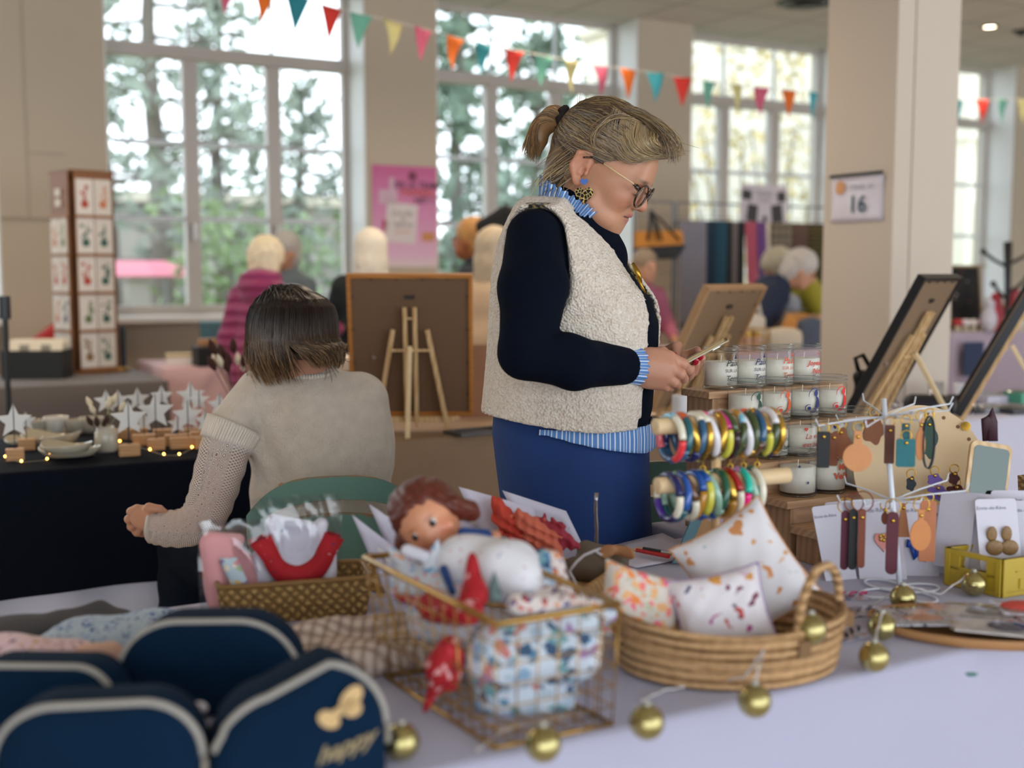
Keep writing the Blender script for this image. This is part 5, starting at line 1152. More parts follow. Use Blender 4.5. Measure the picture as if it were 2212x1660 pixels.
# brooch on the far vest panel
m = MB(); q = at(1376, 590, 2.40); m.tube([q+V(-.012, -.03, .02), q+V(-.002, -.034, 0), q+V(.006, -.034, -.02)], [.003, .006, .002], 8); m.tube([q+V(-.002, -.036, -.008), q+V(.008, -.034, -.03), q+V(.016, -.03, -.042)], [.003, .003, .001], 6); m.build('brooch', M('#a8842f', .25, .9), wm, True, off=OW, label='small gold brooch')
# ---- phone (held: a thing of its own)
a, b = at(1440, 803, 2.412), at(1566, 735, 2.42); d = (b-a).normalized(); wdir = V(-.16, -.985, .06); wdir = (wdir-d*wdir.dot(d)).normalized(); nrm_ = d.cross(wdir)
Rp = Matrix((wdir, d, wdir.cross(d))).transposed(); ph_ = thing('phone', 'gold-edged mobile phone in a clear case held by the standing woman', 'phone', a); L = (b-a).length
def rrect(w, h, r, n=5): return [(sx_*(w/2-r)+r*math.cos(t), sy_*(h/2-r)+r*math.sin(t)) for sx_, sy_, t0 in ((1, 1, 0), (-1, 1, PI/2), (-1, -1, PI), (1, -1, 1.5*PI)) for t in [t0+PI/2*i/n for i in range(n+1)]]
tp = lambda z0: (lambda x, y, dd: Rp @ V(x, y+L/2, z0+dd))
m = MB(); m.prism(rrect(.070, L, .009), tp(-.0038), .0076); m.build('handset', M('#6d5a3c', .22, .8), ph_, bevel=.0015)
m = MB(); m.prism(rrect(.064, L-.008, .008), tp(.0039), .0004); m.build('screen', M('#0c0d10', .08), ph_)
m = MB(); m.prism(rrect(.074, L+.004, .011), tp(-.0058), .0035); m.build('case', M('#a79a80', .2, .2, coat=.5), ph_, bevel=.001)
m = MB(); m.prism(rrect(.024, .026, .006), lambda x, y, dd: Rp @ V(x-.018, y+L-.022, -.0075+dd), .002); m.build('camera_bump', M('#cfd2d4', .15, .9), ph_)
# ================================================================ SEATED WOMAN AND THE GREEN CHAIRS
YS = 2.85
def plywood_chair(label, loc, rz, first=True):
    """moulded green plywood chair, local +y = the way the sitter faces"""
    t = thing('plywood_chair', label, 'chair', loc, rz, 'green plywood chairs')
    grn = NT('worn_green_paint') if 'wg' not in MATS else None
    if grn:
        g_ = grn.new('ShaderNodeNewGeometry'); n = grn.noise(30, detail=5); p = grn.math('ADD', g_.outputs['Pointiness'], grn.math('MULTIPLY', grn.math('SUBTRACT', n, .5), .12))
        grn.col(grn.mix(grn.mask(p, .56, .60), grn.mix(grn.noise(5), '#557a6d', '#648a7b'), '#8a6a45')); grn.bump(grn.noise(60, grn.co(scale=(1, 1, .1))), .15, .001); MATS['wg'] = grn.set(rough=.45)
    gm_ = MATS['wg']; R = .52
    def bk(x, z, d=0):
        a = x/R; lean = .16*(z-.45); return V((R-d)*math.sin(a), -.19-lean-.0+R*(1-math.cos(a))*.55+d, z)
    # backrest outline: wide rounded band, slot under it, tapering plate below
    top = lambda x: .835-.09*(abs(x)/.205)**3.2
    def rows_at(x):
        h = .0015+.014*max(0, 1-(abs(x)/.155)**8)**.5; zc = .762-.024*(x/.15)**2; tz_ = top(x)
        if abs(x) > .16: zc = min(zc, tz_-.02)
        return [.40+(zc-h-.40)*j/22 for j in range(23)]+[zc+h+(tz_-zc-h)*j/8 for j in range(9)]
    xs = sorted(set([round(-.205+.41*i/60, 5) for i in range(61)]+[-.155, .155, -.15, .15])); m = MB(); vs_, fs = [], []; nr = 32; nx = len(xs)
    for d in (0, 1):
        for x in xs:
            for z in rows_at(x): w = 1-.17*max(0, (.70-z)/.27); vs_.append(bk(x*w, z, d*.011))
    I = lambda i, j, d: d*nx*nr+i*nr+j
    for i in range(nx-1):
        xm = abs(xs[i]+xs[i+1])/2; hole = xm < .155
        for j in range(nr-1):
            if j == 22 and hole: fs.append((I(i, 22, 0), I(i+1, 22, 0), I(i+1, 22, 1), I(i, 22, 1))); fs.append((I(i, 23, 0), I(i+1, 23, 0), I(i+1, 23, 1), I(i, 23, 1))); continue
            for d in (0, 1): fs.append((I(i, j, d), I(i+1, j, d), I(i+1, j+1, d), I(i, j+1, d)))
        for j in (0, nr-1): fs.append((I(i, j, 0), I(i+1, j, 0), I(i+1, j, 1), I(i, j, 1)))
    for i in (0, nx-1):
        for j in range(nr-1): fs.append((I(i, j, 0), I(i, j+1, 0), I(i, j+1, 1), I(i, j, 1)))
    m.add(vs_, fs); m.build('backrest', gm_, t, True).modifiers.new('e', 'EDGE_SPLIT')
    m = MB(); m.grid(lambda a, b: (-.2+.4*a, -.2+.42*b, .445+.012*math.cos((a-.5)*PI)*-1+.02*(b**4)*-1), 12, 12); m.build('seat', gm_, t, True, solid=.012)
    for sx_ in (-1, 1):
        m = MB(); m.tube([(sx_*.19, -.30, .0), (sx_*.175, -.19, .42), (sx_*.165, -.205, .52), (sx_*.16, -.215, .60)], .011, 8); m.build('leg', M('#4a4f50', .35, .8), t, True)
        m = MB(); m.tube([(sx_*.19, .24, .0), (sx_*.175, .15, .40), (sx_*.17, .1, .428), (sx_*.172, -.185, .428)], .011, 8); m.build('leg', M('#4a4f50', .35, .8), t, True)
    return t
sc_ = FT(702, 2.92); face_s = math.radians(24)     # sitter faces away from the camera and to the left
plywood_chair('worn green plywood chair with a slotted back that the seated woman sits on', V(sc_.x+.0, sc_.y-.02, 0), face_s*.55)
c2 = FT(1462, 3.12); plywood_chair('empty green plywood chair behind the standing woman and the bracelet stand', c2, math.radians(-6))
sw = thing('person', 'seated woman seen from behind with straight brown hair, beige knit top and lace sleeves', 'person', FT(650, 2.92)); OS = tuple(sw.location)
A3 = lambda px, py, Y: at(px, py, Y)
# head: looks down to the left, away from the camera
hc = at(632, 716, 2.90); ya = math.radians(128)    # heading in world (x right, y away)
Rs = np.array(Matrix.Rotation(ya, 3, 'Z') @ Matrix.Rotation(math.radians(38), 3, 'Y')); HC = np.array(hc); G = lambda *a: Vector(HC+Rs @ np.array(a, float))
sh_ = [S_ell((.0, 0, .02), (.094, .074, .092)), S_ell((.045, 0, -.03), (.05, .055, .07)), S_cap((.04, -.04, -.07), (.082, 0, -.095), .018), S_cap((.04, .04, -.07), (.082, 0, -.095), .018), ('k', .005, S_cap((.094, 0, 0), (.108, 0, -.03), .008, .011)), ('k', .005, S_ell((.094, 0, -.062), (.011, .02, .009))),
       S_cap((.088, -.03, .01), (.088, .03, .01), .01), S_ell((.07, .038, -.03), (.02, .018, .022)), S_ell((.07, -.038, -.03), (.02, .018, .022))]
for sy in (-1, 1): sh_ += [('k', .005, S_ell((-.008, sy*.075, -.012), (.018, .007, .029))), ('sub', S_ell((-.004, sy*.084, -.010), (.009, .006, .016)), .003)]
nk = Rs.T @ (np.array(at(668, 800, 2.92))-HC); sh_.append(('k', .03, S_cap((-.01, 0, -.03), nk, .05, .056)))
P, Q = volume(sh_, .0035, .018); C = np.tile(np.array(rgb('#b88468')), (len(P), 1)); C = cmix(C, blob(P, (.094, 0, -.062), (.012, .018, .01)), '#a6605a'); sp_ = [(HC+P @ Rs.T, Q, C)]
# near hand and arm (left arm of the sitter), far arm hidden
h1 = [S_cap(A3(338, 1128, 2.80), A3(322, 1122, 2.80), .023, .028), S_ell(A3(308, 1118, 2.80), (.030, .020, .030)), ('k', .008, S_cap(A3(322, 1098, 2.785), A3(345, 1100, 2.78), .013, .009)), ('k', .004, S_cap(A3(345, 1100, 2.78), A3(356, 1106, 2.785), .009, .007))]
for (a, b, c) in (((296, 1100), (283, 1106), (290, 1122)), ((292, 1112), (278, 1122), (286, 1136)), ((296, 1126), (284, 1138), (294, 1148)), ((304, 1138), (296, 1150), (308, 1154))):
    Yk = 2.80+.012*((a[1]-1100)/12); h1 += [('k', .004, S_cap(A3(*a, Yk), A3(*b, Yk), .0115, .0105)), ('k', .003, S_cap(A3(*b, Yk), A3(*c, Yk+.02), .0105, .0085))]
P, Q = volume(h1, .0022, .012); C = np.tile(np.array(rgb('#b98569')), (len(P), 1)); sp_.append((P, Q, C))
bdy = [S_cap(A3(514, 945, 2.86), A3(455, 1110, 2.78), .042, .037), S_cap(A3(450, 1120, 2.78), A3(340, 1130, 2.80), .035, .024), S_ell(A3(670, 930, 2.93), (.15, .09, .10)), S_ell(A3(680, 1040, 2.93), (.15, .11, .16)), S_ell(A3(680, 1170, 2.93), (.17, .13, .10)),
       S_cap(A3(780, 930, 2.94), A3(790, 1060, 3.05), .042, .036), S_cap(A3(790, 1060, 3.05), A3(700, 1120, 3.28), .035, .025), S_ell(A3(690, 1120, 3.30), (.035, .03, .02))]
kn = [V(OS[0]-.40, 3.28, .50), V(OS[0]-.16, 3.36, .50)]; hip = [A3(600, 1200, 2.92), A3(730, 1200, 2.95)]; an = [V(OS[0]-.42, 3.20, .09), V(OS[0]-.18, 3.34, .09)]
for i in (0, 1): bdy += [S_cap(hip[i], kn[i], .075, .055), S_cap(kn[i], an[i], .052, .035), S_cap(an[i]-V(0, 0, .05), an[i]+V(-.08, .10, -.055), .03, .028)]
P, Q = volume(bdy, .011, .03); sp_.append((P, Q, np.tile(np.array(rgb('#b88468')), (len(P), 1))))
join_vols('body', sp_, skin_v, sw, OS)
# sweater with cap sleeves and ribbed edges
kn_ = NT('cable_knit'); co = kn_.co(); s3 = kn_.new('ShaderNodeSeparateXYZ'); kn_.link(co, s3.inputs[0])
cab = kn_.math('ABSOLUTE', kn_.math('SINE', kn_.math('ADD', kn_.math('MULTIPLY', s3.outputs[0], 64), kn_.math('MULTIPLY', kn_.math('SINE', kn_.math('MULTIPLY', s3.outputs[2], 190)), .5))))
fine = kn_.noise(240, detail=2); yarn = kn_.wave(170, co, 'Z', .6)
kn_.col(kn_.mix(kn_.noise(34, detail=4), '#bcae9d', '#dacdbc')); kn_.bump(kn_.math('ADD', kn_.math('ADD', kn_.math('MULTIPLY', kn_.math('POWER', cab, .35), .35), kn_.math('MULTIPLY', fine, .6)), kn_.math('MULTIPLY', yarn, .1)), .8, .006); kn_.set(rough=.95, sheen=.35)
rib = NT('ribbed_knit'); rib.col('#e6dbcb'); rib.bump(rib.wave(55, rib.co('UV', (3.3, 0, 0)), 'X'), .5, .002); rib.set(rough=.95, sheen=.3)
swp = [S_ell(A3(672, 890, 2.93), (.165, .115, .10)), S_ell(A3(690, 960, 2.93), (.185, .125, .16)), S_ell(A3(695, 1060, 2.94), (.18, .125, .13)), S_ell(A3(690, 1130, 2.94), (.17, .13, .11)),
       S_cap(A3(560, 850, 2.90), A3(500, 935, 2.85), .062, .066), S_cap(A3(782, 870, 2.92), A3(800, 1000, 2.93), .065, .060), S_cap(A3(672, 806, 2.93), A3(678, 850, 2.93), .062, .10), S_cap(A3(600, 850, 2.93), A3(770, 856, 2.94), .055, .06)]
def fold_s(X):
    e = np.array(A3(560, 960, 2.85)); d = (X[..., 0]-e[0])*.8+(X[..., 2]-e[2])*.35; r = np.linalg.norm(X-e, axis=-1); return np.sin(d*95)*.0045*np.exp(-(r/.11)**2)+.003*np.sin(X[..., 0]*23+X[..., 2]*11)
cutn = V(-.55, -.1, -.83)
sa, sb = np.array(A3(560, 850, 2.90)), np.array(A3(478, 972, 2.83)); sd = (sb-sa)/np.linalg.norm(sb-sa)
def sleeve_cut(X): return -((X-sb) @ sd)-.0    # inside = beyond the sleeve end
vol('beige_sweater', swp+[('sub', S_ell(A3(672, 790, 2.93), (.042, .042, .03)), .006)], kn_.m, sw, .005, .03, OS, warp=fold_s)
def ring_band(name, c0, c1, r0, r1, mat, n=1, wave=0, flat=1):
    c0, c1 = Vector(c0), Vector(c1); d = (c1-c0).normalized(); x = d.cross(V(0, 1, 0)).normalized(); y = d.cross(x)
    m = MB(); striped_grid(m, lambda a, b: c0.lerp(c1, b)+(x*math.cos(2*PI*a)+y*math.sin(2*PI*a)*flat)*(r0+(r1-r0)*b+.001*math.sin(a*2*PI*60)*1), 241, 5, 1); return m.build(name, mat, sw, True, off=OS, solid=.005)
ring_band('sleeve_cuff', A3(507, 918, 2.85), A3(487, 962, 2.835), .066, .060, rib.m)
ring_band('sweater_collar', A3(672, 824, 2.93), A3(671, 797, 2.925), .078, .060, rib.m)
# lace sleeve
lace = NT('white_lace'); uvo = lace.co('UV', (1, 1, 1)); 
d1 = lace.voro(9, lace.co('UV', (2.2, 3.0, 1)), 'Distance', 'F1', .25); ringw = lace.math('SINE', lace.math('MULTIPLY', d1, 42))
mesh1 = lace.wave(26, lace.co('UV', (.5, 1.4, 1), (0, 0, .785)), 'X'); mesh2 = lace.wave(26, lace.co('UV', (.5, 1.4, 1), (0, 0, -.785)), 'X')
s4 = lace.new('ShaderNodeSeparateXYZ'); lace.link(uvo, s4.inputs[0]); strip = lace.math('GREATER_THAN', lace.math('SINE', lace.math('MULTIPLY', s4.outputs[0], 18.8)), .1)
pat = lace.mix(strip, lace.math('MAXIMUM', lace.math('GREATER_THAN', mesh1, .72), lace.math('GREATER_THAN', mesh2, .72)), lace.math('GREATER_THAN', ringw, -.15))
lace.col('#d3c6bd'); lace.bump(pat, .8, .002); lace.set(rough=.9); tr = lace.new('ShaderNodeBsdfTransparent'); mx = lace.new('ShaderNodeMixShader')
lace.link(lace.math('MAXIMUM', pat, .14), mx.inputs[0]); lace.link(tr.outputs[0], mx.inputs[1]); lace.link(lace.b.outputs[0], mx.inputs[2]); lace.link(mx.outputs[0], lace.n['Material Output'].inputs[0])
def lace_sleeve(pts, rad):
    P = [Vector(p) for p in pts]; m = MB(); L = len(P); fr_ = []
    prev = None
    for i in range(L):
        d = (P[min(i+1, L-1)]-P[max(i-1, 0)]).normalized(); x = V(0, 1, 0).cross(d).normalized() if prev is None else (prev-d*prev.dot(d)).normalized(); prev = x; fr_.append((x, d.cross(x)))
    def fn(a, b):
        f = b*(L-1); i = min(int(f), L-2); t = f-i; p = P[i].lerp(P[i+1], t); r = rad[i]*(1-t)+rad[i+1]*t; x = fr_[i][0].lerp(fr_[i+1][0], t); y = fr_[i][1].lerp(fr_[i+1][1], t); th = 2*PI*a
        return p+(x*math.cos(th)+y*math.sin(th))*(r+.0015*math.sin(b*70+a*9))
    m.grid(fn, 49, 60); return m
m = lace_sleeve([A3(500, 930, 2.845), A3(478, 1000, 2.81), A3(462, 1060, 2.79), A3(446, 1105, 2.78), A3(425, 1132, 2.777), A3(395, 1142, 2.78), A3(362, 1143, 2.788), A3(335, 1140, 2.795), A3(326, 1139, 2.797)], [.061, .060, .057, .055, .052, .047, .044, .040, .036])
m.build('lace_sleeve', lace.m, sw, True, off=OS, label='white crochet lace sleeve')
m = MB(); c_ = A3(322, 1139, 2.797); m.tube([c_+V(.004, .034*math.cos(t), .036*math.sin(t)) for t in [2*PI*i/24 for i in range(24)]], .0045, 8, loop=True); m.build('sleeve_edge', M('#cfc3b8', .9, bump=80), sw, True, off=OS)
# jeans
jn = M('#081220', .85, nz=30, amt=.25, bump=300, bs=.3, bd=.001, spec=.15); jp = [S_ell(A3(690, 1200, 2.96), (.19, .15, .10))]
for i in (0, 1): jp += [S_cap(hip[i], kn[i], .098, .078), S_cap(kn[i], an[i]+V(0, 0, .06), .078, .062)]
def jw(X): return .004*np.sin(X[..., 0]*40+X[..., 2]*60)
vol('jeans', jp, jn, sw, .008, .03, OS, warp=jw)
for i in (0, 1): m = MB(); m.ell(an[i]+V(-.045, .055, -.045), (.05, .13, .042), 14, 8, Matrix.Rotation(.6, 3, 'Z')); m.build('shoe', M('#26221f', .5), sw, True, off=OS)
# hair: smooth cap plus long strands, brown with sun-bleached ends
hair2 = vcol('long_hair', .38, spec=.5)
P, Q = volume([S_ell((-.010, 0, .028), (.098, .080, .086)), S_ell((-.035, 0, -.03), (.062, .078, .07)), ('sub', S_ell((.11, 0, -.05), (.09, .1, .1)), .02), ('sub', S_ell((.012, .088, -.02), (.028, .026, .036)), .008)], .004, .03)
Wp_ = HC+P @ Rs.T; C = np.tile(np.array(rgb('#21160f')), (len(P), 1)); hr2 = join_vols('hair', [(Wp_, Q, C)], hair2, sw, OS)
R5 = random.Random(11); paths, cols = [], []; d0, d1_ = rgb('#1d130e'), rgb('#2f2018'); tipc = [rgb('#a8845c'), rgb('#85623f'), rgb('#bd9a6e'), rgb('#6a4c36')]
crown = at(607, 628, 2.90); end_rows = []
for k in range(1500):
    th = R5.uniform(-2.75, 2.2)           # angle around the head as seen from above; 0 = towards the camera
    c0 = HC+np.array((.10*math.sin(th)*.93, -.098*math.cos(th), .0)); q0 = Vector((HC[0]-.015+R5.gauss(0, .014), HC[1]+R5.gauss(-.01, .012), HC[2]+.112+R5.gauss(0, .002)))
    side = math.sin(th); front = math.cos(th)
    m1 = Vector((HC[0]+.094*side, HC[1]-.112*front, HC[2]+.072)); m2 = Vector((HC[0]+.114*side, HC[1]-.136*front, HC[2]-.015))
    # ends: swept forward over the left shoulder, or falling to the collar at the right
    if side < .12: e = at(560+72*(side+1)*1.0+R5.gauss(0, 10), 834+R5.uniform(-36, 16)-16*front, 2.86-.05*front+R5.gauss(0, .008))
    else: e = at(672+60*side+R5.gauss(0, 6), 775+R5.uniform(-20, 24), 2.85-.05*front)
    m3 = m2.lerp(e, .55)+Vector((.010*side+R5.gauss(0, .003), -.020*front, .0)); pts = []
    if abs(side+.9) < .35 and front < .55 and R5.random() < .8: continue
    ctrl = [q0, m1, m2, m3, e]
    for j in range(15):
        f = j/14*(4); i = min(int(f), 3); t = f-i; p0, p1, p2, p3 = ctrl[max(i-1, 0)], ctrl[i], ctrl[i+1], ctrl[min(i+2, 4)]
        pts.append(.5*((2*p1)+(p2-p0)*t+(2*p0-5*p1+4*p2-p3)*t*t+(3*p1-p0-3*p2+p3)*t**3))
    tc_ = R5.choice(tipc); lt = R5.random() < .42 or side < -.3; base = [a*(1-.5)+b*.5 if R5.random() < .5 else a for a, b in zip(d0, d1_)]; cc = []
    for j in range(15): w = max(0, (j-5)/9)*(1.0 if lt else .35); cc.append(tuple(base[q]*(1-w)+tc_[q]*w for q in range(4)))
    paths.append(pts); cols.append(cc)
for k in range(46):   # flyaways on the right and nape curls
    s0 = at(700+R5.gauss(0, 6), 740+R5.uniform(-20, 30), 2.86); e = s0+V(R5.uniform(.0, .06), R5.uniform(-.02, .02), R5.uniform(-.07, -.01)); mm = s0.lerp(e, .5)+V(.012, 0, -.02)
    paths.append([s0*(1-t)**2+mm*2*t*(1-t)+e*t*t for t in [i/6 for i in range(7)]]); cols.append(tipc[3])
strands(paths, cols, .00085, 'hair_strands', hr2, hair2, OS)
m = MB(); m.tube([at(650+5*i, 778+4*math.sin(i*.6)*-1+i*.4, 2.865) for i in range(0, 12)], .0009, 6); m.build('necklace', M('#b88a4a', .25, .9), sw, True, off=OS, label='fine gold chain at the nape')
# ================================================================ FRONT STALL
TZ = .75
u_l, u_r = uat(-330, 1.13), uat(2400, 1.13)+.6; ustep = 1.5
near_v, far_a, far_b = 1.135, 1.93, 2.08
Lf = u_r-u_l; lav = cloth_mat('#adacc2', .15, 2)
cloth_table(u_l, u_r, near_v, far_a, TZ, .04, lav, 'tablecloth', 'pale lavender white cloth over the front stall', 'long folding table under the front stall cloth', waves=6, amp=.006, seed=9,
            poly=[(0, 0), (Lf, 0), (Lf, far_b-near_v), (ustep-u_l, far_b-near_v), (ustep-u_l, far_a-near_v), (0, far_a-near_v)])
T = TZ+.003
def tp_(px, py, z=T): return onz(px, py, z)
# ---- navy toiletry pouches with grey zips
navy_m = NT('navy_canvas'); navy_m.col(navy_m.mix(navy_m.noise(6), '#03182c', '#062640')); navy_m.bump(navy_m.math('ADD', navy_m.noise(12, detail=4), navy_m.math('MULTIPLY', navy_m.noise(900), .15)), .5, .008); navy_m.set(rough=.95, spec=.15)
zip_m = M('#a19c94', .6, nz=200, amt=.1, bump=500, bs=.5)
def pouch(loc, rz, w, h, d, label, tilt=0, rc=.05, top_drop=0.0, motif=False, peak=None):
    t = thing('toiletry_pouch', label, 'pouch', loc, rz, 'navy zipped pouches')
    Rt = Matrix.Rotation(tilt, 3, 'X'); n = 56
    def outline():
        pts = []
        for (cx, cz, r, a0, a1, k) in ((w/2-.012, .012, .012, -PI/2, 0, 5), (w/2-rc, h-rc, rc, 0, PI/2, 12), (-w/2+rc, h-rc-top_drop, rc, PI/2, PI, 12), (-w/2+.012, .012, .012, PI, 1.5*PI, 5)):
            for i in range(k+1): a = a0+(a1-a0)*i/k; pts.append((cx+r*math.cos(a), cz+r*math.sin(a)))
        if peak: pts = [(x, z+peak*max(0, 1-abs(x+w*.02)/(w*.55))*(1 if z > h*.55 else 0)) for x, z in pts]
        return pts
    ol = outline(); cx, cz = 0, h*.45; rs = []
    for yy, s_ in ((-d/2-.010, .25), (-d/2-.008, .72), (-d/2-.003, .94), (-d/2+.004, 1.0), (0, 1.035), (d/2-.004, 1.0), (d/2+.003, .94), (d/2+.008, .6)):
        rs.append([Rt @ V(cx+(x-cx)*s_, yy+.0015*math.sin(x*60+z*40), max(.0, cz+(z-cz)*s_)) for x, z in ol])
    m = MB(); m.rings(rs); m.build('pouch_body', navy_m.m, t, True)
    zp = [Rt @ V(x*1.012, -d/2+.006, z*1.0+.0015) for x, z in ol if z > h*.42]
    m = MB(); m.tube(zp, .0048, 8, flat=.8); m.build('zip', zip_m, t, True)
    m = MB(); m.box(zp[0]+V(.002, -.002, -.012), (.006, .003, .02)); m.build('zip_pull', M('#8f8a80', .3, .8), t)
    if motif:
        g = M('#c9a977', .35, .4)
        m = MB(); P = lambda x, z: Rt @ V(x, -d/2-.0125, z)
        for c_, s1, s2, a in ((V(.052, 0, .098), .016, .010, .9), (V(.052, 0, .088), .012, .010, -.5), (V(.028, 0, .078), .013, .009, -.6), (V(.040, 0, .086), .008, .005, .3)):
            m.add([P(c_.x+s1*math.cos(q)*math.cos(a)-s2*math.sin(q)*math.sin(a), c_.z+s1*math.cos(q)*math.sin(a)+s2*math.sin(q)*math.cos(a)) for q in [2*PI*i/20 for i in range(20)]], [tuple(range(20))])
        m.build('gold_bow_motif', g, t); m = MB(); addtext(m, 'happy', .026, lambda x, y: P(.046+x+y*.1, .046+y+x*.28), shear=.3, bold=.0008); m.build('gold_lettering', M('#8f8062', .4, .4), t)
    return t
b = lambda px, Y: FT(px, Y, T)
pouch(b(442, 1.44), math.radians(2), .222, .118, .075, 'widest navy pouch, standing in the middle behind the three others', rc=.075)
pouch(b(64, 1.36), math.radians(-2), .185, .088, .07, 'navy pouch at the left edge, half hidden behind the front one', rc=.045)
pouch(b(192, 1.19), math.radians(8), .205, .106, .07, 'navy pouch at the front left corner of the picture', rc=.06)
pouch(b(618, 1.235), math.radians(20), .185, .118, .08, 'navy pouch with a gold bow and gold lettering', rc=.06, top_drop=.03, motif=True, peak=.02)
t = thing('fabric_tag', 'tiny red and white fabric tag between the navy pouches', 'tag', tp_(430, 1700, .84)); t.location = at(430, 1530, 1.26); m = MB(); m.ell((0, 0, 0), (.010, .004, .007), 12, 8); m.build('white_half', M('#e0d6dc', .8), t, True); m = MB(); m.ell((-.002, 0, -.007), (.008, .0038, .006), 12, 8); m.build('red_half', M('#a51735', .8), t, True)
# ---- soft folded fabrics
def heap(name, label, cat, loc, prims, mat, h=.005, k=.02, amp=.003, fr=55, rz=0, group=None):
    t = thing(name, label, cat, loc, rz, group)
    def w(X): return amp*(np.sin(X[..., 0]*fr+2*np.sin(X[..., 1]*fr*.6))+.6*np.sin(X[..., 1]*fr*1.3+X[..., 2]*fr))
    vol(name+'_body', prims, mat, t, h, k, warp=w); return t
fb = floral('blue_floral_cotton', '#a9bccb', ['#48699e', '#7f7fb5', '#2f4d80', '#8fa9c9'], 85, .45)
heap('floral_pouch', 'blue flowered cotton pouch lying behind the navy pouches', 'pouch', tp_(262, 1400), [S_ell((0, 0, .022), (.12, .06, .024)), S_ell((.08, .02, .016), (.08, .05, .016)), S_cap((-.08, -.02, .014), (-.02, -.05, .012), .018)], fb, rz=.35)
fp_ = floral('pink_floral_cotton', '#e0c4c8', ['#a6838f', '#c69aa4', '#8f6d7c', '#c99a64'], 75, .42)
t = heap('floral_pouch', 'pale pink flowered pouch with a peach lining at the left edge', 'pouch', tp_(90, 1470), [S_ell((-.02, 0, .028), (.10, .045, .030)), S_ell((-.09, 0, .026), (.08, .045, .028))], fp_, rz=.05)
vol('lining', [S_cap((.065, -.01, .03), (.092, .0, .034), .022, .018), S_cap((.07, .015, .02), (.10, .01, .012), .018, .012)], M('#d9b09c', .8, nz=15, bump=20, bs=.5), t, .004, .015)
heap('grey_fabric', 'charcoal grey folded fabric at the back left of the front stall', 'fabric', tp_(110, 1372), [S_ell((0, 0, .015), (.12, .045, .02)), S_cap((.02, .0, .02), (.07, .01, .028), .02, .014), S_ell((-.12, -.02, .01), (.1, .05, .014))], M('#4a484b', .9, nz=20, bump=30, bs=.5), amp=.004, fr=38, rz=.45)
heap('ribbon_scrap', 'scrap of navy ribbon on the cloth left of the wicker basket', 'ribbon', tp_(385, 1352), [S_cap((-.02, 0, .004), (.02, .01, .005), .006), S_cap((.0, .0, .006), (.03, -.005, .004), .005)], M('#1b2a4c', .7), .003, .006, .001)
pl_ = NT('beige_check_cotton'); co = pl_.co(rot=(0, 0, .3)); w1 = pl_.wave(19, co, 'X', .4); w2 = pl_.wave(19, co, 'Y', .4)
pl_.col(pl_.mix(pl_.math('MULTIPLY', pl_.mask(w1, .45, .8), .6), pl_.mix(pl_.math('MULTIPLY', pl_.mask(w2, .45, .8), .6), '#d9c7b9', '#8a6f60'), '#866c5e')); pl_.bump(pl_.noise(22), .6, .01); pl_.set(rough=.9)
heap('checked_cloth', 'crumpled beige and brown checked cloth between the wicker and wire baskets', 'cloth', tp_(765, 1432), [S_ell((0, 0, .016), (.13, .075, .022)), S_cap((-.09, .02, .02), (-.02, .05, .038), .022, .018), S_cap((.0, .05, .03), (.09, .01, .03), .022), S_ell((.10, .05, .02), (.07, .05, .022)), S_cap((-.04, -.04, .015), (.08, -.05, .015), .02)], pl_.m, .005, .02, .004, 48, .25)
t = thing('price_card', 'small brown card with white lettering beside the navy pouches', 'card', tp_(668, 1432, T+.01), .2); m = MB(); m.box((0, 0, .012), (.052, .036, .0016), Matrix.Rotation(.5, 3, 'X')); m.build('card', M('#9a6238', .6), t); m = MB(); m.box((.0, .001, .0135), (.03, .004, .001), Matrix.Rotation(.5, 3, 'X')); m.box((.004, -.008, .009), (.026, .004, .001), Matrix.Rotation(.5, 3, 'X')); m.build('lettering', M('#e8ddd2', .6), t)
t = thing('white_tag', 'white paper tag lying on the checked cloth', 'tag', tp_(716, 1440, T+.035), .2); m = MB(); m.box((0, 0, 0), (.026, .03, .0012), Matrix.Rotation(.4, 3, 'X')); m.build('tag', M('#c9cbd6', .6), t)
# ---- rectangular wicker basket with two packed garments
wk = NT('woven_bamboo'); co = wk.co(rot=(0, .78, .4)); n1 = wk.wave(27, co, 'X', 2.5, dscale=3); n2 = wk.wave(27, wk.co(rot=(0, -.78, .4)), 'X', 2.5, dscale=3); ch = wk.math('MULTIPLY', n1, n2)
wk.col(wk.ramp(wk.math('ADD', wk.math('MULTIPLY', ch, .7), wk.math('MULTIPLY', wk.noise(70), .3)), [(.1, '#6b4c26'), (.35, '#99743d'), (.6, '#bd995c')])); wk.bump(ch, .9, .004); wk.set(rough=.6)
pa, pb, = tp_(478, 1356), tp_(800, 1330); bw_ = (pb-pa).length; brz = math.atan2(pb.y-pa.y, pb.x-pa.x)
bk_ = thing('wicker_basket', 'rectangular brown woven basket holding two bagged baby garments', 'basket', (pa+pb)/2, brz)
def rr(w, d, z, r=.015, n=4): return [V(x, y, z) for x, y in rrect(w, d, r, n)]
m = MB(); D_ = .105; c_ = V(0, D_/2, 0)
def ringat(w, d, z, r=.015): return [p+c_ for p in rr(w, d, z, r)]
m.rings([ringat(bw_-.006, D_-.006, 0), ringat(bw_+.004, D_+.004, .03), ringat(bw_+.012, D_+.012, .062), ringat(bw_+.002, D_+.002, .062), ringat(bw_-.008, D_-.008, .03), ringat(bw_-.014, D_-.014, .006)], True, True, True); m.build('basket_body', wk.m, bk_, True).modifiers.new('e', 'EDGE_SPLIT').split_angle = .9
m = MB(); m.tube(ringat(bw_+.008, D_+.008, .063, .018), .0045, 6, loop=True); m.build('rim', wood('#97713a', '#6d4d24', 20), bk_, True)
film = glassy('clear_film', (.93, .94, .95, 1), .10, .42)
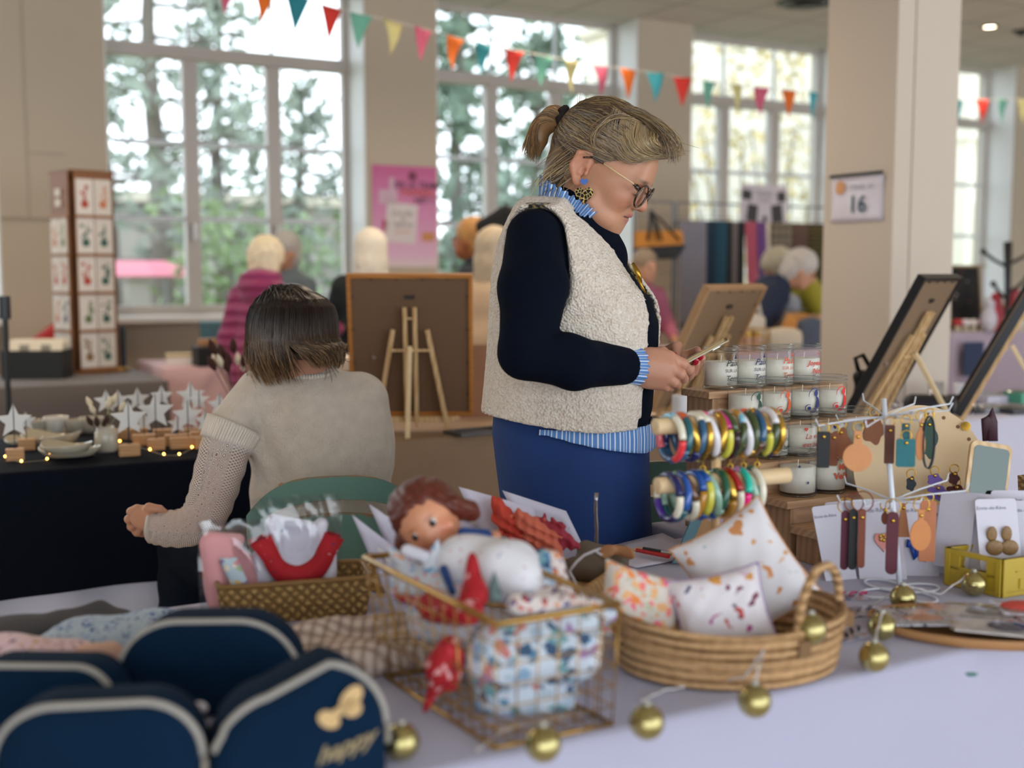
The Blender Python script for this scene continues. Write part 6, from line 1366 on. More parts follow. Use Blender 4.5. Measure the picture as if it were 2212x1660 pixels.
def bag(loc, rz, w, h, lean, label, contents):
    t = thing('bagged_garment', label, 'garment', loc, rz, 'bagged baby garments in the woven basket'); R = Matrix.Rotation(lean, 3, 'X')
    def sd(s_): return lambda a, b: R @ V(-w/2+w*a, s_*(.004+.016*math.sin(PI*min(1, a*1.0))*math.sin(PI*min(1, b*1.1))**.6)+.003*math.sin(a*17+b*11), h*b)
    m = MB(); m.grid(sd(-1), 20, 20); m.grid(sd(1), 20, 20); m.build('clear_bag', film, t, True); contents(t, R); return t
gar_w = M('#dcdae6', .85, nz=12, amt=.05, bump=25, bs=.4)
redf = floral('red_print_cotton', '#a8101d', ['#d9c3c9', '#2b2f55', '#c43a3f'], 70, .22)
def bib(t, R):
    def f(nm, prims, mat, off=0): 
        o = vol(nm, prims, mat, t, .0035, .008, post=lambda P: P @ np.array(R).T); return o
    f('white_body', [S_cap((-.045, .004, .02), (-.055, .004, .085), .022, .016), S_cap((.045, .004, .02), (.05, .004, .085), .022, .016), S_ell((0, .006, .045), (.062, .008, .045))], gar_w)
    m = MB(); yk = []
    for q in range(25):
        a = math.radians(200+140*q/24); yk.append(((.060*math.cos(a), .112+.072*math.sin(a)*1.0), (.032*math.cos(a), .108+.036*math.sin(a))))
    yk = [((-.078, .118), (-.045, .130))]+yk+[((.072, .115), (.045, .125))]
    m.rings([[R @ V(x, -.026, z) for (x, z), _ in yk], [R @ V(x, -.022, z) for _, (x, z) in yk], [R @ V(x, -.004, z) for _, (x, z) in yk], [R @ V(x, -.004, z) for (x, z), _ in yk]], closed=False, loop=False)
    m.build('red_printed_yoke', redf, t, True, solid=.001, label='red printed collar yoke')
    f('white_neckline', [S_cap((-.040, -.002, .14), (-.030, -.002, .085), .012, .010), S_cap((-.030, -.002, .085), (.0, -.002, .068), .010), S_cap((0, -.002, .068), (.03, -.002, .082), .010), S_cap((.03, -.002, .082), (.040, -.002, .135), .010, .011), S_cap((-.036, .008, .145), (.03, .008, .128), .010, .008), S_ell((0, .006, .10), (.032, .005, .034))], gar_w)
def pinkg(t, R):
    pg = M('#d99a9d', .85, nz=14, amt=.06, bump=22, bs=.5); f = lambda nm, prims, mat: vol(nm, prims, mat, t, .0035, .010, post=lambda P: P @ np.array(R).T)
    f('pink_cotton', [S_cap((-.03, 0, .02), (-.042, 0, .11), .020, .018), S_cap((.02, .002, .01), (-.02, .002, .10), .022, .02), S_cap((-.042, 0, .118), (.0, 0, .118), .014, .010), S_ell((-.01, .004, .05), (.045, .009, .055))], pg)
    m = MB(); m.grid(lambda a, b: R @ V(-.030+.028*a+.030*(1-b)+.0, -.021-.002*math.sin(a*3), .02+.075*b), 5, 8); m.build('printed_panel', floral('pastel_print', '#b9cbd6', ['#d58f93', '#a7b98f', '#e6d9c9', '#8f7aa5', '#d9b36a'], 70, .55), t, True, solid=.001, label='pastel printed panel')
RB = Rz(brz); bb = bk_.location
bag(bb+RB @ V(.005, .058, .009), brz+.08, .145, .185, .10, 'clear bag with a white baby top and a red printed yoke', bib)
bag(bb+RB @ V(-.085, .045, .009), brz-.10, .125, .150, .02, 'clear bag with a folded pink baby garment, left in the basket', pinkg)
# ---- gilt wire basket with fabric toys and a doll
gilt = M('#b08a4a', .28, .85)
B0, B1, B3 = tp_(1070, 1622), tp_(1322, 1570), tp_(832, 1466); B2 = B1+(B3-B0); HB = .155
ctr_ = (B0+B2)/2; wbk = thing('wire_basket', 'gilt wire mesh basket heaped with printed fabric pieces at the front', 'basket', ctr_)
cor = [p-ctr_ for p in (B0, B1, B2, B3)]; topc = [V(c.x*1.10, c.y*1.10, HB) for c in cor]
topc[0] = at(1073, 1352, B0.y-.01)-ctr_; topc[1] = at(1338, 1306, B1.y+.0)-ctr_; topc[3] = at(787, 1203, B3.y+.06)-ctr_; zt_ = sum(p.z for p in (topc[0], topc[1], topc[3]))/3; topc = [V(p.x, p.y, zt_) for p in topc]; topc[2] = topc[1]+(topc[3]-topc[0])
m = MB(); m.tube([p for i in range(4) for p in [topc[i].lerp(topc[(i+1) % 4], f) for f in (.0, .3, .7)]], .0042, 6, loop=True); m.build('top_rim', gilt, wbk, True)
m = MB(); m.tube([p+V(0, 0, .003) for i in range(4) for p in [cor[i].lerp(cor[(i+1) % 4], f) for f in (0, .3, .7)]], .0028, 6, loop=True); m.build('base_rim', gilt, wbk, True)
m = MB()
for i in range(4):
    a, b_, c2_, d_ = cor[i], cor[(i+1) % 4], topc[i], topc[(i+1) % 4]; n = max(4, int((a-b_).length/.024))
    for k in range(n): f = k/n; m.tube([a.lerp(b_, f)+V(0, 0, .003), c2_.lerp(d_, f)], .0011, 5)
    for k in range(1, 6): f = k/6; m.tube([a.lerp(c2_, f), b_.lerp(d_, f)], .0011, 5)
for k in range(1, 9): f = k/9; m.tube([cor[0].lerp(cor[3], f)+V(0, 0, .003), cor[1].lerp(cor[2], f)+V(0, 0, .003)], .0011, 5)
for k in range(1, 6): f = k/6; m.tube([cor[0].lerp(cor[1], f)+V(0, 0, .003), cor[3].lerp(cor[2], f)+V(0, 0, .003)], .0011, 5)
m.build('wire_mesh', gilt, wbk, True)
m = MB(); m.tube([topc[3], topc[3]+V(.008, .02, .0), topc[3]+V(.015, .03, -.055), topc[3]+V(.02, .02, -.06)], .004, 6); m.build('side_handle', gilt, wbk, True)
W1 = floral('white_navy_flower_cotton', '#c3cedb', ['#4f7f9f', '#86a8c6', '#a9bccd', '#33506f', '#9a7aa8', '#6c9aa0', '#c07a72'], 44, .62)
W2 = floral('pastel_flower_cotton', '#cdd3dc', ['#6f9cc0', '#d9a58a', '#c98fa0', '#88a9c9'], 75, .45)
W3 = floral('orange_flower_cotton', '#ded5d2', ['#c4553a', '#5a3f7a', '#d98a5a', '#7a3040'], 70, .5)
RP = floral('red_flower_cotton', '#a50f1c', ['#c7353a', '#7d0a14', '#d9a0a0'], 60, .4)
WP = floral('white_sprig_cotton', '#e3e3ea', ['#c08a98', '#8f93a8', '#c9a0a8'], 55, .2)
def soft(name, label, cat, prims_w, mat, h=.004, k=.012, amp=.002, fr=70, group=None):
    """fabric piece given by pixel-measured points already turned into the stall's space"""
    base = Vector(prims_w[0][1] if prims_w[0][0] != 'k' else prims_w[0][2][1]); t = thing(name, label, cat, tuple(base), 0, group)
    vol(name+'_cloth', prims_w, mat, t, h, k, off=tuple(base), warp=lambda X: amp*(np.sin(X[..., 0]*fr+2*np.sin(X[..., 2]*fr*.6))+.6*np.sin(X[..., 2]*fr*1.3+X[..., 1]*fr))); return t
Y1, Y2 = 1.44, 1.52
soft('floral_fabric', 'pale flowered fabric crown shape with a long left point in the wire basket', 'fabric crown', [S_cap(at(832, 1172, 1.60), at(905, 1265, 1.58), .004, .020), S_cap(at(948, 1162, 1.56), at(925, 1265, 1.56), .004, .018), S_cap(at(880, 1270, 1.58), at(1000, 1300, 1.52), .024, .026), S_cap(at(880, 1250, 1.58), at(930, 1262, 1.57), .016, .018)], W2, group='printed fabric pieces in the wire basket')
soft('fabric_point', 'flat red flowered strip along the left rim of the wire basket', 'fabric piece', [S_cap(at(862, 1290, 1.52), at(930, 1312, 1.48), .006, .014), S_cap(at(930, 1312, 1.48), at(1015, 1325, 1.42), .016, .018)], RP, group='printed fabric pieces in the wire basket')
soft('fabric_point', 'upright red flowered point in the middle of the wire basket', 'fabric piece', [S_cap(at(1020, 1200, 1.46), at(1022, 1285, 1.44), .003, .016), S_cap(at(1022, 1285, 1.44), at(1010, 1310, 1.43), .017, .014)], RP, group='printed fabric pieces in the wire basket')
soft('fabric_bundle', 'white blue-flowered fabric filling the front right of the wire basket', 'fabric piece', [S_cap(at(1060, 1400, 1.42), at(1250, 1360, 1.45), .030, .032), S_cap(at(1060, 1440, 1.42), at(1240, 1420, 1.44), .034, .030), S_cap(at(1075, 1500, 1.43), at(1200, 1510, 1.45), .030, .032), S_cap(at(1250, 1340, 1.45), at(1320, 1325, 1.50), .018, .010), S_cap(at(1090, 1550, 1.44), at(1150, 1560, 1.46), .022)], W1, .005, .012, .003, 60, group='printed fabric pieces in the wire basket')
soft('fabric_bundle', 'grey-blue flowered fabric behind the left mesh of the wire basket', 'fabric piece', [S_cap(at(910, 1345, 1.53), at(1010, 1375, 1.46), .020, .024), S_cap(at(905, 1330, 1.55), at(1000, 1340, 1.50), .02, .02)], W2, .005, .012, group='printed fabric pieces in the wire basket')
soft('fabric_point', 'red and white printed fabric point hanging down inside the wire mesh', 'fabric piece', [S_cap(at(972, 1395, 1.405), at(955, 1450, 1.40), .012, .020), S_cap(at(955, 1450, 1.40), at(918, 1535, 1.40), .018, .003), S_cap(at(985, 1420, 1.41), at(975, 1475, 1.405), .012, .010)], RP, group='printed fabric pieces in the wire basket')
soft('fabric_bundle', 'orange and violet flowered fabric peeking over the right side of the wire basket', 'fabric piece', [S_cap(at(1120, 1300, 1.44), at(1290, 1310, 1.46), .014, .012), S_cap(at(1190, 1215, 1.58), at(1200, 1290, 1.54), .016, .024), S_cap(at(1150, 1300, 1.48), at(1200, 1300, 1.50), .02)], W3, group='printed fabric pieces in the wire basket')
soft('fabric_bundle', 'pale blue streaked fabric standing beside the white padded piece', 'fabric piece', [S_cap(at(1150, 1225, 1.54), at(1140, 1300, 1.48), .014, .022), S_cap(at(1170, 1205, 1.56), at(1175, 1270, 1.52), .010, .016)], W1, group='printed fabric pieces in the wire basket')
bt_ = soft('fabric_tree', 'small grey-green fabric tree point on the white padded piece', 'fabric piece', [S_cap(at(1068, 1235, 1.44), at(1068, 1285, 1.44), .002, .010)], floral('grey_green_print', '#5c6f70', ['#8aa0a0', '#3f5055'], 90, .5), .003, .006, .0005, group='printed fabric pieces in the wire basket')
# doll
dl = thing('doll', 'red-haired baby doll in a white sprigged padded suit lying in the wire basket', 'doll', at(1000, 1200, 1.60)); OD = tuple(dl.location)
hd_ = np.array(at(927, 1123, 1.66)); Rd = np.array(Matrix((V(-.12, -.93, -.34).normalized(), V(.86, -.27, .43).normalized(), V(0, 0, 1))).transposed())
xd = V(-.05, -.96, -.18).normalized(); yd = V(.75, 0, .66); yd = (yd-xd*xd.dot(yd)).normalized(); zd = xd.cross(yd); Rd = np.array(Matrix((xd, yd, zd)).transposed()); Dp = lambda *a: np.array(hd_)+Rd @ np.array(a, float)
# face looks at the camera, head tipped: yd = the line through the eyes
hp_ = [S_ell(Dp(0, 0, .004), (.045, .045, .048)), S_ell(Dp(.012, 0, -.016), (.034, .038, .030)), ('k', .004, S_ell(Dp(.044, 0, -.006), (.007, .007, .006))), ('k', .006, S_ell(Dp(.030, .022, -.014), (.015, .014, .013))), ('k', .006, S_ell(Dp(.030, -.022, -.014), (.015, .014, .013))),
       ('k', .003, S_cap(Dp(.036, -.007, -.020), Dp(.036, .007, -.020), .0035)), ('k', .004, S_ell(Dp(.0, .045, -.004), (.008, .006, .011))), ('k', .004, S_ell(Dp(.0, -.045, -.004), (.008, .006, .011))), ('k', .01, S_cap(Dp(0, 0, -.04), at(985, 1190, 1.63), .02, .022)),
       S_cap(at(985, 1190, 1.63), at(1100, 1240, 1.55), .022, .024), S_cap(at(985, 1205, 1.60), at(935, 1240, 1.60), .012, .009), S_cap(at(1010, 1180, 1.64), at(1070, 1160, 1.66), .012, .009)]
P, Q = volume(hp_, .003, .01); C = np.tile(np.array(rgb('#cf8f6c')), (len(P), 1)); Lc = (P-hd_) @ Rd
C = cmix(C, .5*(blob(Lc, (.038, .022, -.014), (.014, .012, .010))+blob(Lc, (.038, -.022, -.014), (.014, .012, .01))), '#d9705c'); C = cmix(C, blob(Lc, (.04, 0, -.021), (.01, .009, .0035)), '#b5504a'); C = cmix(C, .8*(blob(Lc, (.042, .016, .012), (.01, .008, .002))+blob(Lc, (.042, -.016, .012), (.01, .008, .002))), '#7a4028')
join_vols('body', [(P, Q, C)], vcol('doll_vinyl', .35, sss=.1), dl, OD)
for sy in (-1, 1): 
    m = MB(); m.ell(Dp(.0432, sy*.0165, .003), (.0052, .0052, .0056), 12, 8); e_ = m.build('eye', M('#171110', .08), dl, True, off=OD)
    m = MB(); m.ell(Dp(.0395, sy*.0165, .0028), (.0058, .0085, .0072), 12, 8); m.build('eye_white', M('#d9cfc8', .2), dl, True, off=OD)
m = MB(); pts_, cc_2 = [], []
rd = random.Random(2)
vol('hair', [S_ell(Dp(-.012, 0, .014), (.052, .053, .048)), S_cap(Dp(.01, .046, .0), Dp(-.01, .05, -.03), .014, .016), S_cap(Dp(.01, -.048, .0), Dp(.0, -.052, -.045), .014, .018), ('sub', S_ell(Dp(.048, 0, -.008), (.042, .043, .046)), .006)], M('#5d2516', .45, nz=90, amt=.3, bump=120, bs=.8, bd=.004), dl, .003, .012, off=OD, warp=lambda X: .002*np.sin(X[..., 0]*260+3*np.sin(X[..., 2]*90))*np.sin(X[..., 2]*220))
vol('padded_suit', [S_ell(at(1010, 1222, 1.56), (.040, .036, .038)), S_ell(at(1085, 1235, 1.52), (.044, .040, .040)), S_ell(at(1130, 1262, 1.50), (.026, .03, .032)), S_cap(at(1000, 1215, 1.58), at(1110, 1225, 1.55), .036, .036)], WP, dl, .004, .02, off=OD)
vol('blue_collar', [S_cap(at(1000, 1152, 1.60), at(1048, 1160, 1.62), .008, .011)], M('#1b3f78', .8), dl, .003, .006, off=OD)
vol('blue_strap', [S_cap(at(958, 1230, 1.52), at(978, 1280, 1.50), .006, .005)], M('#1b3f78', .8), dl, .003, .006, off=OD)
vol('white_ruff', [S_cap(at(880, 1190, 1.57), at(916, 1203, 1.56), .009, .009)], M('#d9d9e6', .8), dl, .003, .006, off=OD)
# ---- long wooden tray of white packets
ta, tb_ = tp_(800, 1290), tp_(1345, 1202); trz = math.radians(24); tro = tp_(1080, 1238)
box_o = V(FT(1060, 2.02).x, 2.0, T); wt = thing('wooden_tray', 'shallow pine tray filled with white card packets', 'tray', box_o, math.radians(-24))
m = MB(); m.box((0, 0, .004), (.40, .20, .008)); 
for s_ in (-1, 1): m.box((0, s_*.1, .02), (.41, .009, .04)); m.box((s_*.2, 0, .02), (.009, .2, .04))
m.build('tray_body', wood('#c89b62', '#a9804c', 3), wt, bevel=.002)
pw_ = [(.145, .20), (.14, .19), (.135, .185), (.14, .19), (.15, .195), (.14, .17)]
spec = [(990, 1052, 1180, 'white packet with a coral scrunchie glove, at the front of the tray', 2.0, .30, .135), (943, 1060, 1170, 'white packet with an oval logo second in the tray', 2.03, .36, .12), (888, 1058, 1150, 'white packet behind the doll hair', 2.06, .42, .11), (867, 1082, 1150, 'thin white packet tip left of the doll', 2.08, .46, .10), (797, 1090, 1190, 'white glossy packet leaning out over the left end of the tray', 1.86, .62, .11), (760, 1112, 1200, 'white glossy packet leaning furthest left, beside the doll', 1.82, .70, .11), (1085, 1060, 1170, 'white packet at the back right of the tray', 2.10, .34, .125)]
for i, (px, py, pb2, lab, Y, lean, w) in enumerate(spec):
    c0 = at(px, py, Y); t = thing('card_packet', lab, 'packet', c0, 0, 'white card packets in the pine tray')
    # corner c0 is the top-left corner; card slopes down to the right
    ux = V(math.cos(-lean), .12, math.sin(-lean)*1.0).normalized(); dn = V(.42 if i < 4 or i == 6 else .34, .10, -.88).normalized(); hgt = max(.10, (c0.z-T)/.88*.97)
    hgt = min(hgt, .2); nn_ = ux.cross(dn); m = MB(); m.grid(lambda a, b_: ux*(w*a)+dn*(hgt*b_)+nn_*(.004*math.sin(a*2.6)*math.sin(b_*2)), 8, 8); m.build('card', M('#cfcbdb', .5, nz=20, amt=.03), t, True, solid=.0012)
    if i in (1, 4, 5): m = MB(); o_ = ux*(w*.42)+dn*(hgt*.22)-nn_*-.0; nf = nn_ if nn_.y < 0 else -nn_; m.add([o_+nf*.004+ux*(.014*math.cos(a))+dn*(.010*math.sin(a)) for a in [2*PI*k/20 for k in range(20)]], [tuple(range(20))]); m.build('oval_logo', M('#e6e0da', .5), t); m = MB(); m.box(o_+nf*.005, (.014, .001, .003)); m.build('logo_mark', M('#a5783f', .5), t)
def crumple(label, mat, pts, rad, grp):
    t = thing('scrunchie', label, 'scrunchie', tuple(at(*pts[0])), 0, grp); P = [np.array(at(*p)) for p in pts]; pr = [S_cap(P[i], P[i+1], rad[i], rad[i+1]) for i in range(len(P)-1)]
    vol('fabric', pr, mat, t, .003, .008, off=tuple(t.location), warp=lambda X: .0035*np.sin(X[..., 0]*190+X[..., 2]*260+2*np.sin(X[..., 2]*80))+.002*np.sin(X[..., 0]*420)); return t
crumple('dark coral crumpled fabric glove on the front packet', M('#c2402f', .8, nz=30, bump=40, bs=.6), [(1075, 1092, 1.97), (1095, 1125, 1.97), (1130, 1158, 1.965), (1150, 1185, 1.96)], [.014, .020, .017, .012], 'coral gloves on the packets')
crumple('lighter salmon crumpled fabric glove lying over the dark coral one', M('#cf6a52', .8, nz=30, bump=40, bs=.6), [(1112, 1112, 1.955), (1150, 1140, 1.95), (1190, 1175, 1.945), (1200, 1200, 1.94)], [.008, .020, .016, .008], 'coral gloves on the packets')
crumple('dusky crimson crumpled fabric at the right end of the packets', M('#a33245', .8, nz=30, bump=40, bs=.6), [(1170, 1125, 2.0), (1205, 1155, 1.98), (1235, 1180, 1.97)], [.010, .017, .010], 'coral gloves on the packets')
heap('checked_pouch', 'grey-brown checked pouch with a white cord between the tray and the pillows', 'pouch', tp_(1290, 1262)+V(0, 0, .0), [S_cap((-.035, -.02, .03), (.035, .0, .025), .022, .018), S_cap((-.03, .02, .055), (.035, .035, .05), .016, .014), S_cap((-.04, .0, .02), (.03, .02, .02), .02)], M('#6f6355', .85, nz=40, amt=.2, bump=60, bs=.4), .004, .015, .002, 80, -.5)
t = thing('cord', 'white cord loop on the checked pouch', 'cord', at(1290, 1215, 1.86)); o_ = t.location.copy(); m = MB(); m.tube([at(x, y, 1.83)-o_ for x, y in ((1300, 1200), (1288, 1192), (1298, 1185), (1286, 1190), (1262, 1200), (1245, 1215), (1230, 1235))], .002, 6); m.tube([at(x, y, 1.80)-o_ for x, y in ((1230, 1235), (1245, 1262), (1262, 1292), (1275, 1300))], .0018, 6); m.build('cord_strand', M('#d9d6da', .7), t, True)
heap('fabric_rose', 'tan fabric flower beside the wire basket', 'fabric flower', tp_(1330, 1290)+V(0, .04, .055), [S_cap((-.02, 0, .008), (.0, .01, .016), .008, .010), S_cap((0, .008, .012), (.03, .0, .010), .009, .007)], M('#b9855c', .8, nz=40, bump=60, bs=.6), .0025, .006, .0025, 190)
t = thing('silver_rod', 'thin twisted silver rod standing in front of the blue trousers', 'rod', at(1293, 1185, 2.06)); m = MB(); m.tube([(-.002+.001*math.sin(i), 0, -.19+.012*i*1.22) for i in range(20)], [.0032+.0007*(i % 2) for i in range(20)], 8); m.build('rod', M('#9c9698', .2, .9), t, True)
t.location = at(1291, 1065, 2.06)-V(0, 0, .088+.0); 
# paper and pencils
t = thing('paper_sheet', 'white paper sheets on the cloth edge in front of the standing woman', 'paper', tp_(1400, 1196), TH+.1); m = MB(); m.grid(lambda a, b_: (-.10+.20*a, -.08+.15*b_, .002+.012*b_*b_*a), 8, 8); m.build('sheet', M('#d3cfdf', .6), t, True, solid=.001)
for lab, c1_, px0, py0, px1, py1, zz in (('red pencil lying on the white paper', '#b0101c', 1362, 1186, 1445, 1203, T+.016), ('slim black pen lying behind the red pencil', '#1b1c22', 1375, 1184, 1450, 1196, T+.020)):
    a, b_ = onz(px0, py0, zz), onz(px1, py1, zz); t = thing('pencil' if 'pencil' in lab[:10] else 'pen', lab, 'pencil' if 'red pencil' in lab else 'pen', a, math.atan2((b_-a).y, (b_-a).x)); L = (b_-a).length; r_ = .0042 if 'red pencil' in lab else .003
    m = MB(); m.tube([(.015, 0, 0), (L, 0, 0)], r_, 6); m.build('barrel', M(c1_, .3), t); m = MB(); m.tube([(0, 0, 0), (.004, 0, 0), (.015, 0, 0)], [.0004, .0014, r_], 6); m.build('point', M('#c9a27a' if 'red pencil' in lab else '#3a3a3f', .5), t)
    if 'pen ' in lab: m = MB(); m.tube([(L-.02, 0, 0), (L, 0, 0)], r_*1.15, 8); m.build('silver_end', M('#b9babf', .2, .9), t)
def single_part(nm, mt, t, c, d): m = MB(); m.box(c, d); return m.build(nm, mt, t)
# ---- oval straw basket with pillows
straw = NT('coiled_straw'); wv_ = straw.wave(22, straw.co(), 'Z', 1.0, dscale=2); n_ = straw.noise(120, straw.co(scale=(1, 1, .4)), 4)
straw.col(straw.ramp(straw.math('ADD', straw.math('MULTIPLY', wv_, .45), straw.math('MULTIPLY', n_, .55)), [(.25, '#8a6843'), (.5, '#b48c60'), (.8, '#cfa97c')])); straw.bump(straw.math('ADD', wv_, straw.math('MULTIPLY', n_, .5)), .8, .005); straw.set(rough=.8)
sa_, sb_ = at(1345, 1420, 1.66), at(1798, 1350, 1.74); bc = V((sa_.x+sb_.x)/2-.022, 1.605, T); ob = thing('straw_basket', 'oval coiled straw basket with a loop handle, holding three little pillows', 'basket', bc, math.radians(8)); A_o, B_o = .163, .122
m = MB(); prof = [(.90, 0), (.95, .012), (.98, .036), (1.0, .072), (.965, .074), (.94, .036), (.9, .012), (.02, .008)]
m.rings([[V(A_o*q*math.cos(a), B_o*q*math.sin(a), z+(.012*math.cos(a)**2 if z > .03 else 0)) for a in [2*PI*k/56 for k in range(56)]] for q, z in prof]); m.build('basket_body', straw.m, ob, True)
for k in range(7): m = MB(); z_ = .006+.0108*k; q = .91+.09*(z_/.071)**.8; m.tube([(A_o*q*math.cos(a), B_o*q*math.sin(a), z_+.012*math.cos(a)**2*(z_/.071)) for a in [2*PI*i/60 for i in range(60)]], .0058, 6, loop=True); m.build('straw_coil', straw.m, ob, True)
def hnd(cx, s_):
    m = MB(); pts = []; e0, e1_ = V(.066, -.108, .062), V(.160, -.022, .078)
    for i in range(17): t_ = PI*i/16; q = (1-math.cos(t_))/2; p_ = e0.lerp(e1_, q); pts.append(p_+V(-.004, .004, .078*math.sin(t_)**.8))
    m.tube(pts, .0065, 8); return m
hnd(0, 1).build('handle', straw.m, ob, True); [single_part('handle_stitching', M('#7a5c3c', .8), ob, q_, (.016, .016, .022)) for q_ in ((.066, -.113, .055), (.164, -.026, .066))]
def pillow(label, c, ux, uy, w, h, th, mat, pip):
    t = thing('pillow', label, 'pillow', c, 0, 'little pillows in the straw basket'); ux, uy = Vector(ux).normalized(), Vector(uy); uy = (uy-ux*uy.dot(ux)).normalized(); nz_ = ux.cross(uy); n = 22
    def pt(a, b_, s_):
        x, y = 2*a-1, 2*b_-1; pin = 1-.10*(1-abs(y)**2.0)*abs(x)**3-.0; piny = 1-.10*(1-abs(x)**2)*abs(y)**3
        z = s_*th*((1-x**4)*(1-y**4))**.55; return ux*(x*w/2*pin)+uy*(y*h/2*piny)+nz_*(z+.0015*math.sin(a*23)*math.sin(b_*19))
    m = MB(); m.grid(lambda a, b_: pt(a, b_, 1), n, n); m.grid(lambda a, b_: pt(a, b_, -1), n, n); m.build('pillow_cover', mat, t, True)
    if pip: e = [pt(i/20, 0, 0) for i in range(21)]+[pt(1, i/20, 0) for i in range(1, 21)]+[pt(1-i/20, 1, 0) for i in range(1, 21)]+[pt(0, 1-i/20, 0) for i in range(1, 20)]; m = MB(); m.tube(e, .0016, 6, loop=True); m.build('piping', M(pip, .7), t, True)
    return t
fox = floral('fox_print_cotton', '#dfdde2', ['#cf8f5a', '#c98a55', '#a9bcc4', '#d3a070'], 28, .30); danc = floral('dancer_print_cotton', '#e6e1e8', ['#c04f4a', '#b04a94', '#d89a4a', '#3a4468', '#7a3a52'], 36, .34); neon = floral('neon_peach_cotton', '#dcd3c8', ['#f0827c', '#ef8f4e', '#e9b27e', '#f4768a', '#c9c8b0'], 60, .6)
pillow('largest white pillow with orange fox print and orange piping', at(1612, 1238, 1.72), (.85, .10, .50), (-.60, .38, .70), .160, .178, .030, fox, '#c98a4e')
pillow('white pillow printed with tiny dancers and violet piping', at(1560, 1325, 1.60), (.95, .02, .20), (-.42, .42, .80), .135, .118, .024, danc, '#a58ab8')
pillow('peach and neon pink flowered pillow at the left of the straw basket', at(1382, 1312, 1.62), (.95, .10, -.30), (.22, .45, .86), .125, .110, .024, neon, None)
# ---- bracelet stand
bs = tp_(1523, 1300); bs = V(at(1520, 590, 1.88).x, 1.88, T); bst = thing('bracelet_stand', 'wooden T-shaped stand with two round bars carrying stacked bangles', 'stand', bs, 0); pole_m = wood('#dcb988', '#c8a272', 4, 'Z')
def barpts(px0, py0, px1, Ys=1.82, L=.245): a = at(px0, py0, Ys); d = V(math.cos(TH-.1), math.sin(TH-.1), .0); return a, a+d*L, d
b1 = barpts(1414, 922, 0, 1.825, .235); b2 = barpts(1418, 1050, 0, 1.815, .25); po = (b1[0]+b1[2]*.115); po = V(po.x, po.y, T); bst.location = po
m = MB(); m.tube([(0, 0, .0), (.0, 0, b1[0].z-T)], .0078, 12); m.build('upright', pole_m, bst, True); m = MB(); m.lathe([(0, 0), (.055, 0), (.055, .012), (0, .012)], n=24); m.build('foot', pole_m, bst, bevel=.002)
for nm, (a, b_, d) in (('bar', b1), ('bar', b2)): m = MB(); m.tube([a-po, b_-po], .0135, 16); m.build(nm, M('#d9bd93', .5, nz=30, amt=.05), bst, True, bevel=.002)
pal_b = {'cream': '#e3dcc8', 'coral red': '#e23b43', 'slate blue': '#24567c', 'rose': '#d9626d', 'light blue': '#86bcd0', 'orange': '#e2571e', 'navy': '#101a5c', 'olive': '#3c4a24', 'gold': '#c49a3a', 'hot pink': '#f0127f', 'yellow': '#cdc84c', 'white': '#dcdae0', 'tortoise': '#5b3a22', 'turquoise': '#1fbfa8', 'forest green': '#1f5a42', 'sage': '#8fb39f', 'violet': '#4b2f94', 'cobalt': '#1b55a8', 'amber': '#b5802a', 'magenta': '#c01778', 'lilac': '#c77dbb', 'dark red': '#a3141f', 'plum': '#2c1626', 'teal': '#1d5f6a'}
def bangle(c, d, cols, label, R=.035, r=.0062, ph=0, grp='', tilt=0):
    c = Vector(c); t = thing('bangle', label, 'bangle', c, 0, grp); d = Vector(d).normalized(); x = V(0, 0, 1); y = d.cross(x).normalized(); x = y.cross(d); k = len(cols)
    for j, cn in enumerate(cols):
        a0, a1 = ph+2*PI*j/k+.03, ph+2*PI*(j+1)/k-.03; m = MB(); m.tube([(x*math.cos(a)+y*math.sin(a))*R+d*tilt*math.cos(a) for a in [a0+(a1-a0)*i/10 for i in range(11)]], r, 10); metal = cn == 'gold'
        m.build('bead', M(pal_b[cn], .15, .9 if metal else 0, coat=.5), t, True)
    return t
rows1 = [('cream', 'coral red', 'slate blue', 'rose', 'light blue'), ('slate blue', 'navy', 'teal'), ('slate blue', 'orange', 'gold', 'navy'), ('cream', 'slate blue', 'navy', 'dark red'), ('gold', 'yellow', 'cream'), ('olive', 'hot pink', 'white'), ('white', 'gold', 'tortoise'), ('magenta', 'yellow', 'cream', 'magenta'), ('plum', 'olive'), ('tortoise', 'light blue', 'olive'), ('amber', 'white', 'amber'), ('olive', 'gold', 'orange'), ('tortoise', 'cream', 'slate blue'), ('turquoise', 'gold', 'yellow'), ('white', 'olive', 'light blue'), ('gold', 'navy', 'amber')]
rows2 = [('navy', 'cream', 'navy', 'violet', 'cream', 'navy'), ('teal', 'sage', 'cobalt'), ('sage', 'tortoise', 'cream'), ('cobalt', 'amber', 'slate blue'), ('yellow', 'cobalt', 'tortoise', 'cobalt'), ('cobalt', 'yellow', 'sage'), ('forest green', 'forest green', 'sage'), ('gold', 'amber', 'olive'), ('cream', 'navy', 'hot pink', 'dark red'), ('hot pink', 'lilac', 'turquoise', 'hot pink'), ('lilac', 'sage', 'turquoise'), ('cream', 'dark red', 'forest green')]
for rows, (a, b_, d), nm, st0, pitch in ((rows1, b1, 'upper', .030, .0125), (rows2, b2, 'lower', .022, .0140)):
    for i, cs in enumerate(rows):
        u_ = list(dict.fromkeys(cs)); lab = '%s bangle, %s from the front on the %s bar' % (' and '.join(u_[:2]) if len(u_) < 3 else u_[0]+', '+u_[1]+' and '+u_[2], ordn(i), nm)
        bangle(a+d*(st0+pitch*i)+V(0, 0, -.0195 if nm == 'upper' else -.020), d, cs, lab, ph=(.3+i*1.7) % 6.28, grp='acrylic bangles on the %s bar' % nm, tilt=.008*math.sin(i*2.3))
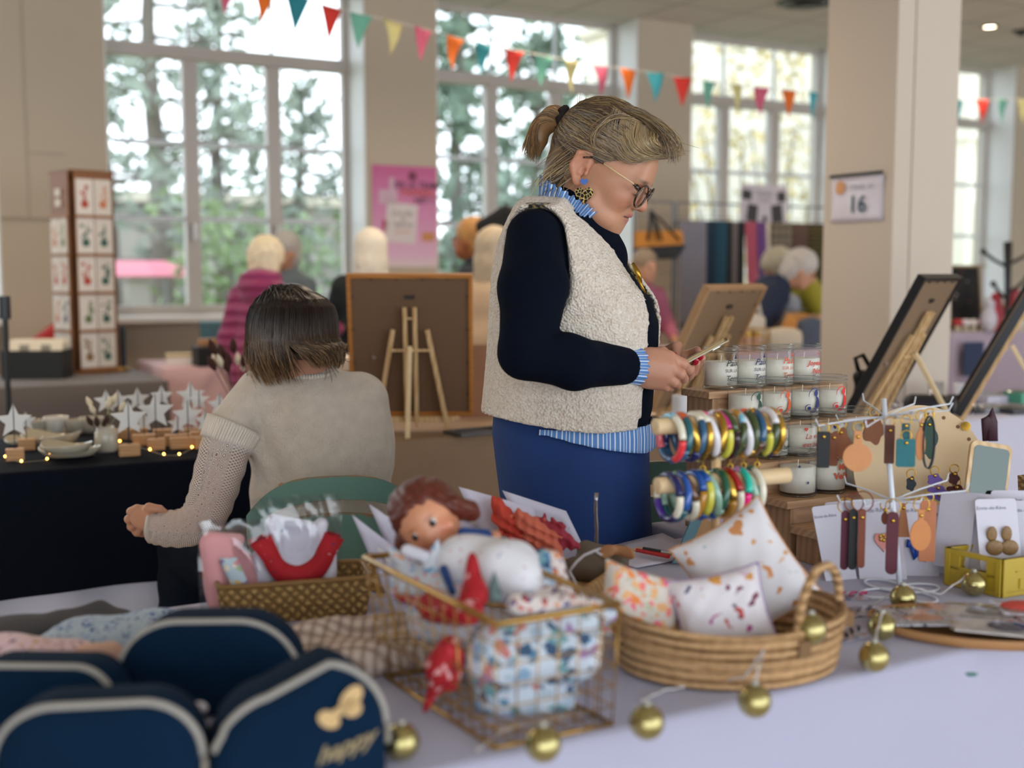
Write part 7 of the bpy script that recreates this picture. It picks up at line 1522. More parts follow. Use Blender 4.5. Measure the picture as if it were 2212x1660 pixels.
for i in range(5): q = b1[0]+b1[2]*(.09+.026*i)+V(0, 0, -.068); t = thing('charm', 'tiny gold charm dangling under the upper bangles, %s from the left' % ordn(i), 'charm', q, 0, 'gold charms under the bangles'); m = MB(); m.tube([(0, 0, .008), (0, 0, .0)], .0007, 5); m.tube([(.004*math.cos(a), 0, -.005+.005*math.sin(a)) for a in [2*PI*k/12 for k in range(12)]], .0012, 6, loop=True); m.build('charm_body', M('#c49a3a', .2, 1), t, True)
# ---- kraft folder with spotted blue border behind the bangles
t = thing('kraft_folder', 'kraft board with spotted blue-grey borders leaning against the wooden steps', 'folder', FT(1535, 2.22, T)); sp_m = NT('spotted_blue_paper'); sp_m.col(sp_m.mix(sp_m.mask(sp_m.voro(45, rnd=.2), .12, .16), '#c3ced3', '#4e7380')); sp_m.set(rough=.6)
def quad(p): return [Vector(q)-t.location for q in p]
def slabq(m, a, b_, c, d, th=.004):
    n = (b_-a).cross(d-a).normalized()*th; m.add([a, b_, c, d, a+n, b_+n, c+n, d+n], [(0, 1, 2, 3), (7, 6, 5, 4), (0, 4, 5, 1), (1, 5, 6, 2), (2, 6, 7, 3), (3, 7, 4, 0)])
K = quad([at(1462, 1218, 2.16), at(1560, 1218, 2.20), at(1635, 1040, 2.30), at(1535, 1045, 2.27)]); m = MB(); slabq(m, *K); m.build('kraft_board', M('#a37d55', .8, nz=12), t)
ud = (K[1]-K[0]).normalized()
for a, b_ in ((K[0], K[3]), (K[1], K[2])): m = MB(); slabq(m, a-ud*.012+V(0, -.003, 0), a+ud*.012+V(0, -.003, 0), b_+ud*.012+V(0, -.003, 0), b_-ud*.012+V(0, -.003, 0), .006); m.build('spotted_border', sp_m.m, t)
m = MB(); c_ = (K[0]+K[1]+K[2]+K[3])/4; m.box(c_+V(-.01, -.006, -.01), (.028, .002, .045), Matrix.Rotation(.35, 3, 'Y')); m.build('lilac_label', M('#b7a3c4', .7), t)
# ---- wooden steps with candles in jars
U0s, U1s = 1.545, 1.905; sw_ = wood('#c09a76', '#ab835f', 3, 'X'); sp2 = wood('#b8926f', '#a37c5a', 3, 'Z')
rowv = [1.966, 1.885, 1.805, 1.724]; rowz = [1.078, 1.022, .967, .912]
def jz(py, Y): return at(0, py, Y).z
rowz = [jz(843, UV(1.6, 1.966-.035).y), jz(905, UV(1.6, 1.885-.035).y), jz(994, UV(1.6, 1.805-.035).y), jz(1076, UV(1.6, 1.724-.035).y)]
print('ROWZ', rowz)
rowz[1] = (rowz[0]+rowz[2])/2
stp = thing('step_display', 'stepped pine display of five shelves carrying rows of candle jars', 'display steps', UV(U0s, 1.62, T), TH); L_ = U1s-U0s
for i, (v_, z_) in enumerate(zip(rowv+[1.62], rowz+[.82])):
    v0_ = v_-.043-1.62; v1_ = (v_+.045-1.62); m = MB(); m.box((L_/2-.004, (v0_+v1_)/2, z_-T-.0075), (L_+.018, v1_-v0_+.008, .015)); m.build('shelf_board', sw_, stp, bevel=.0015)
    [single_part('side_panel', sp2, stp, (x_, (v0_+v1_)/2, (z_-T-.015)/2), (.016, v1_-v0_-.002, z_-T-.015)) for x_ in (.008, L_-.008)]; m = MB(); m.box((L_/2, v0_+.008, (z_-T-.015)/2+.0), (L_-.03, .010, z_-T-.016)); m.build('riser', sw_, stp)
jar_g = glassy('jar_glass', (.95, .96, .96, 1), .06, .08); rim_g = glassy('jar_rim_glass', (.80, .83, .84, 1), .1, .3); wax_m = NT('cream_wax'); wax_m.col('#ded9cc'); wax_m.set(rough=.5, sss=.15); ww = M('#efe9da', .8)
def jar(loc, label, prints, col, kind='text', rz=0, R=.0375, Hh=.088):
    t = thing('candle_jar', label, 'candle', loc, rz, 'candle jars on the wooden steps'); m = MB()
    m.rings([[V(q*math.cos(2*PI*k/40), q*math.sin(2*PI*k/40), z) for k in range(40)] for q, z in [(R*.9, .0005), (R, .006), (R, Hh*.80), (R*.93, Hh*.85), (R*.93, Hh*.87), (R*.99, Hh*.885), (R*.99, Hh*.92), (R*.93, Hh*.93), (R*.97, Hh*.96), (R*.97, Hh), (R*.90, Hh)]], True, True, False); jb = m.build('glass_jar', jar_g, t, True)
    for zz, rr_ in ((Hh, R*.95), (Hh*.90, R*.99), (.003, R*.93)): m = MB(); m.tube([(rr_*math.cos(q), rr_*math.sin(q), zz) for q in [2*PI*k/36 for k in range(36)]], .0013, 6, loop=True); m.build('glass_rim', rim_g, jb, True)
    m = MB(); m.lathe([(0, .0085), (R*.92, .0085), (R*.92, Hh*.66), (R*.6, Hh*.655), (0, Hh*.655)], n=32); m.build('wax', wax_m.m, t, True)
    m = MB(); m.tube([(0, 0, Hh*.65), (.001, .001, Hh*.80)], .0008, 6); m.build('wick', ww, t)
    def cyl_(x, y): a = x/(R+.0004)-PI/2+.42; return V((R+.0006)*math.cos(a), (R+.0006)*math.sin(a), y)
    if kind == 'text':
        m = MB()
        for s_, x, z, size, kw in prints: addtext(m, s_, size, lambda a, b_: cyl_(x+a, z+b_), **kw)
        m.build('printed_lettering', M(col, .5), t)
    if kind == 'mother':
        m = MB(); ax = .002
        def disc(cx, cz, rx, rz_, n=20): m.add([cyl_(cx+rx*math.cos(q), cz+rz_*math.sin(q)) for q in [2*PI*i/n for i in range(n)]], [tuple(range(n))])
        def arc(cx, cz, r0, a0, a1, w0, w1=0, n=16, sq=1):
            o = []; ii = []
            for i in range(n+1): f = i/n; a = a0+(a1-a0)*f; w = w0*math.sin(PI*min(1, max(.03, f)))+w1; o.append(cyl_(cx+(r0+w)*math.cos(a), cz+(r0+w)*math.sin(a)*sq)); ii.append(cyl_(cx+(r0-w)*math.cos(a), cz+(r0-w)*math.sin(a)*sq))
            b0_ = len(m.v); m.add(o+ii, [(i, i+1, n+2+i, n+1+i) for i in range(n)])
        disc(.008, .056, .0055, .0075); arc(.004, .052, .0145, .6, 3.4, .0006, .0003); arc(-.002, .036, .016, -1.3, .95, .0042, .001); disc(-.009, .024, .0038, .0038); arc(-.010, .024, .008, 1.0, 4.4, .0005, .0003); arc(-.002, .030, .014, -2.0, -.6, .0025, .0005)
        m.build('printed_mother_and_child', M(col, .5), t)
    if kind in ('star', 'heart_text'):
        m = MB()
        if kind == 'star':
            for (x, z) in ((-.022, .062), (.022, .062), (.032, .040), (-.004, .030)): m.add([cyl_(x+.0042*(1 if k % 2 == 0 else .42)*math.sin(PI*k/5), z+.0042*(1 if k % 2 == 0 else .42)*math.cos(PI*k/5)) for k in range(10)], [tuple(range(10))])
        else: m.add([cyl_(-.012+.0042*math.sin(q)**3, .057+.0003*(13*math.cos(q)-5*math.cos(2*q)-2*math.cos(3*q)-math.cos(4*q))) for q in [2*PI*k/20 for k in range(20)]], [tuple(range(20))])
        for s_, x, z, size, kw in prints: addtext(m, s_, size, lambda a, b_: cyl_(x+a, z+b_), **kw)
        m.build('printed_motif', M(col, .5), t)
    return t
PX = [('Paix', .004, .056, .019, dict(shear=.35, bold=.0002)), ('SUR LA', .003, .040, .0098, {}), ('Terre', .006, .024, .016, dict(shear=.35)), ('ʌ', .013, .070, .012, dict(bold=.0009))]
NO = [('★', 0, 0, .001, {})]
JX = [('*', .010, .064, .014, dict(bold=.0006)), ('Joyeux', .004, .048, .015, dict(shear=.35, bold=.0003)), ('Noël', .010, .030, .016, dict(shear=.35, bold=.0003))]
LA = [('La vie', .004, .042, .0155, dict(shear=.3)), ('est belle', .006, .025, .0150, dict(shear=.3))]
spec = [
 (0, 0, 'candle jar lettered Paix sur la Terre in black, leftmost of the top shelf', PX, '#1c1f20', 'text'), (0, 1, 'candle jar lettered Paix sur la Terre in navy on the top shelf', PX, '#1b2358', 'text'), (0, 2, 'candle jar lettered Paix sur la Terre in orange red on the top shelf', PX, '#cf4a2a', 'text'), (0, 3, 'candle jar lettered Joyeux Noël in red, rightmost of the top shelf', JX, '#d0402a', 'text'),
 (1, 0, 'candle jar with a dark green mother and child print', None, '#174a35', 'mother'), (1, 1, 'candle jar with an orange mother and child print', None, '#dd5a22', 'mother'), (1, 2, 'candle jar with a navy mother and child print', None, '#1b2a78', 'mother'), (1, 3, 'candle jar with a red mother and child print', None, '#e0231c', 'mother'),
 (2, 0, 'candle jar with a green heart and grey handwriting, leftmost of the third shelf', LA, '#2b4d44', 'heart_text'), (2, 1, 'candle jar with a red heart and red handwriting on the third shelf', LA, '#c4402f', 'heart_text'), (2, 2, 'candle jar behind the hanging key rings, third on the third shelf', LA, '#24357a', 'heart_text'), (2, 3, 'candle jar rightmost of the third shelf, behind the stand pole', LA, '#4a4a4a', 'heart_text'),
 (3, 0, 'candle jar with navy stars, leftmost of the lowest jar row', [('Ded', .030, .012, .0125, {})], '#2b2f6b', 'star'), (3, 1, 'candle jar lettered Merveille in orange on the lowest jar row', [('Mer', .012, .054, .018, dict(bold=.0006)), ('Veille', .008, .036, .018, dict(bold=.0006))], '#cf4f2c', 'text'), (3, 2, 'candle jar with bold navy lettering on the lowest jar row', [("d'Amour", .004, .054, .018, dict(bold=.0012))], '#1b2358', 'text'), (3, 3, 'candle jar with dark pink handwriting, rightmost of the lowest jar row', [('Joyeux', .0, .056, .017, dict(shear=.3, bold=.0003)), ('Noël', .010, .038, .017, dict(shear=.3, bold=.0003))], '#a32446', 'text')]
for r_, c_, lab, pr, col, kd in spec:
    jar(UV(1.60+.0785*c_+.022*r_*0, rowv[r_], rowz[r_]+.0005), lab, pr, col, kd, rz=0)
# ---- generic small things
def part(t, name, mat, fn, smooth=False, label=None, bevel=0, solid=0):
    m = MB(); fn(m); return m.build(name, mat, t, smooth, label=label, bevel=bevel, solid=solid)
GOLD = M('#c39a3f', .22, 1)
def shape2(kind, w, h):
    if kind == 'rect': return rrect(w, h, min(w, h)*.12, 3)
    if kind == 'strip': return rrect(w, h, w*.45, 4)
    if kind == 'round': return [(w/2*math.cos(a), -h*.14+w/2*math.sin(a)) for a in [PI/2+.32+(2*PI-.64)*i/28 for i in range(29)]]+[(w*.13, h*.5), (-w*.13, h*.5)]
    if kind == 'oval': return [(w/2*math.cos(a), -h*.12+h*.38*math.sin(a)) for a in [PI/2+.25+(2*PI-.5)*i/26 for i in range(27)]]+[(w*.16, h*.5), (-w*.16, h*.5)]
    if kind == 'tri': return [(-w*.1, h/2), (w*.1, h/2), (w/2, -h/2), (-w/2, -h/2)]
    if kind == 'lobed': return [((w/2)*(1+.13*math.cos(5*a))*math.cos(a), (h/2)*(1+.13*math.cos(5*a))*math.sin(a)) for a in [2*PI*i/40 for i in range(40)]]
def keyring(px0, py0, px1, py1, kind, col, label, Y=2.03, ringr=.0085, strap=True, rz=-.1):
    c = at((px0+px1)/2, (py0+py1)/2, Y); s_ = Y/F; w, h = (px1-px0)*s_, (py1-py0)*s_; t = thing('key_ring', label, 'key ring', c, rz, 'leather key rings on the white stand'); lm = M(col, .6, nz=40, amt=.08, bump=200, bs=.2)
    part(t, 'leather_tag', lm, lambda m: m.prism(shape2(kind, w, h), lambda x, y, d: V(x, -.0015+d, y), .0034), bevel=.0006)
    part(t, 'rivet', GOLD, lambda m: m.ell((0, -.003, h*.36), (.0032, .0016, .0032), 10, 6), True)
    part(t, 'metal_ring', GOLD if ringr < .015 else M('#7a3b30', .3, .6), lambda m: m.tube([(ringr*math.cos(a), 0, h/2+ringr*.7+ringr*math.sin(a)) for a in [2*PI*i/20 for i in range(20)]], .0011, 6, loop=True), True)
    return t
WHT = M('#d8dde6', .35)
kb = tp_(1944, 1280); ks = thing('wire_key_stand', 'white wire carousel stand hung with leather key rings', 'stand', kb)
kt = at(1909, 862, 2.05)-kb; part(ks, 'pole', WHT, lambda m: m.tube([(0, 0, .004), kt], .0048, 10), True)
for k in range(4):
    a0 = .4+k*PI/2; ex_, ey_ = V(math.cos(a0), math.sin(a0), 0), V(-math.sin(a0), math.cos(a0), 0)
    part(ks, 'base_loop', WHT, lambda m: m.tube([ex_*(.040-.040*math.cos(q))+ey_*(.026*math.sin(q))+V(0, 0, .003) for q in [2*PI*i/20 for i in range(20)]], .0024, 6, loop=True), True)
def arm(f, px, py, Y): e = at(px, py, Y)-kb; s0 = kt*f; part(ks, 'arm', WHT, lambda m: m.tube([s0, s0.lerp(e, .5), e-V(0, 0, .004), e+(e-s0).normalized()*.006+V(0, 0, .008)], .0016, 6), True)
for px, py, Y in ((1768, 915, 2.0), (1866, 862, 2.14), (1812, 905, 2.09), (1872, 918, 1.97), (1985, 905, 1.96), (2052, 868, 2.06), (2050, 882, 1.99), (1975, 868, 2.14)): arm(.905, px, py, Y)
for px, py, Y in ((1828, 1040, 2.12), (1815, 1080, 1.99), (1870, 1090, 1.96), (1985, 1085, 1.97), (2045, 1034, 2.10), (2086, 1056, 2.02), (1925, 1095, 1.95)): arm(.47, px, py, Y)
for a in [
 (1765, 932, 1792, 1012, 'rect', '#14181c', 'black rectangular leather key ring, leftmost of the upper tier', 2.0), (1792, 935, 1810, 1008, 'rect', '#7d4325', 'narrow russet key ring behind the black rectangular one', 2.03), (1796, 925, 1836, 992, 'lobed', '#8a5029', 'brown leaf-shaped key ring between the black and the round tan ones', 2.05),
 (1821, 930, 1884, 1022, 'round', '#cf8f5c', 'large round tan key ring on the upper tier', 1.98), (1864, 898, 1910, 960, 'lobed', '#8b5534', 'rounded brown key ring high beside the pole', 2.10), (1911, 918, 1932, 1003, 'rect', '#5b2d1c', 'dark brown rectangular key ring just right of the pole', 2.02),
 (1936, 948, 1977, 1010, 'rect', '#176a72', 'teal square key ring on the upper tier', 1.97), (1948, 915, 1965, 950, 'rect', '#14565f', 'short teal strap above the teal square', 1.975), (1978, 905, 1999, 996, 'oval', '#cf864f', 'slim oval tan key ring right of the teal square', 2.0), 
 (1816, 1102, 1833, 1234, 'strip', '#5a1730', 'burgundy strip key ring, leftmost of the lower tier', 1.99, .013), (1833, 1098, 1852, 1234, 'strip', '#15191b', 'black strip key ring on the lower tier', 1.98, .016), (1853, 1098, 1869, 1230, 'strip', '#7a3a22', 'russet strip key ring right of the black strip', 1.97, .018),
 (1914, 1104, 1940, 1244, 'strip', '#571729', 'wide burgundy strip key ring hanging beside the pole', 1.96, .013), (1936, 1086, 1966, 1162, 'tri', '#b0754b', 'tan triangular key ring behind the pole on the lower tier', 2.06), (1966, 1100, 2011, 1192, 'oval', '#d48a50', 'large oval tan key ring on the lower tier', 1.97, .013), (1986, 1080, 2021, 1216, 'rect', '#b9734b', 'long tan rectangular key ring, rightmost of the lower tier', 2.02), (1904, 1098, 1919, 1134, 'oval', '#7a3b22', 'small brown key ring behind the burgundy strip', 2.02)]: keyring(*a)
t = thing('key_ring', 'slate blue looped leather strap at the right of the upper tier', 'key ring', at(2008, 900, 2.0), 0, 'leather key rings on the white stand'); part(t, 'leather_loop', M('#33424c', .6), lambda m: m.grid(lambda a, b: V(.009*math.sin(2*PI*a)+(b-.5)*.001, -.006+.012*b, -.045-.045*math.cos(2*PI*a)), 32, 3), True, solid=.0015); part(t, 'metal_ring', GOLD, lambda m: m.tube([(.008*math.cos(a), 0, .006+.008*math.sin(a)) for a in [2*PI*i/18 for i in range(18)]], .001, 6, loop=True), True)
# round board with key rings, hand mirror
bc_ = at(1986, 1014, 2.24); rb = thing('round_board', 'round pale plywood board with drilled holes leaning behind the key ring stand', 'board', bc_, -.12); Rb = Matrix.Rotation(-.16, 3, 'X'); bz = at(1995, 985, 2.24)-bc_
def disc_holes(m):
    n = 72
    for y_ in (0, .009): m.add([Rb @ V(.124*math.cos(2*PI*k/n), y_, .124*math.sin(2*PI*k/n)) for k in range(n)], [tuple(range(n))])
    m.add([Rb @ V(.124*math.cos(2*PI*k/n), y_, .124*math.sin(2*PI*k/n)) for y_ in (0, .009) for k in range(n)], [(k, (k+1) % n, n+(k+1) % n, n+k) for k in range(n)])
part(rb, 'disc', M('#d9bd94', .5, nz=8, amt=.05), disc_holes)
for k in range(12): a = PI*k/11*1.0; part(rb, 'peg_hole', M('#7a5a3c', .8), lambda m: m.cyl(Rb @ V(.110*math.cos(a), -.0006, .110*math.sin(a)), Rb @ V(.110*math.cos(a), .001, .110*math.sin(a)), .0036, 12))
part(rb, 'foot', wood('#dcbf95', '#cba97c', 2, 'X'), lambda m: m.box((0, .018, T+.001-bc_.z+.03), (.1, .03, .06)))
part(rb, 'brass_disc', GOLD, lambda m: m.cyl((.086, .008, .084), (.086, .011, .084), .009, 16))
for px0, py0, px1, py1, kd, col, lab in ((1988, 905, 2024, 990, 'lobed', '#1f4435', 'dark green oak-leaf key ring on the round board'), (1958, 1030, 1978, 1062, 'lobed', '#182632', 'navy fabric key ring low on the round board'), (2004, 1024, 2034, 1050, 'lobed', '#6b52a3', 'violet star key ring on the round board'), (2003, 1050, 2048, 1082, 'lobed', '#6c54a8', 'violet fabric shape below the violet star'), (2050, 1020, 2072, 1048, 'lobed', '#4f1c1c', 'burgundy star key ring at the right of the round board'), (2044, 1048, 2086, 1080, 'lobed', '#531d1e', 'burgundy crown shape below the burgundy star'), (2018, 1066, 2036, 1084, 'rect', '#b9c05a', 'lime green scrap at the foot of the violet shape')): keyring(px0, py0, px1, py1, kd, col, lab, 2.19)
mt_ = thing('hand_mirror', 'small mirror in a pale wooden frame with a plum leather strap', 'mirror', at(2130, 1070, 2.12)); s_ = 2.12/F; RM = Matrix.Rotation(.17, 3, 'Y')@Matrix.Rotation(-.2, 3, 'X'); mf = lambda y0: (lambda x, y, d: RM @ V(x, y0+d, y))
off_ = (-.0, .045)
part(mt_, 'wooden_frame', wood('#dfc197', '#c9a676', 3, 'Z'), lambda m: m.prism([(x+off_[0], y+off_[1]) for x, y in rrect(.078, .105, .012)], mf(0), .009), bevel=.001)
part(mt_, 'mirror_glass', M('#4d524f', .05, 1), lambda m: m.prism([(x+off_[0]+.001, y+off_[1]-.002) for x, y in rrect(.066, .092, .008)], mf(-.0008), .0008))
part(mt_, 'leather_strap', M('#3a1a28', .6, bump=60), lambda m: m.tube([RM @ V(.0, -.002, .10), RM @ V(-.006, -.004, .135), RM @ V(-.016, -.012, .152), RM @ V(-.020, -.006, .138), RM @ V(-.008, .004, .10)], .009, 8, flat=.25), True)
def wtray(px, py, w, d, h, label, rz=0):
    t = thing('wicker_tray', label, 'basket', tp_(px, py), rz); part(t, 'tray_body', wk.m, lambda m: m.rings([[V(x, y, z) for x, y in rrect(ww_, dd_, .015, 3)] for ww_, dd_, z in ((w-.01, d-.01, 0), (w, d, h), (w-.012, d-.012, h), (w-.02, d-.02, .006))])); return t
wtray(2330, 1130, .22, .16, .10, 'brown woven tray cut by the right edge beside the hand mirror', .4)
# earring cards
cardw = M('#d6d4e2', .45, nz=10, amt=.03)
def ecard(px, py, w, h, lean, rot, label, deco=None, Y=2.12, txt=True, grp='white earring cards'):
    """px,py = top centre of the card"""
    c = at(px, py, Y); t = thing('earring_card', label, 'card', c, rot, grp); R = Matrix.Rotation(lean, 3, 'X')@Matrix.Rotation(-.05, 3, 'Y')
    part(t, 'card', cardw, lambda m: m.prism([(x, y-h/2) for x, y in rrect(w, h, .006, 3)], lambda x, y, d: R @ V(x, d, y), .0012))
    if txt: part(t, 'lettering', M('#6f7488', .6), lambda m: addtext(m, 'Envie-de-Rêve', w*.125, lambda x, y: R @ V(x-w*.12, -.0006, y-h*.13)))
    if deco: deco(t, R, w, h)
    return t
def d_heart(t, R, w, h):
    part(t, 'pink_earring', M('#e08f82', .4), lambda m: m.prism([(.0012*16*math.sin(q)**3*.75, -.075+.0012*(13*math.cos(q)-5*math.cos(2*q)-2*math.cos(3*q)-math.cos(4*q))) for q in [2*PI*i/28 for i in range(28)]], lambda x, y, d: R @ V(x+.005, -.004+d, y), .003), label='pink enamel heart earring'); part(t, 'gold_flower', GOLD, lambda m: [m.ell(R @ V(.005+.005*math.cos(a), -.005, -.070+.005*math.sin(a)), (.003, .0012, .003), 8, 5) for a in (0, 1.26, 2.5, 3.8, 5)])
def d_blue(t, R, w, h): part(t, 'blue_knot_earring', M('#1b4fb0', .3), lambda m: m.tube([R @ V(-.012+.03*i/12+.0, -.004, -.085+.016*math.sin(i*1.15)-.0012*i) for i in range(13)], .0042, 8), True, label='blue knotted earring')
def d_gold(t, R, w, h):
    for x in (-.012, .013): part(t, 'leaf_earring', M('#8d6d45', .5, nz=200, amt=.4), lambda m: (m.ell(R @ V(x, -.004, -.062), (.009, .002, .014), 12, 8), m.ell(R @ V(x+.003, -.004, -.086), (.015, .003, .014), 12, 8)), True, label='glittery bronze leaf earring')
def d_grey(t, R, w, h): part(t, 'grey_drop_earring', M('#a7a9b2', .3, .6), lambda m: (m.ell(R @ V(.0, -.003, -.05), (.006, .002, .006), 10, 6), m.ell(R @ V(.006, -.003, -.075), (.009, .002, .016), 10, 6)), True, label='silver drop earring')
for a in [(1786, 1092, .062, .15, -.35, .25, 'earring card furthest left, leaning beside the wooden steps', None, 2.10), (1822, 1083, .075, .155, -.30, .15, 'earring card second from the left, behind the dark strips', None, 2.13), (1890, 1080, .085, .150, -.28, .0, 'earring card with a pink heart earring and gold flower', d_heart, 2.10), (1966, 1082, .080, .140, -.26, -.05, 'earring card with a blue knotted earring', d_blue, 2.12), (2035, 1092, .072, .135, -.3, -.35, 'earring card with a silver drop earring left of the yellow crate', d_grey, 2.14)]: ecard(*a)
# yellow crate with cards
y0_, y1_ = tp_(2162, 1292), tp_(2042, 1262); cr = thing('folding_crate', 'small mustard yellow plastic crate full of earring cards', 'crate', y0_, 0); ym = M('#b59a2c', .4, nz=8, amt=.05); A1 = y1_-y0_; B1_ = V(.19, .085, 0); HC_ = .066
def wallp(a, b_, nm, handle=False):
    d = b_-a; L = d.length; u_ = d.normalized(); nn_ = V(-u_.y, u_.x, 0)
    def fn(m):
        def bx(x0, x1, z0, z1, th=.005, o=0): q = [a+u_*x+nn_*(y-th/2+o)+V(0, 0, z) for x in (x0, x1) for y in (0, th) for z in (z0, z1)]; m.add(q, [(0, 1, 3, 2), (4, 6, 7, 5), (0, 4, 5, 1), (2, 3, 7, 6), (0, 2, 6, 4), (1, 5, 7, 3)])
        bx(0, L, HC_-.009, HC_, .008); bx(0, L, 0, .008, .007); bx(0, .010, 0, HC_, .009); bx(L-.010, L, 0, HC_, .009)
        if handle: bx(0, L*.26, .03, HC_); bx(L*.74, L, .03, HC_); bx(0, L, .008, .036)
        else: bx(0, L, .008, HC_)
        for k in range(5): x = L*(.18+.15*k); bx(x, x+.006, .012, .030, .004, -.003)
        for k in range(6): x = L*(.14+.13*k); bx(x, x+.010, HC_*.62, HC_*.66, .004, -.003) if not handle else None
    part(cr, nm, ym, fn, bevel=.0008)
wallp(V(0, 0, 0), A1, 'end_wall', True); wallp(V(0, 0, 0), B1_, 'side_wall'); wallp(A1, A1+B1_, 'side_wall'); wallp(B1_, A1+B1_, 'end_wall', True); part(cr, 'base', ym, lambda m: m.add([V(0, 0, .003), A1+V(0, 0, .003), A1+B1_+V(0, 0, .003), B1_+V(0, 0, .003)], [(0, 1, 2, 3)]), solid=.003)
rot_c = math.atan2(-A1.y, -A1.x)
for i, (px, py, Y, deco, lab) in enumerate([(2072, 1066, 2.085, None, 'earring card leaning at the left end of the yellow crate'), (2090, 1064, 2.09, None, 'second earring card in the yellow crate, seen edge-on'), (2108, 1066, 2.07, None, 'third earring card in the yellow crate'), (2150, 1078, 2.04, d_gold, 'earring card with glittery bronze leaf earrings in the yellow crate'), (2185, 1060, 2.10, None, 'tall earring card at the back of the yellow crate'), (2212, 1082, 2.06, None, 'earring card in the yellow crate cut by the right edge')]):
    ecard(px, py, .070, .135 if i != 3 else .125, -.26, (-.9, -.9, -.8, -.12, -.3, -.35)[i], lab, deco, Y, i > 2, 'earring cards in the yellow crate')
# oval tray of film-wrapped items
toc = V(at(2150, 590, 1.72).x, 1.745, T); ot = thing('oval_tray', 'shallow oval woven tray of film-wrapped accessories at the right', 'tray', toc, math.radians(-14)); 
part(ot, 'tray_body', M('#a87a4c', .6, nz=60, bump=90, bs=.4), lambda m: m.rings([[V(.155*q*math.cos(a), .095*q*math.sin(a), z) for a in [2*PI*k/48 for k in range(48)]] for q, z in ((.9, 0), (.97, .006), (1.02, .017), (.985, .018), (.95, .008), (.02, .005))]), True)
RT = Rz(math.radians(-14))
def packed(x, y, w, h, rz, label, mats, inner, z=.018, name='film_packet'):
    t = thing(name, label, 'packet', toc+RT @ V(x, y, z), math.radians(-14)+rz, 'film-wrapped accessories'); part(t, 'printed_card', mats, lambda m: m.box((0, 0, .0015), (w, h, .003)))
    part(t, 'accessory', inner[0], inner[1], True); part(t, 'clear_film', film, lambda m: m.grid(lambda a, b: V(-w/2-.006+(w+.012)*a, -h/2-.006+(h+.012)*b, .004+.007*math.sin(PI*a)*math.sin(PI*b)+.001*math.sin(a*21+b*13)), 14, 14), True)
tealp = floral('teal_edge_print', '#c9c6cf', ['#4a7a88', '#6a8f9c', '#3a5a6a'], 70, .4)
packed(-.085, -.005, .10, .085, .25, 'film packet with an orange fabric clip, leftmost in the oval tray', tealp, (M('#bd7a5a', .7), lambda m: m.ell((.005, -.012, .004), (.034, .012, .005), 14, 8)))
packed(-.0, .035, .11, .075, .12, 'film packet with a grey knitted clip at the back of the oval tray', M('#c9c3c6', .5), (M('#77726a', .8, nz=60), lambda m: m.ell((.02, .0, .004), (.03, .02, .006), 14, 8)), .020)
packed(.02, -.045, .11, .07, -.1, 'film packet with a navy round clip at the front of the oval tray', M('#d0c8c8', .5), (M('#1f2c55', .8), lambda m: m.ell((.02, .0, .004), (.03, .022, .006), 14, 8)), .022)
packed(.085, .05, .09, .06, .1, 'film packet with a coral red round pouch at the back right of the oval tray', M('#cfc5c9', .5), (M('#c9493d', .7), lambda m: m.ell((-.01, .0, .006), (.034, .022, .008), 14, 8)), .026)
packed(.11, -.01, .09, .06, -.1, 'film packet of pale card at the right end of the oval tray', M('#c4c0c8', .5), (M('#8f8a86', .7), lambda m: m.ell((0, 0, .004), (.02, .014, .005), 12, 8)), .022)
# small clear packs and bits on the cloth
bitm = floral('clip_bits', '#c3bdcc', ['#c94f7c', '#8a8fa8', '#3a3540', '#b59aa6', '#d9b0b8'], 60, .38, bump=False)
for k, (px, py, lab) in enumerate(((1835, 1290, 'flat clear packet of pink hair clips behind the gold ball'), (1850, 1325, 'flat clear packet of grey hair clips beside the straw basket'), (1835, 1372, 'flat clear packet of dark hair clips nearest the front'))):
    t = thing('clip_packet', lab, 'packet', tp_(px, py), .3*k, 'clear packets of hair clips'); part(t, 'clips_card', bitm, lambda m: m.box((0, 0, .001), (.062, .042, .002))); part(t, 'clear_film', film, lambda m: m.grid(lambda a, b: V(-.036+.072*a, -.026+.052*b, .0025+.005*math.sin(PI*a)*math.sin(PI*b)+.001*math.sin(a*17+b*11)), 10, 10), True)
    for q in range(3): part(t, 'hair_clip', M(('#c23f74', '#7f8596', '#2c2a35')[k], .4), lambda m: m.tube([(-.02+.018*q, -.012+.004*q, .005), (-.012+.018*q, .002, .007), (-.004+.018*q, .010, .005)], .0028, 6), True)
t = thing('green_drop', 'tiny teal green felt drop on the edge of the cloth', 'felt scrap', tp_(2096, 1459), .2); part(t, 'felt', M('#3f8f86', .9), lambda m: m.prism([(.0085*math.cos(a)*(1+.3*math.cos(a)), .006*math.sin(a)) for a in [2*PI*k/20 for k in range(20)]], lambda x, y, d: V(x, y, d), .0015))
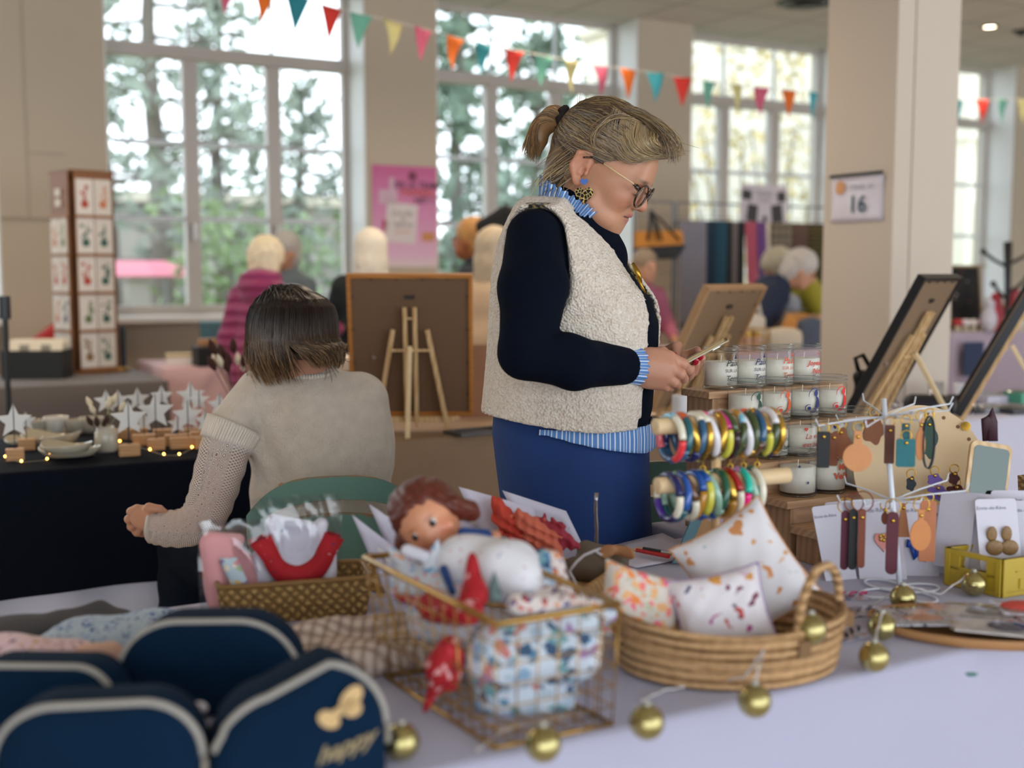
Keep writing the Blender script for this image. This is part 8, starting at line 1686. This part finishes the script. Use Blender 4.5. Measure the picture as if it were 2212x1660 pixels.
# gold mercury-glass balls on a wire
sl = thing('ball_light_string', 'string of small gold glass balls on twisted clear wire along the front of the cloth', 'string lights', (0, 0, 0)); bm = NT('gold_mercury_glass'); bm.col(bm.mix(bm.noise(120, detail=4), '#7a6c36', '#c9bd80')); bm.bump(bm.math('ADD', bm.wave(120, bm.co(), 'Z', 2), bm.noise(90)), .12, .001); bm.set(rough=.05, metal=.9, coat=.6)
balls = [(867, 1603, 0), (1173, 1608, 0), (1397, 1561, 0), (1630, 1515, 0), (1888, 1420, 0), (1905, 1354, .004), (1950, 1292, 0), (2103, 1262, 0), (1752, 1360, .055)]
RB_ = .0212; bpos = []
for px, py, dz in balls:
    c = onz(px, py, T+RB_+dz); bpos.append(c); part(sl, 'gold_ball', bm.m, lambda m: m.ell(c, RB_, 24, 16), True); part(sl, 'ball_cap', M('#b9b9b2', .3, .5), lambda m: m.tube([c+V(0, 0, RB_*.96), c+V(0, 0, RB_*1.2)], .0045, 10), True)
wm_ = M('#c9c4c4', .25, spec=.6)
def wire(pts): part(sl, 'wire', wm_, lambda m: (m.tube(pts, .0013, 6), m.tube([Vector(p)+V(.0015*math.sin(i*1.7), 0, .0015*math.cos(i*1.7)) for i, p in enumerate(pts)], .0012, 6)), True)
def lerpn(ps, n=8):
    o = []
    for a, b in zip(ps[:-1], ps[1:]): o += [Vector(a).lerp(Vector(b), i/n) for i in range(n)]
    return o+[Vector(ps[-1])]
z_ = T+.0035; wire(lerpn([tp_(1030, 1622, z_), tp_(1090, 1578, z_), tp_(1170, 1555, z_), bpos[1]+V(0, 0, .022)])); wire(lerpn([tp_(1385, 1515, z_), tp_(1440, 1490, z_), tp_(1530, 1478, z_), tp_(1610, 1462, T+.03), tp_(1650, 1405, T+.075)])); wire(lerpn([bpos[3]+V(0, 0, .022), at(1640, 1440, bpos[3].y+.02), at(1655, 1400, 1.56)])); wire(lerpn([bpos[4]+V(0, 0, .022), bpos[5]+V(0, 0, .022), tp_(1885, 1310, z_), bpos[6]+V(0, 0, .022)])); wire(lerpn([bpos[6]+V(0, 0, .022), tp_(2030, 1285, z_), bpos[7]+V(0, 0, .022)]))

# ================================================================ LILAC-WHITE STALL, RIGHT
WZ = .753; wp = lambda px, py: onz(px, py, WZ)
t = thing('handbag', 'black leather bag standing behind the black framed picture', 'bag', V(at(1880, 590, 3.98).x, 3.98, WZ), .7); vol('bag_body', [S_cap((-.05, 0, .04), (.04, 0, .04), .035), S_cap((-.045, 0, .20), (.03, 0, .18), .022), S_ell((0, 0, .11), (.075, .03, .1))], M('#17181b', .4, bump=60, bs=.3), t, .008, .03); part(t, 'handle', M('#15161a', .35), lambda m: m.tube([(-.05, 0, .21), (-.06, .01, .26), (-.03, 0, .27), (.02, 0, .22)], .008, 8), True)
def blackpouch(px, py, lab, w=.12, h=.06, rz=0):
    t = thing('small_pouch', lab, 'pouch', wp(px, py), rz); vol('pouch_body', [S_cap((-w/2, 0, .03), (w/2, 0, .03), h/2), S_cap((-w/2, .03, .02), (w/2, .03, .02), h/2.6)], M('#16151e', .6, bump=50, bs=.4), t, .006, .01); part(t, 'wrist_strap', M('#121118', .5), lambda m: m.tube([(w/2, -.02, h*.7), (w/2+.03, -.03, h*.9), (w/2+.055, -.05, .01), (w/2+.04, -.06, .0055), (w/2, -.03, h*.4)], .0035, 6), True); return t
blackpouch(1880, 882, 'flat black pouch in front of the black framed picture', .10, .05, .1); blackpouch(2000, 890, 'glossy black pouch with a looped strap on the lilac stall', .10, .08, -.15); blackpouch(2068, 893, 'upright black pouch with a dangling wrist strap', .03, .09, -.1)
for px, py, lab in ((2020, 870, 'clear plastic cup beside the black pouches'), (2076, 876, 'white plastic cup beneath the edge-on picture')):
    t = thing('cup', lab, 'cup', wp(px, py)); part(t, 'cup_wall', glassy('cup_plastic', (.93, .93, .95, 1), .1, .3) if 'clear' in lab else M('#d5d5dc', .4), lambda m: m.rings([[V(r*math.cos(2*PI*k/24), r*math.sin(2*PI*k/24), z) for k in range(24)] for r, z in ((.024, .001), (.032, .09))], True, True, False), True, solid=.001)
for px, py, w, h, c, lab in ((2150, 868, .2, .03, '#c9c3d0', 'stack of pale film-wrapped cards at the back of the lilac stall'), (2135, 890, .14, .02, '#8f8f95', 'grey film-wrapped pack on the lilac stall'), (2190, 892, .12, .022, '#3a3b40', 'dark film-wrapped pack at the right edge of the lilac stall'), (2200, 870, .08, .045, '#4fa083', 'mint green wrapped pack at the right edge of the lilac stall')):
    t = thing('wrapped_pack', lab, 'packet', wp(px, py), .45, 'wrapped packs on the lilac stall'); part(t, 'contents', M(c, .5, nz=20, amt=.15), lambda m: m.box((0, 0, h/2), (w, .1, h)), bevel=.004); part(t, 'clear_film', film, lambda m: m.grid(lambda a, b: V(-w/2-.01+(w+.02)*a, -.06+.12*b, h+.004+.004*math.sin(a*13+b*9)), 10, 8), True)
# ================================================================ FAR RIGHT
LZ = .933; lp = V(at(2128, 590, 7.45).x, 7.45, LZ)
ch = thing('chalk_board', 'black display board in a wooden frame leaning by the window right of the column', 'board', V(at(2085, 590, 7.6).x, 7.6, LZ), .35); part(ch, 'black_panel', floral('black_board', '#0e0e10', ['#5a1a1e', '#b9aca8', '#8a4a20', '#2a2a2e'], 16, .22), lambda m: m.box((0, 0, .2), (.24, .012, .42), Matrix.Rotation(-.12, 3, 'X'))); part(ch, 'wooden_frame', M('#8a6f42', .6), lambda m: [m.box((x, 0, .2), (.014, .02, .44), Matrix.Rotation(-.12, 3, 'X')) for x in (-.125, .125)]+[m.box((0, -.025, .41), (.26, .02, .014))])
for k in range(9):
    px, py = [(2068, 712), (2085, 708), (2102, 712), (2120, 708), (2138, 712), (2150, 698), (2165, 710), (2182, 702), (2200, 712)][k]; t = thing('toadstool_ornament', 'small white-capped felt toadstool, %s from the left on the mauve stall' % ordn(k), 'ornament', onz(px, 716, LZ), 0, 'felt toadstools on the mauve stall'); part(t, 'stem', M('#c9b99a', .8), lambda m: m.tube([(0, 0, 0), (0, 0, .05)], [.022, .014], 10), True); part(t, 'cap', M('#d8d0ce' if k % 3 else '#b03038', .8), lambda m: m.ell((0, 0, .055), (.036, .036, .022), 14, 8), True)
t = thing('hanging_tools', 'dark iron candelabra shape with knobbed arms by the right window', 'candelabra', V(at(2178, 590, 7.3).x, 7.3, LZ)); iron = M('#15161a', .5)
part(t, 'stem', iron, lambda m: m.tube([(0, 0, 0), (0, 0, .3), (-.01, 0, .56)], [.012, .02, .028], 8), True)
for a, z in ((-.16, .50), (.16, .52), (-.09, .3), (.12, .34)): part(t, 'arm', iron, lambda m: (m.tube([(0, 0, z-.1), (a*.6, 0, z-.05), (a, 0, z)], .011, 6), m.ell((a, 0, z), .02, 10, 6)), True)
for k, (px, py, c) in enumerate(((2140, 665, '#b9b6c0'), (2158, 650, '#a8283a'), (2178, 672, '#c4a08a'), (2200, 640, '#8f1f2c'), (2190, 690, '#6d1a28'))):
    t = thing('wrapped_gift', ('silver', 'crimson', 'beige', 'dark red', 'maroon')[k]+' wrapped bundle heaped on the mauve stall below the iron arms', 'gift', V(at(px, 590, 7.35).x, 7.35+.02*k, LZ), .3*k, 'wrapped bundles at the far right'); zz = at(px, py, 7.35).z-LZ; vol('wrapping', [S_ell((0, 0, zz*.5), (.055, .04, zz*.5)), S_cap((0, 0, zz*.8), (0, 0, zz+.02), .02, .035)], M(c, .4, nz=25, amt=.3, bump=30, bs=.7), t, .01, .02)
t = thing('banner', 'small navy panel hanging on the front of the mauve cloth', 'banner', onv(2080, 812, lv-.05), TH); part(t, 'panel', M('#22304f', .8), lambda m: m.box((.09, 0, .1), (.18, .004, .21)))
# ================================================================ FAR STALL, SCARVES, GRID PANELS
SZ = .883; sp3 = lambda px, py: onz(px, py, SZ)
GV = 6.78
gu0_ = uat(1372, GV)
def gridpanel(px0, px1, ztop, lab):
    a, b = uat(px0, GV), uat(px1, GV); t = thing('grid_panel', lab, 'grid panel', UV(a, GV, 0), TH); w = b-a; m = MB()
    for z in np.arange(.1, ztop, .1): m.beam((0, 0, z), (w, 0, z), .004)
    m2 = MB()
    for x in np.linspace(0, w, max(3, int(w/.2))): m2.beam((x, 0, .02), (x, 0, ztop), .004)
    m.build('cross_wires', M('#6d6a68', .4, .5), t); m2.build('upright_wires', M('#6d6a68', .4, .5), t); part(t, 'frame', M('#5f5d5c', .4, .5), lambda m: (m.beam((0, 0, 0), (0, 0, ztop), .014), m.beam((w, 0, 0), (w, 0, ztop), .014), m.beam((0, 0, ztop), (w, 0, ztop), .014))); return w
gz = onv(1420, 436, GV).z; gridpanel(1368, 1452, gz, 'grey wire grid panel carrying the orange and black bag'); gridpanel(1460, 1790, gz, 'long grey wire grid panel behind the hanging scarves')
# tote bag hung on the grid
def bp(px, py): return onv(px, py, GV-.08)
bo = bp(1420, 560); tb2 = thing('tote_bag', 'orange tote bag with a black base and black handles hanging on the grid panel', 'bag', bo, TH); lx = lambda px, py: V(uof(bp(px, py))-uof(bo), 0, bp(px, py).z-bo.z)
a, b, c, d = lx(1376, 500), lx(1470, 498), lx(1474, 535), lx(1376, 538)
part(tb2, 'orange_upper', M('#c98436', .8, nz=10), lambda m: m.prism([(p.x, p.z) for p in (d, c, b, a)], lambda x, y, q: V(x, -.03+q, y), .07), bevel=.01)
part(tb2, 'black_base', M('#131417', .6), lambda m: m.prism([(p.x, p.z) for p in (lx(1388, 562), lx(1455, 560), c+V(0, 0, 0), lx(1474, 528), lx(1376, 534), d)], lambda x, y, q: V(x, -.035+q, y), .08), bevel=.01)
for x0, x1 in ((1392, 1422), (1412, 1460)): p0, p1 = lx(x0, 520), lx(x1, 520); tp3 = lx(1404, 455); part(tb2, 'handle', M('#141518', .6), lambda m: m.tube([p0+V(0, -.04, 0), p0.lerp(tp3, .6)+V(-.0, -.03, 0), tp3, p1.lerp(tp3, .6)+V(0, -.03, 0), p1+V(0, -.04, 0)], .016, 8, flat=.35), True)
# scarves on the rail
sc_z = lambda px: onv(px, 470+(px-1465)*.08, GV-.06).z
rl = thing('scarf_rail', 'thin dark rail along the grid panel that carries the scarves', 'rail', UV(uat(1462, GV-.06), GV-.06, 0), TH); L_ = uat(1790, GV-.06)-uat(1462, GV-.06); zr_ = (sc_z(1465)+sc_z(1780))/2; part(rl, 'rail_tube', M('#3a3836', .4), lambda m: m.cyl((0, 0, zr_), (L_, 0, zr_), .008, 8)); [part(rl, 'bracket', M('#3a3836', .4), lambda m: m.beam((x, 0, zr_), (x, .05, zr_), .01)) for x in (.2, L_-.2)]
tart = NT('tartan_wool'); tw1 = tart.wave(5, tart.co(), 'X'); tw2 = tart.wave(5, tart.co(), 'Z'); tart.col(tart.mix(tart.math('MULTIPLY', tw1, tw2), '#6f6658', '#221e1c')); tart.set(rough=.95)
oli = NT('olive_weave'); oli.col(oli.mix(oli.wave(9, oli.co(), 'Z', 1), '#1d1a10', '#4a4018')); oli.set(rough=.95)
sv = [(1465, 1523, '#77757f', 'grey scarf, leftmost on the rail', .85), (1470, 1520, '#8f9fae', 'pale blue grey scarf hanging lower behind the grey one', 1.25), (1523, 1545, '#0e2a3d', 'dark petrol scarf next to the grey one', 1.3), (1545, 1568, '#174253', 'teal scarf beside the dark petrol one', 1.25), (1568, 1580, '#181b22', 'narrow black scarf right of the teal one', 1.3), (1580, 1591, '#6a6260', 'narrow taupe scarf between two black ones', 1.2), (1591, 1605, '#1a1a1f', 'black scarf left of the rose one', 1.35), (1605, 1629, '#a04a5c', 'rose red scarf in the middle of the rail', 1.0), (1629, 1650, '#5d3a72', 'purple scarf draped aslant', .9), (1649, 1660, '#c4b8a8', 'cream scarf edge beside the purple one', .7), (1660, 1708, None, 'beige and black tartan scarf on the rail', 1.2), (1708, 1742, '#4e3a33', 'plain brown scarf right of the tartan one', 1.3), (1742, 1788, 'o', 'olive and black patterned scarf at the column', 1.4)]
for i, (x0, x1, c, lab, ln) in enumerate(sv):
    vv = GV-.075-(.02 if i != 1 else -.008); u0, u1 = uat(x0, vv), uat(x1, vv); t = thing('scarf', lab, 'scarf', UV(u0, vv, zr_+.004), TH, 'scarves on the rail'); w = u1-u0; mt2 = tart.m if c is None else oli.m if c == 'o' else M(c, .95, nz=8, amt=.12)
    part(t, 'scarf_cloth', mt2, lambda m: m.grid(lambda a, b: V(w*a+(.06*b if i in (7, 8, 9) else 0), -.006-.012*math.sin(a*9+i)*b, .006-ln*.9*b), 8, 12), True, solid=.006)
# goods on the far stall
def tote(px, py, w, h, lab, col='#cfc4b2', handles=True, rz=TH):
    t = thing('tote_bag', lab, 'bag', sp3(px, py), rz, 'canvas bags on the far stall'); vol('bag_body', [S_cap((-w/2, 0, h*.12), (w/2, 0, h*.12), h*.13), S_cap((-w/2, 0, h*.85), (w/2, 0, h*.8), h*.06), S_ell((0, 0, h*.5), (w*.58, .05, h*.5))], M(col, .85, nz=8, bump=14, bs=.6, bd=.01), t, .012, .05)
    if handles: part(t, 'handle', M('#d6ccb9', .8), lambda m: m.tube([(-w*.3, -.03, h*.9), (-w*.32, -.03, h*1.5), (0, -.02, h*1.75), (w*.2, -.03, h*1.4), (w*.3, -.04, h*.9)], .012, 6, flat=.4), True)
    return t
tote(1612, 752, .22, .20, 'cream canvas tote with tall handles on the far stall'); tote(1690, 758, .22, .12, 'crumpled cream bag lying right of the tote', '#c4b7a3', False); tote(1750, 752, .16, .17, 'slate blue folded cloth bag beside the column', '#4a5160', False); tote(1545, 745, .12, .13, 'beige canvas bag at the left of the far stall', '#c9b99c', False)
def wcrate(px, py, w, d, h, lab, rz, tilt=0, col='#b9803f'):
    t = thing('wooden_crate', lab, 'crate', sp3(px, py), rz, 'wooden crates on the far stall'); R = Matrix.Rotation(tilt, 3, 'X'); cm = M(col, .6, nz=8, amt=.15)
    part(t, 'crate_base', cm, lambda m: m.box(R @ V(0, 0, .01)+V(0, 0, .03*abs(tilt)*3), (w, d, .012), R)); [part(t, 'crate_side', cm, lambda m: m.box(R @ V(x, y, h/2)+V(0, 0, .03*abs(tilt)*3), (sx_, sy_, h), R)) for x, y, sx_, sy_ in ((0, -d/2, w, .012), (0, d/2, w, .012), (-w/2, 0, .012, d), (w/2, 0, .012, d))]; return t
wcrate(1668, 722, .16, .12, .17, 'tall orange-brown wooden crate behind the tote', TH); wcrate(1722, 742, .17, .13, .11, 'orange-brown wooden box tilted forward on the far stall', TH+.15, .5, '#c48a45'); wcrate(1770, 736, .12, .12, .16, 'pale wooden box with a red side next to the column', TH, 0, '#c9a680')
t = thing('felt_hat', 'pale grey felt hat perched on the tilted wooden box', 'hat', sp3(1716, 735)+V(0, .16, .19), 0); part(t, 'crown', M('#8e9098', .9), lambda m: m.ell((0, 0, .03), (.075, .07, .07), 18, 10), True); part(t, 'brim', M('#8e9098', .9), lambda m: m.lathe([(.06, .0), (.10, -.004), (.1, .0), (.06, .006)], n=24), True)
b0 = MB(); b0.box((0, 0, .09), (.12, .1, .18)); single(b0, 'display_block', 'plain cardboard block under the grey hat', 'box', M('#a58a6a', .8), sp3(1716, 735)+V(0, .16, 0), 0)
gb = thing('wire_basket', 'gilt wire basket of jars at the left of the far stall', 'basket', sp3(1590, 762), TH)
def gbf(m):
    for z in (.0, .04, .08, .12): m.tube([V(x, y, z+.004) for x, y in rrect(.34, .16, .02, 3)], .003, 5, loop=True)
    for x, y in rrect(.34, .16, .02, 3)+[(x_, s*.08) for x_ in (-.12, -.06, 0, .06, .12) for s in (-1, 1)]: m.tube([(x, y, .004), (x, y, .124)], .002, 5)
part(gb, 'basket_wires', gilt, gbf)
for k in range(5): t = thing('small_jar', 'pale jar with a gold lid, %s from the left in the far gilt basket' % ordn(k), 'jar', sp3(1590, 762)+Rz(TH) @ V(-.13+.065*k, 0, .008), 0, 'jars in the far gilt basket'); part(t, 'jar_body', M('#c4a08c', .4), lambda m: m.cyl((0, 0, 0), (0, 0, .08), .026, 14)); part(t, 'lid', M('#b08a35', .3, .8), lambda m: m.cyl((0, 0, .08), (0, 0, .1), .027, 14))
t = thing('dark_vest', 'black rounded cushion-like bag at the left end of the far stall', 'bag', sp3(1598, 740)+V(0, .22, 0), 0); vol('bag_body', [S_ell((0, 0, .14), (.07, .05, .14))], M('#15171b', .7), t, .01, .02)
for k, (px, py) in enumerate(((1665, 738), (1742, 728))): t = thing('fairy_light', 'warm point of light %s on the far stall' % ('left of the white tag', 'beside the slate cloth')[k], 'light', sp3(px, py+8)+V(0, -.06, .03), 0); part(t, 'bulb', M('#ffcf82', .4, emit='#ffb652', es=9), lambda m: m.ell((0, 0, 0), .007, 8, 6), True); part(t, 'holder', M('#4a4a40', .5), lambda m: m.cyl((0, 0, -.03), (0, 0, -.006), .003, 6))
t = thing('clothes_hanger_coat', 'black coat on a hanger seen above the blond bob, by the second window', 'coat', V(at(1092, 590, 6.3).x, 6.3, 0), 0); zc_ = at(1092, 440, 6.3).z
vol('coat_body', [S_cap((0, 0, zc_-.05), (-.12, 0, zc_-.12), .03, .04), S_cap((0, 0, zc_-.05), (.12, 0, zc_-.12), .03, .04), S_ell((0, 0, zc_-.4), (.17, .08, .36))], M('#101115', .9), t, .012, .04); part(t, 'hanger_hook', M('#8a8a8a', .3, .8), lambda m: m.tube([(0, 0, zc_-.02), (0, 0, zc_+.03), (.02, 0, zc_+.05), (.03, 0, zc_+.03)], .003, 6), True); part(t, 'stand_pole', M('#4a4a4c', .4, .6), lambda m: m.cyl((0, .0, 0), (0, 0, zc_-.7), .012, 8))
for a in (.5, 2.6, 4.7): part(t, 'stand_foot', M('#4a4a4c', .4, .6), lambda m: m.beam((0, 0, .02), (.2*math.cos(a), .2*math.sin(a), .01), .02))
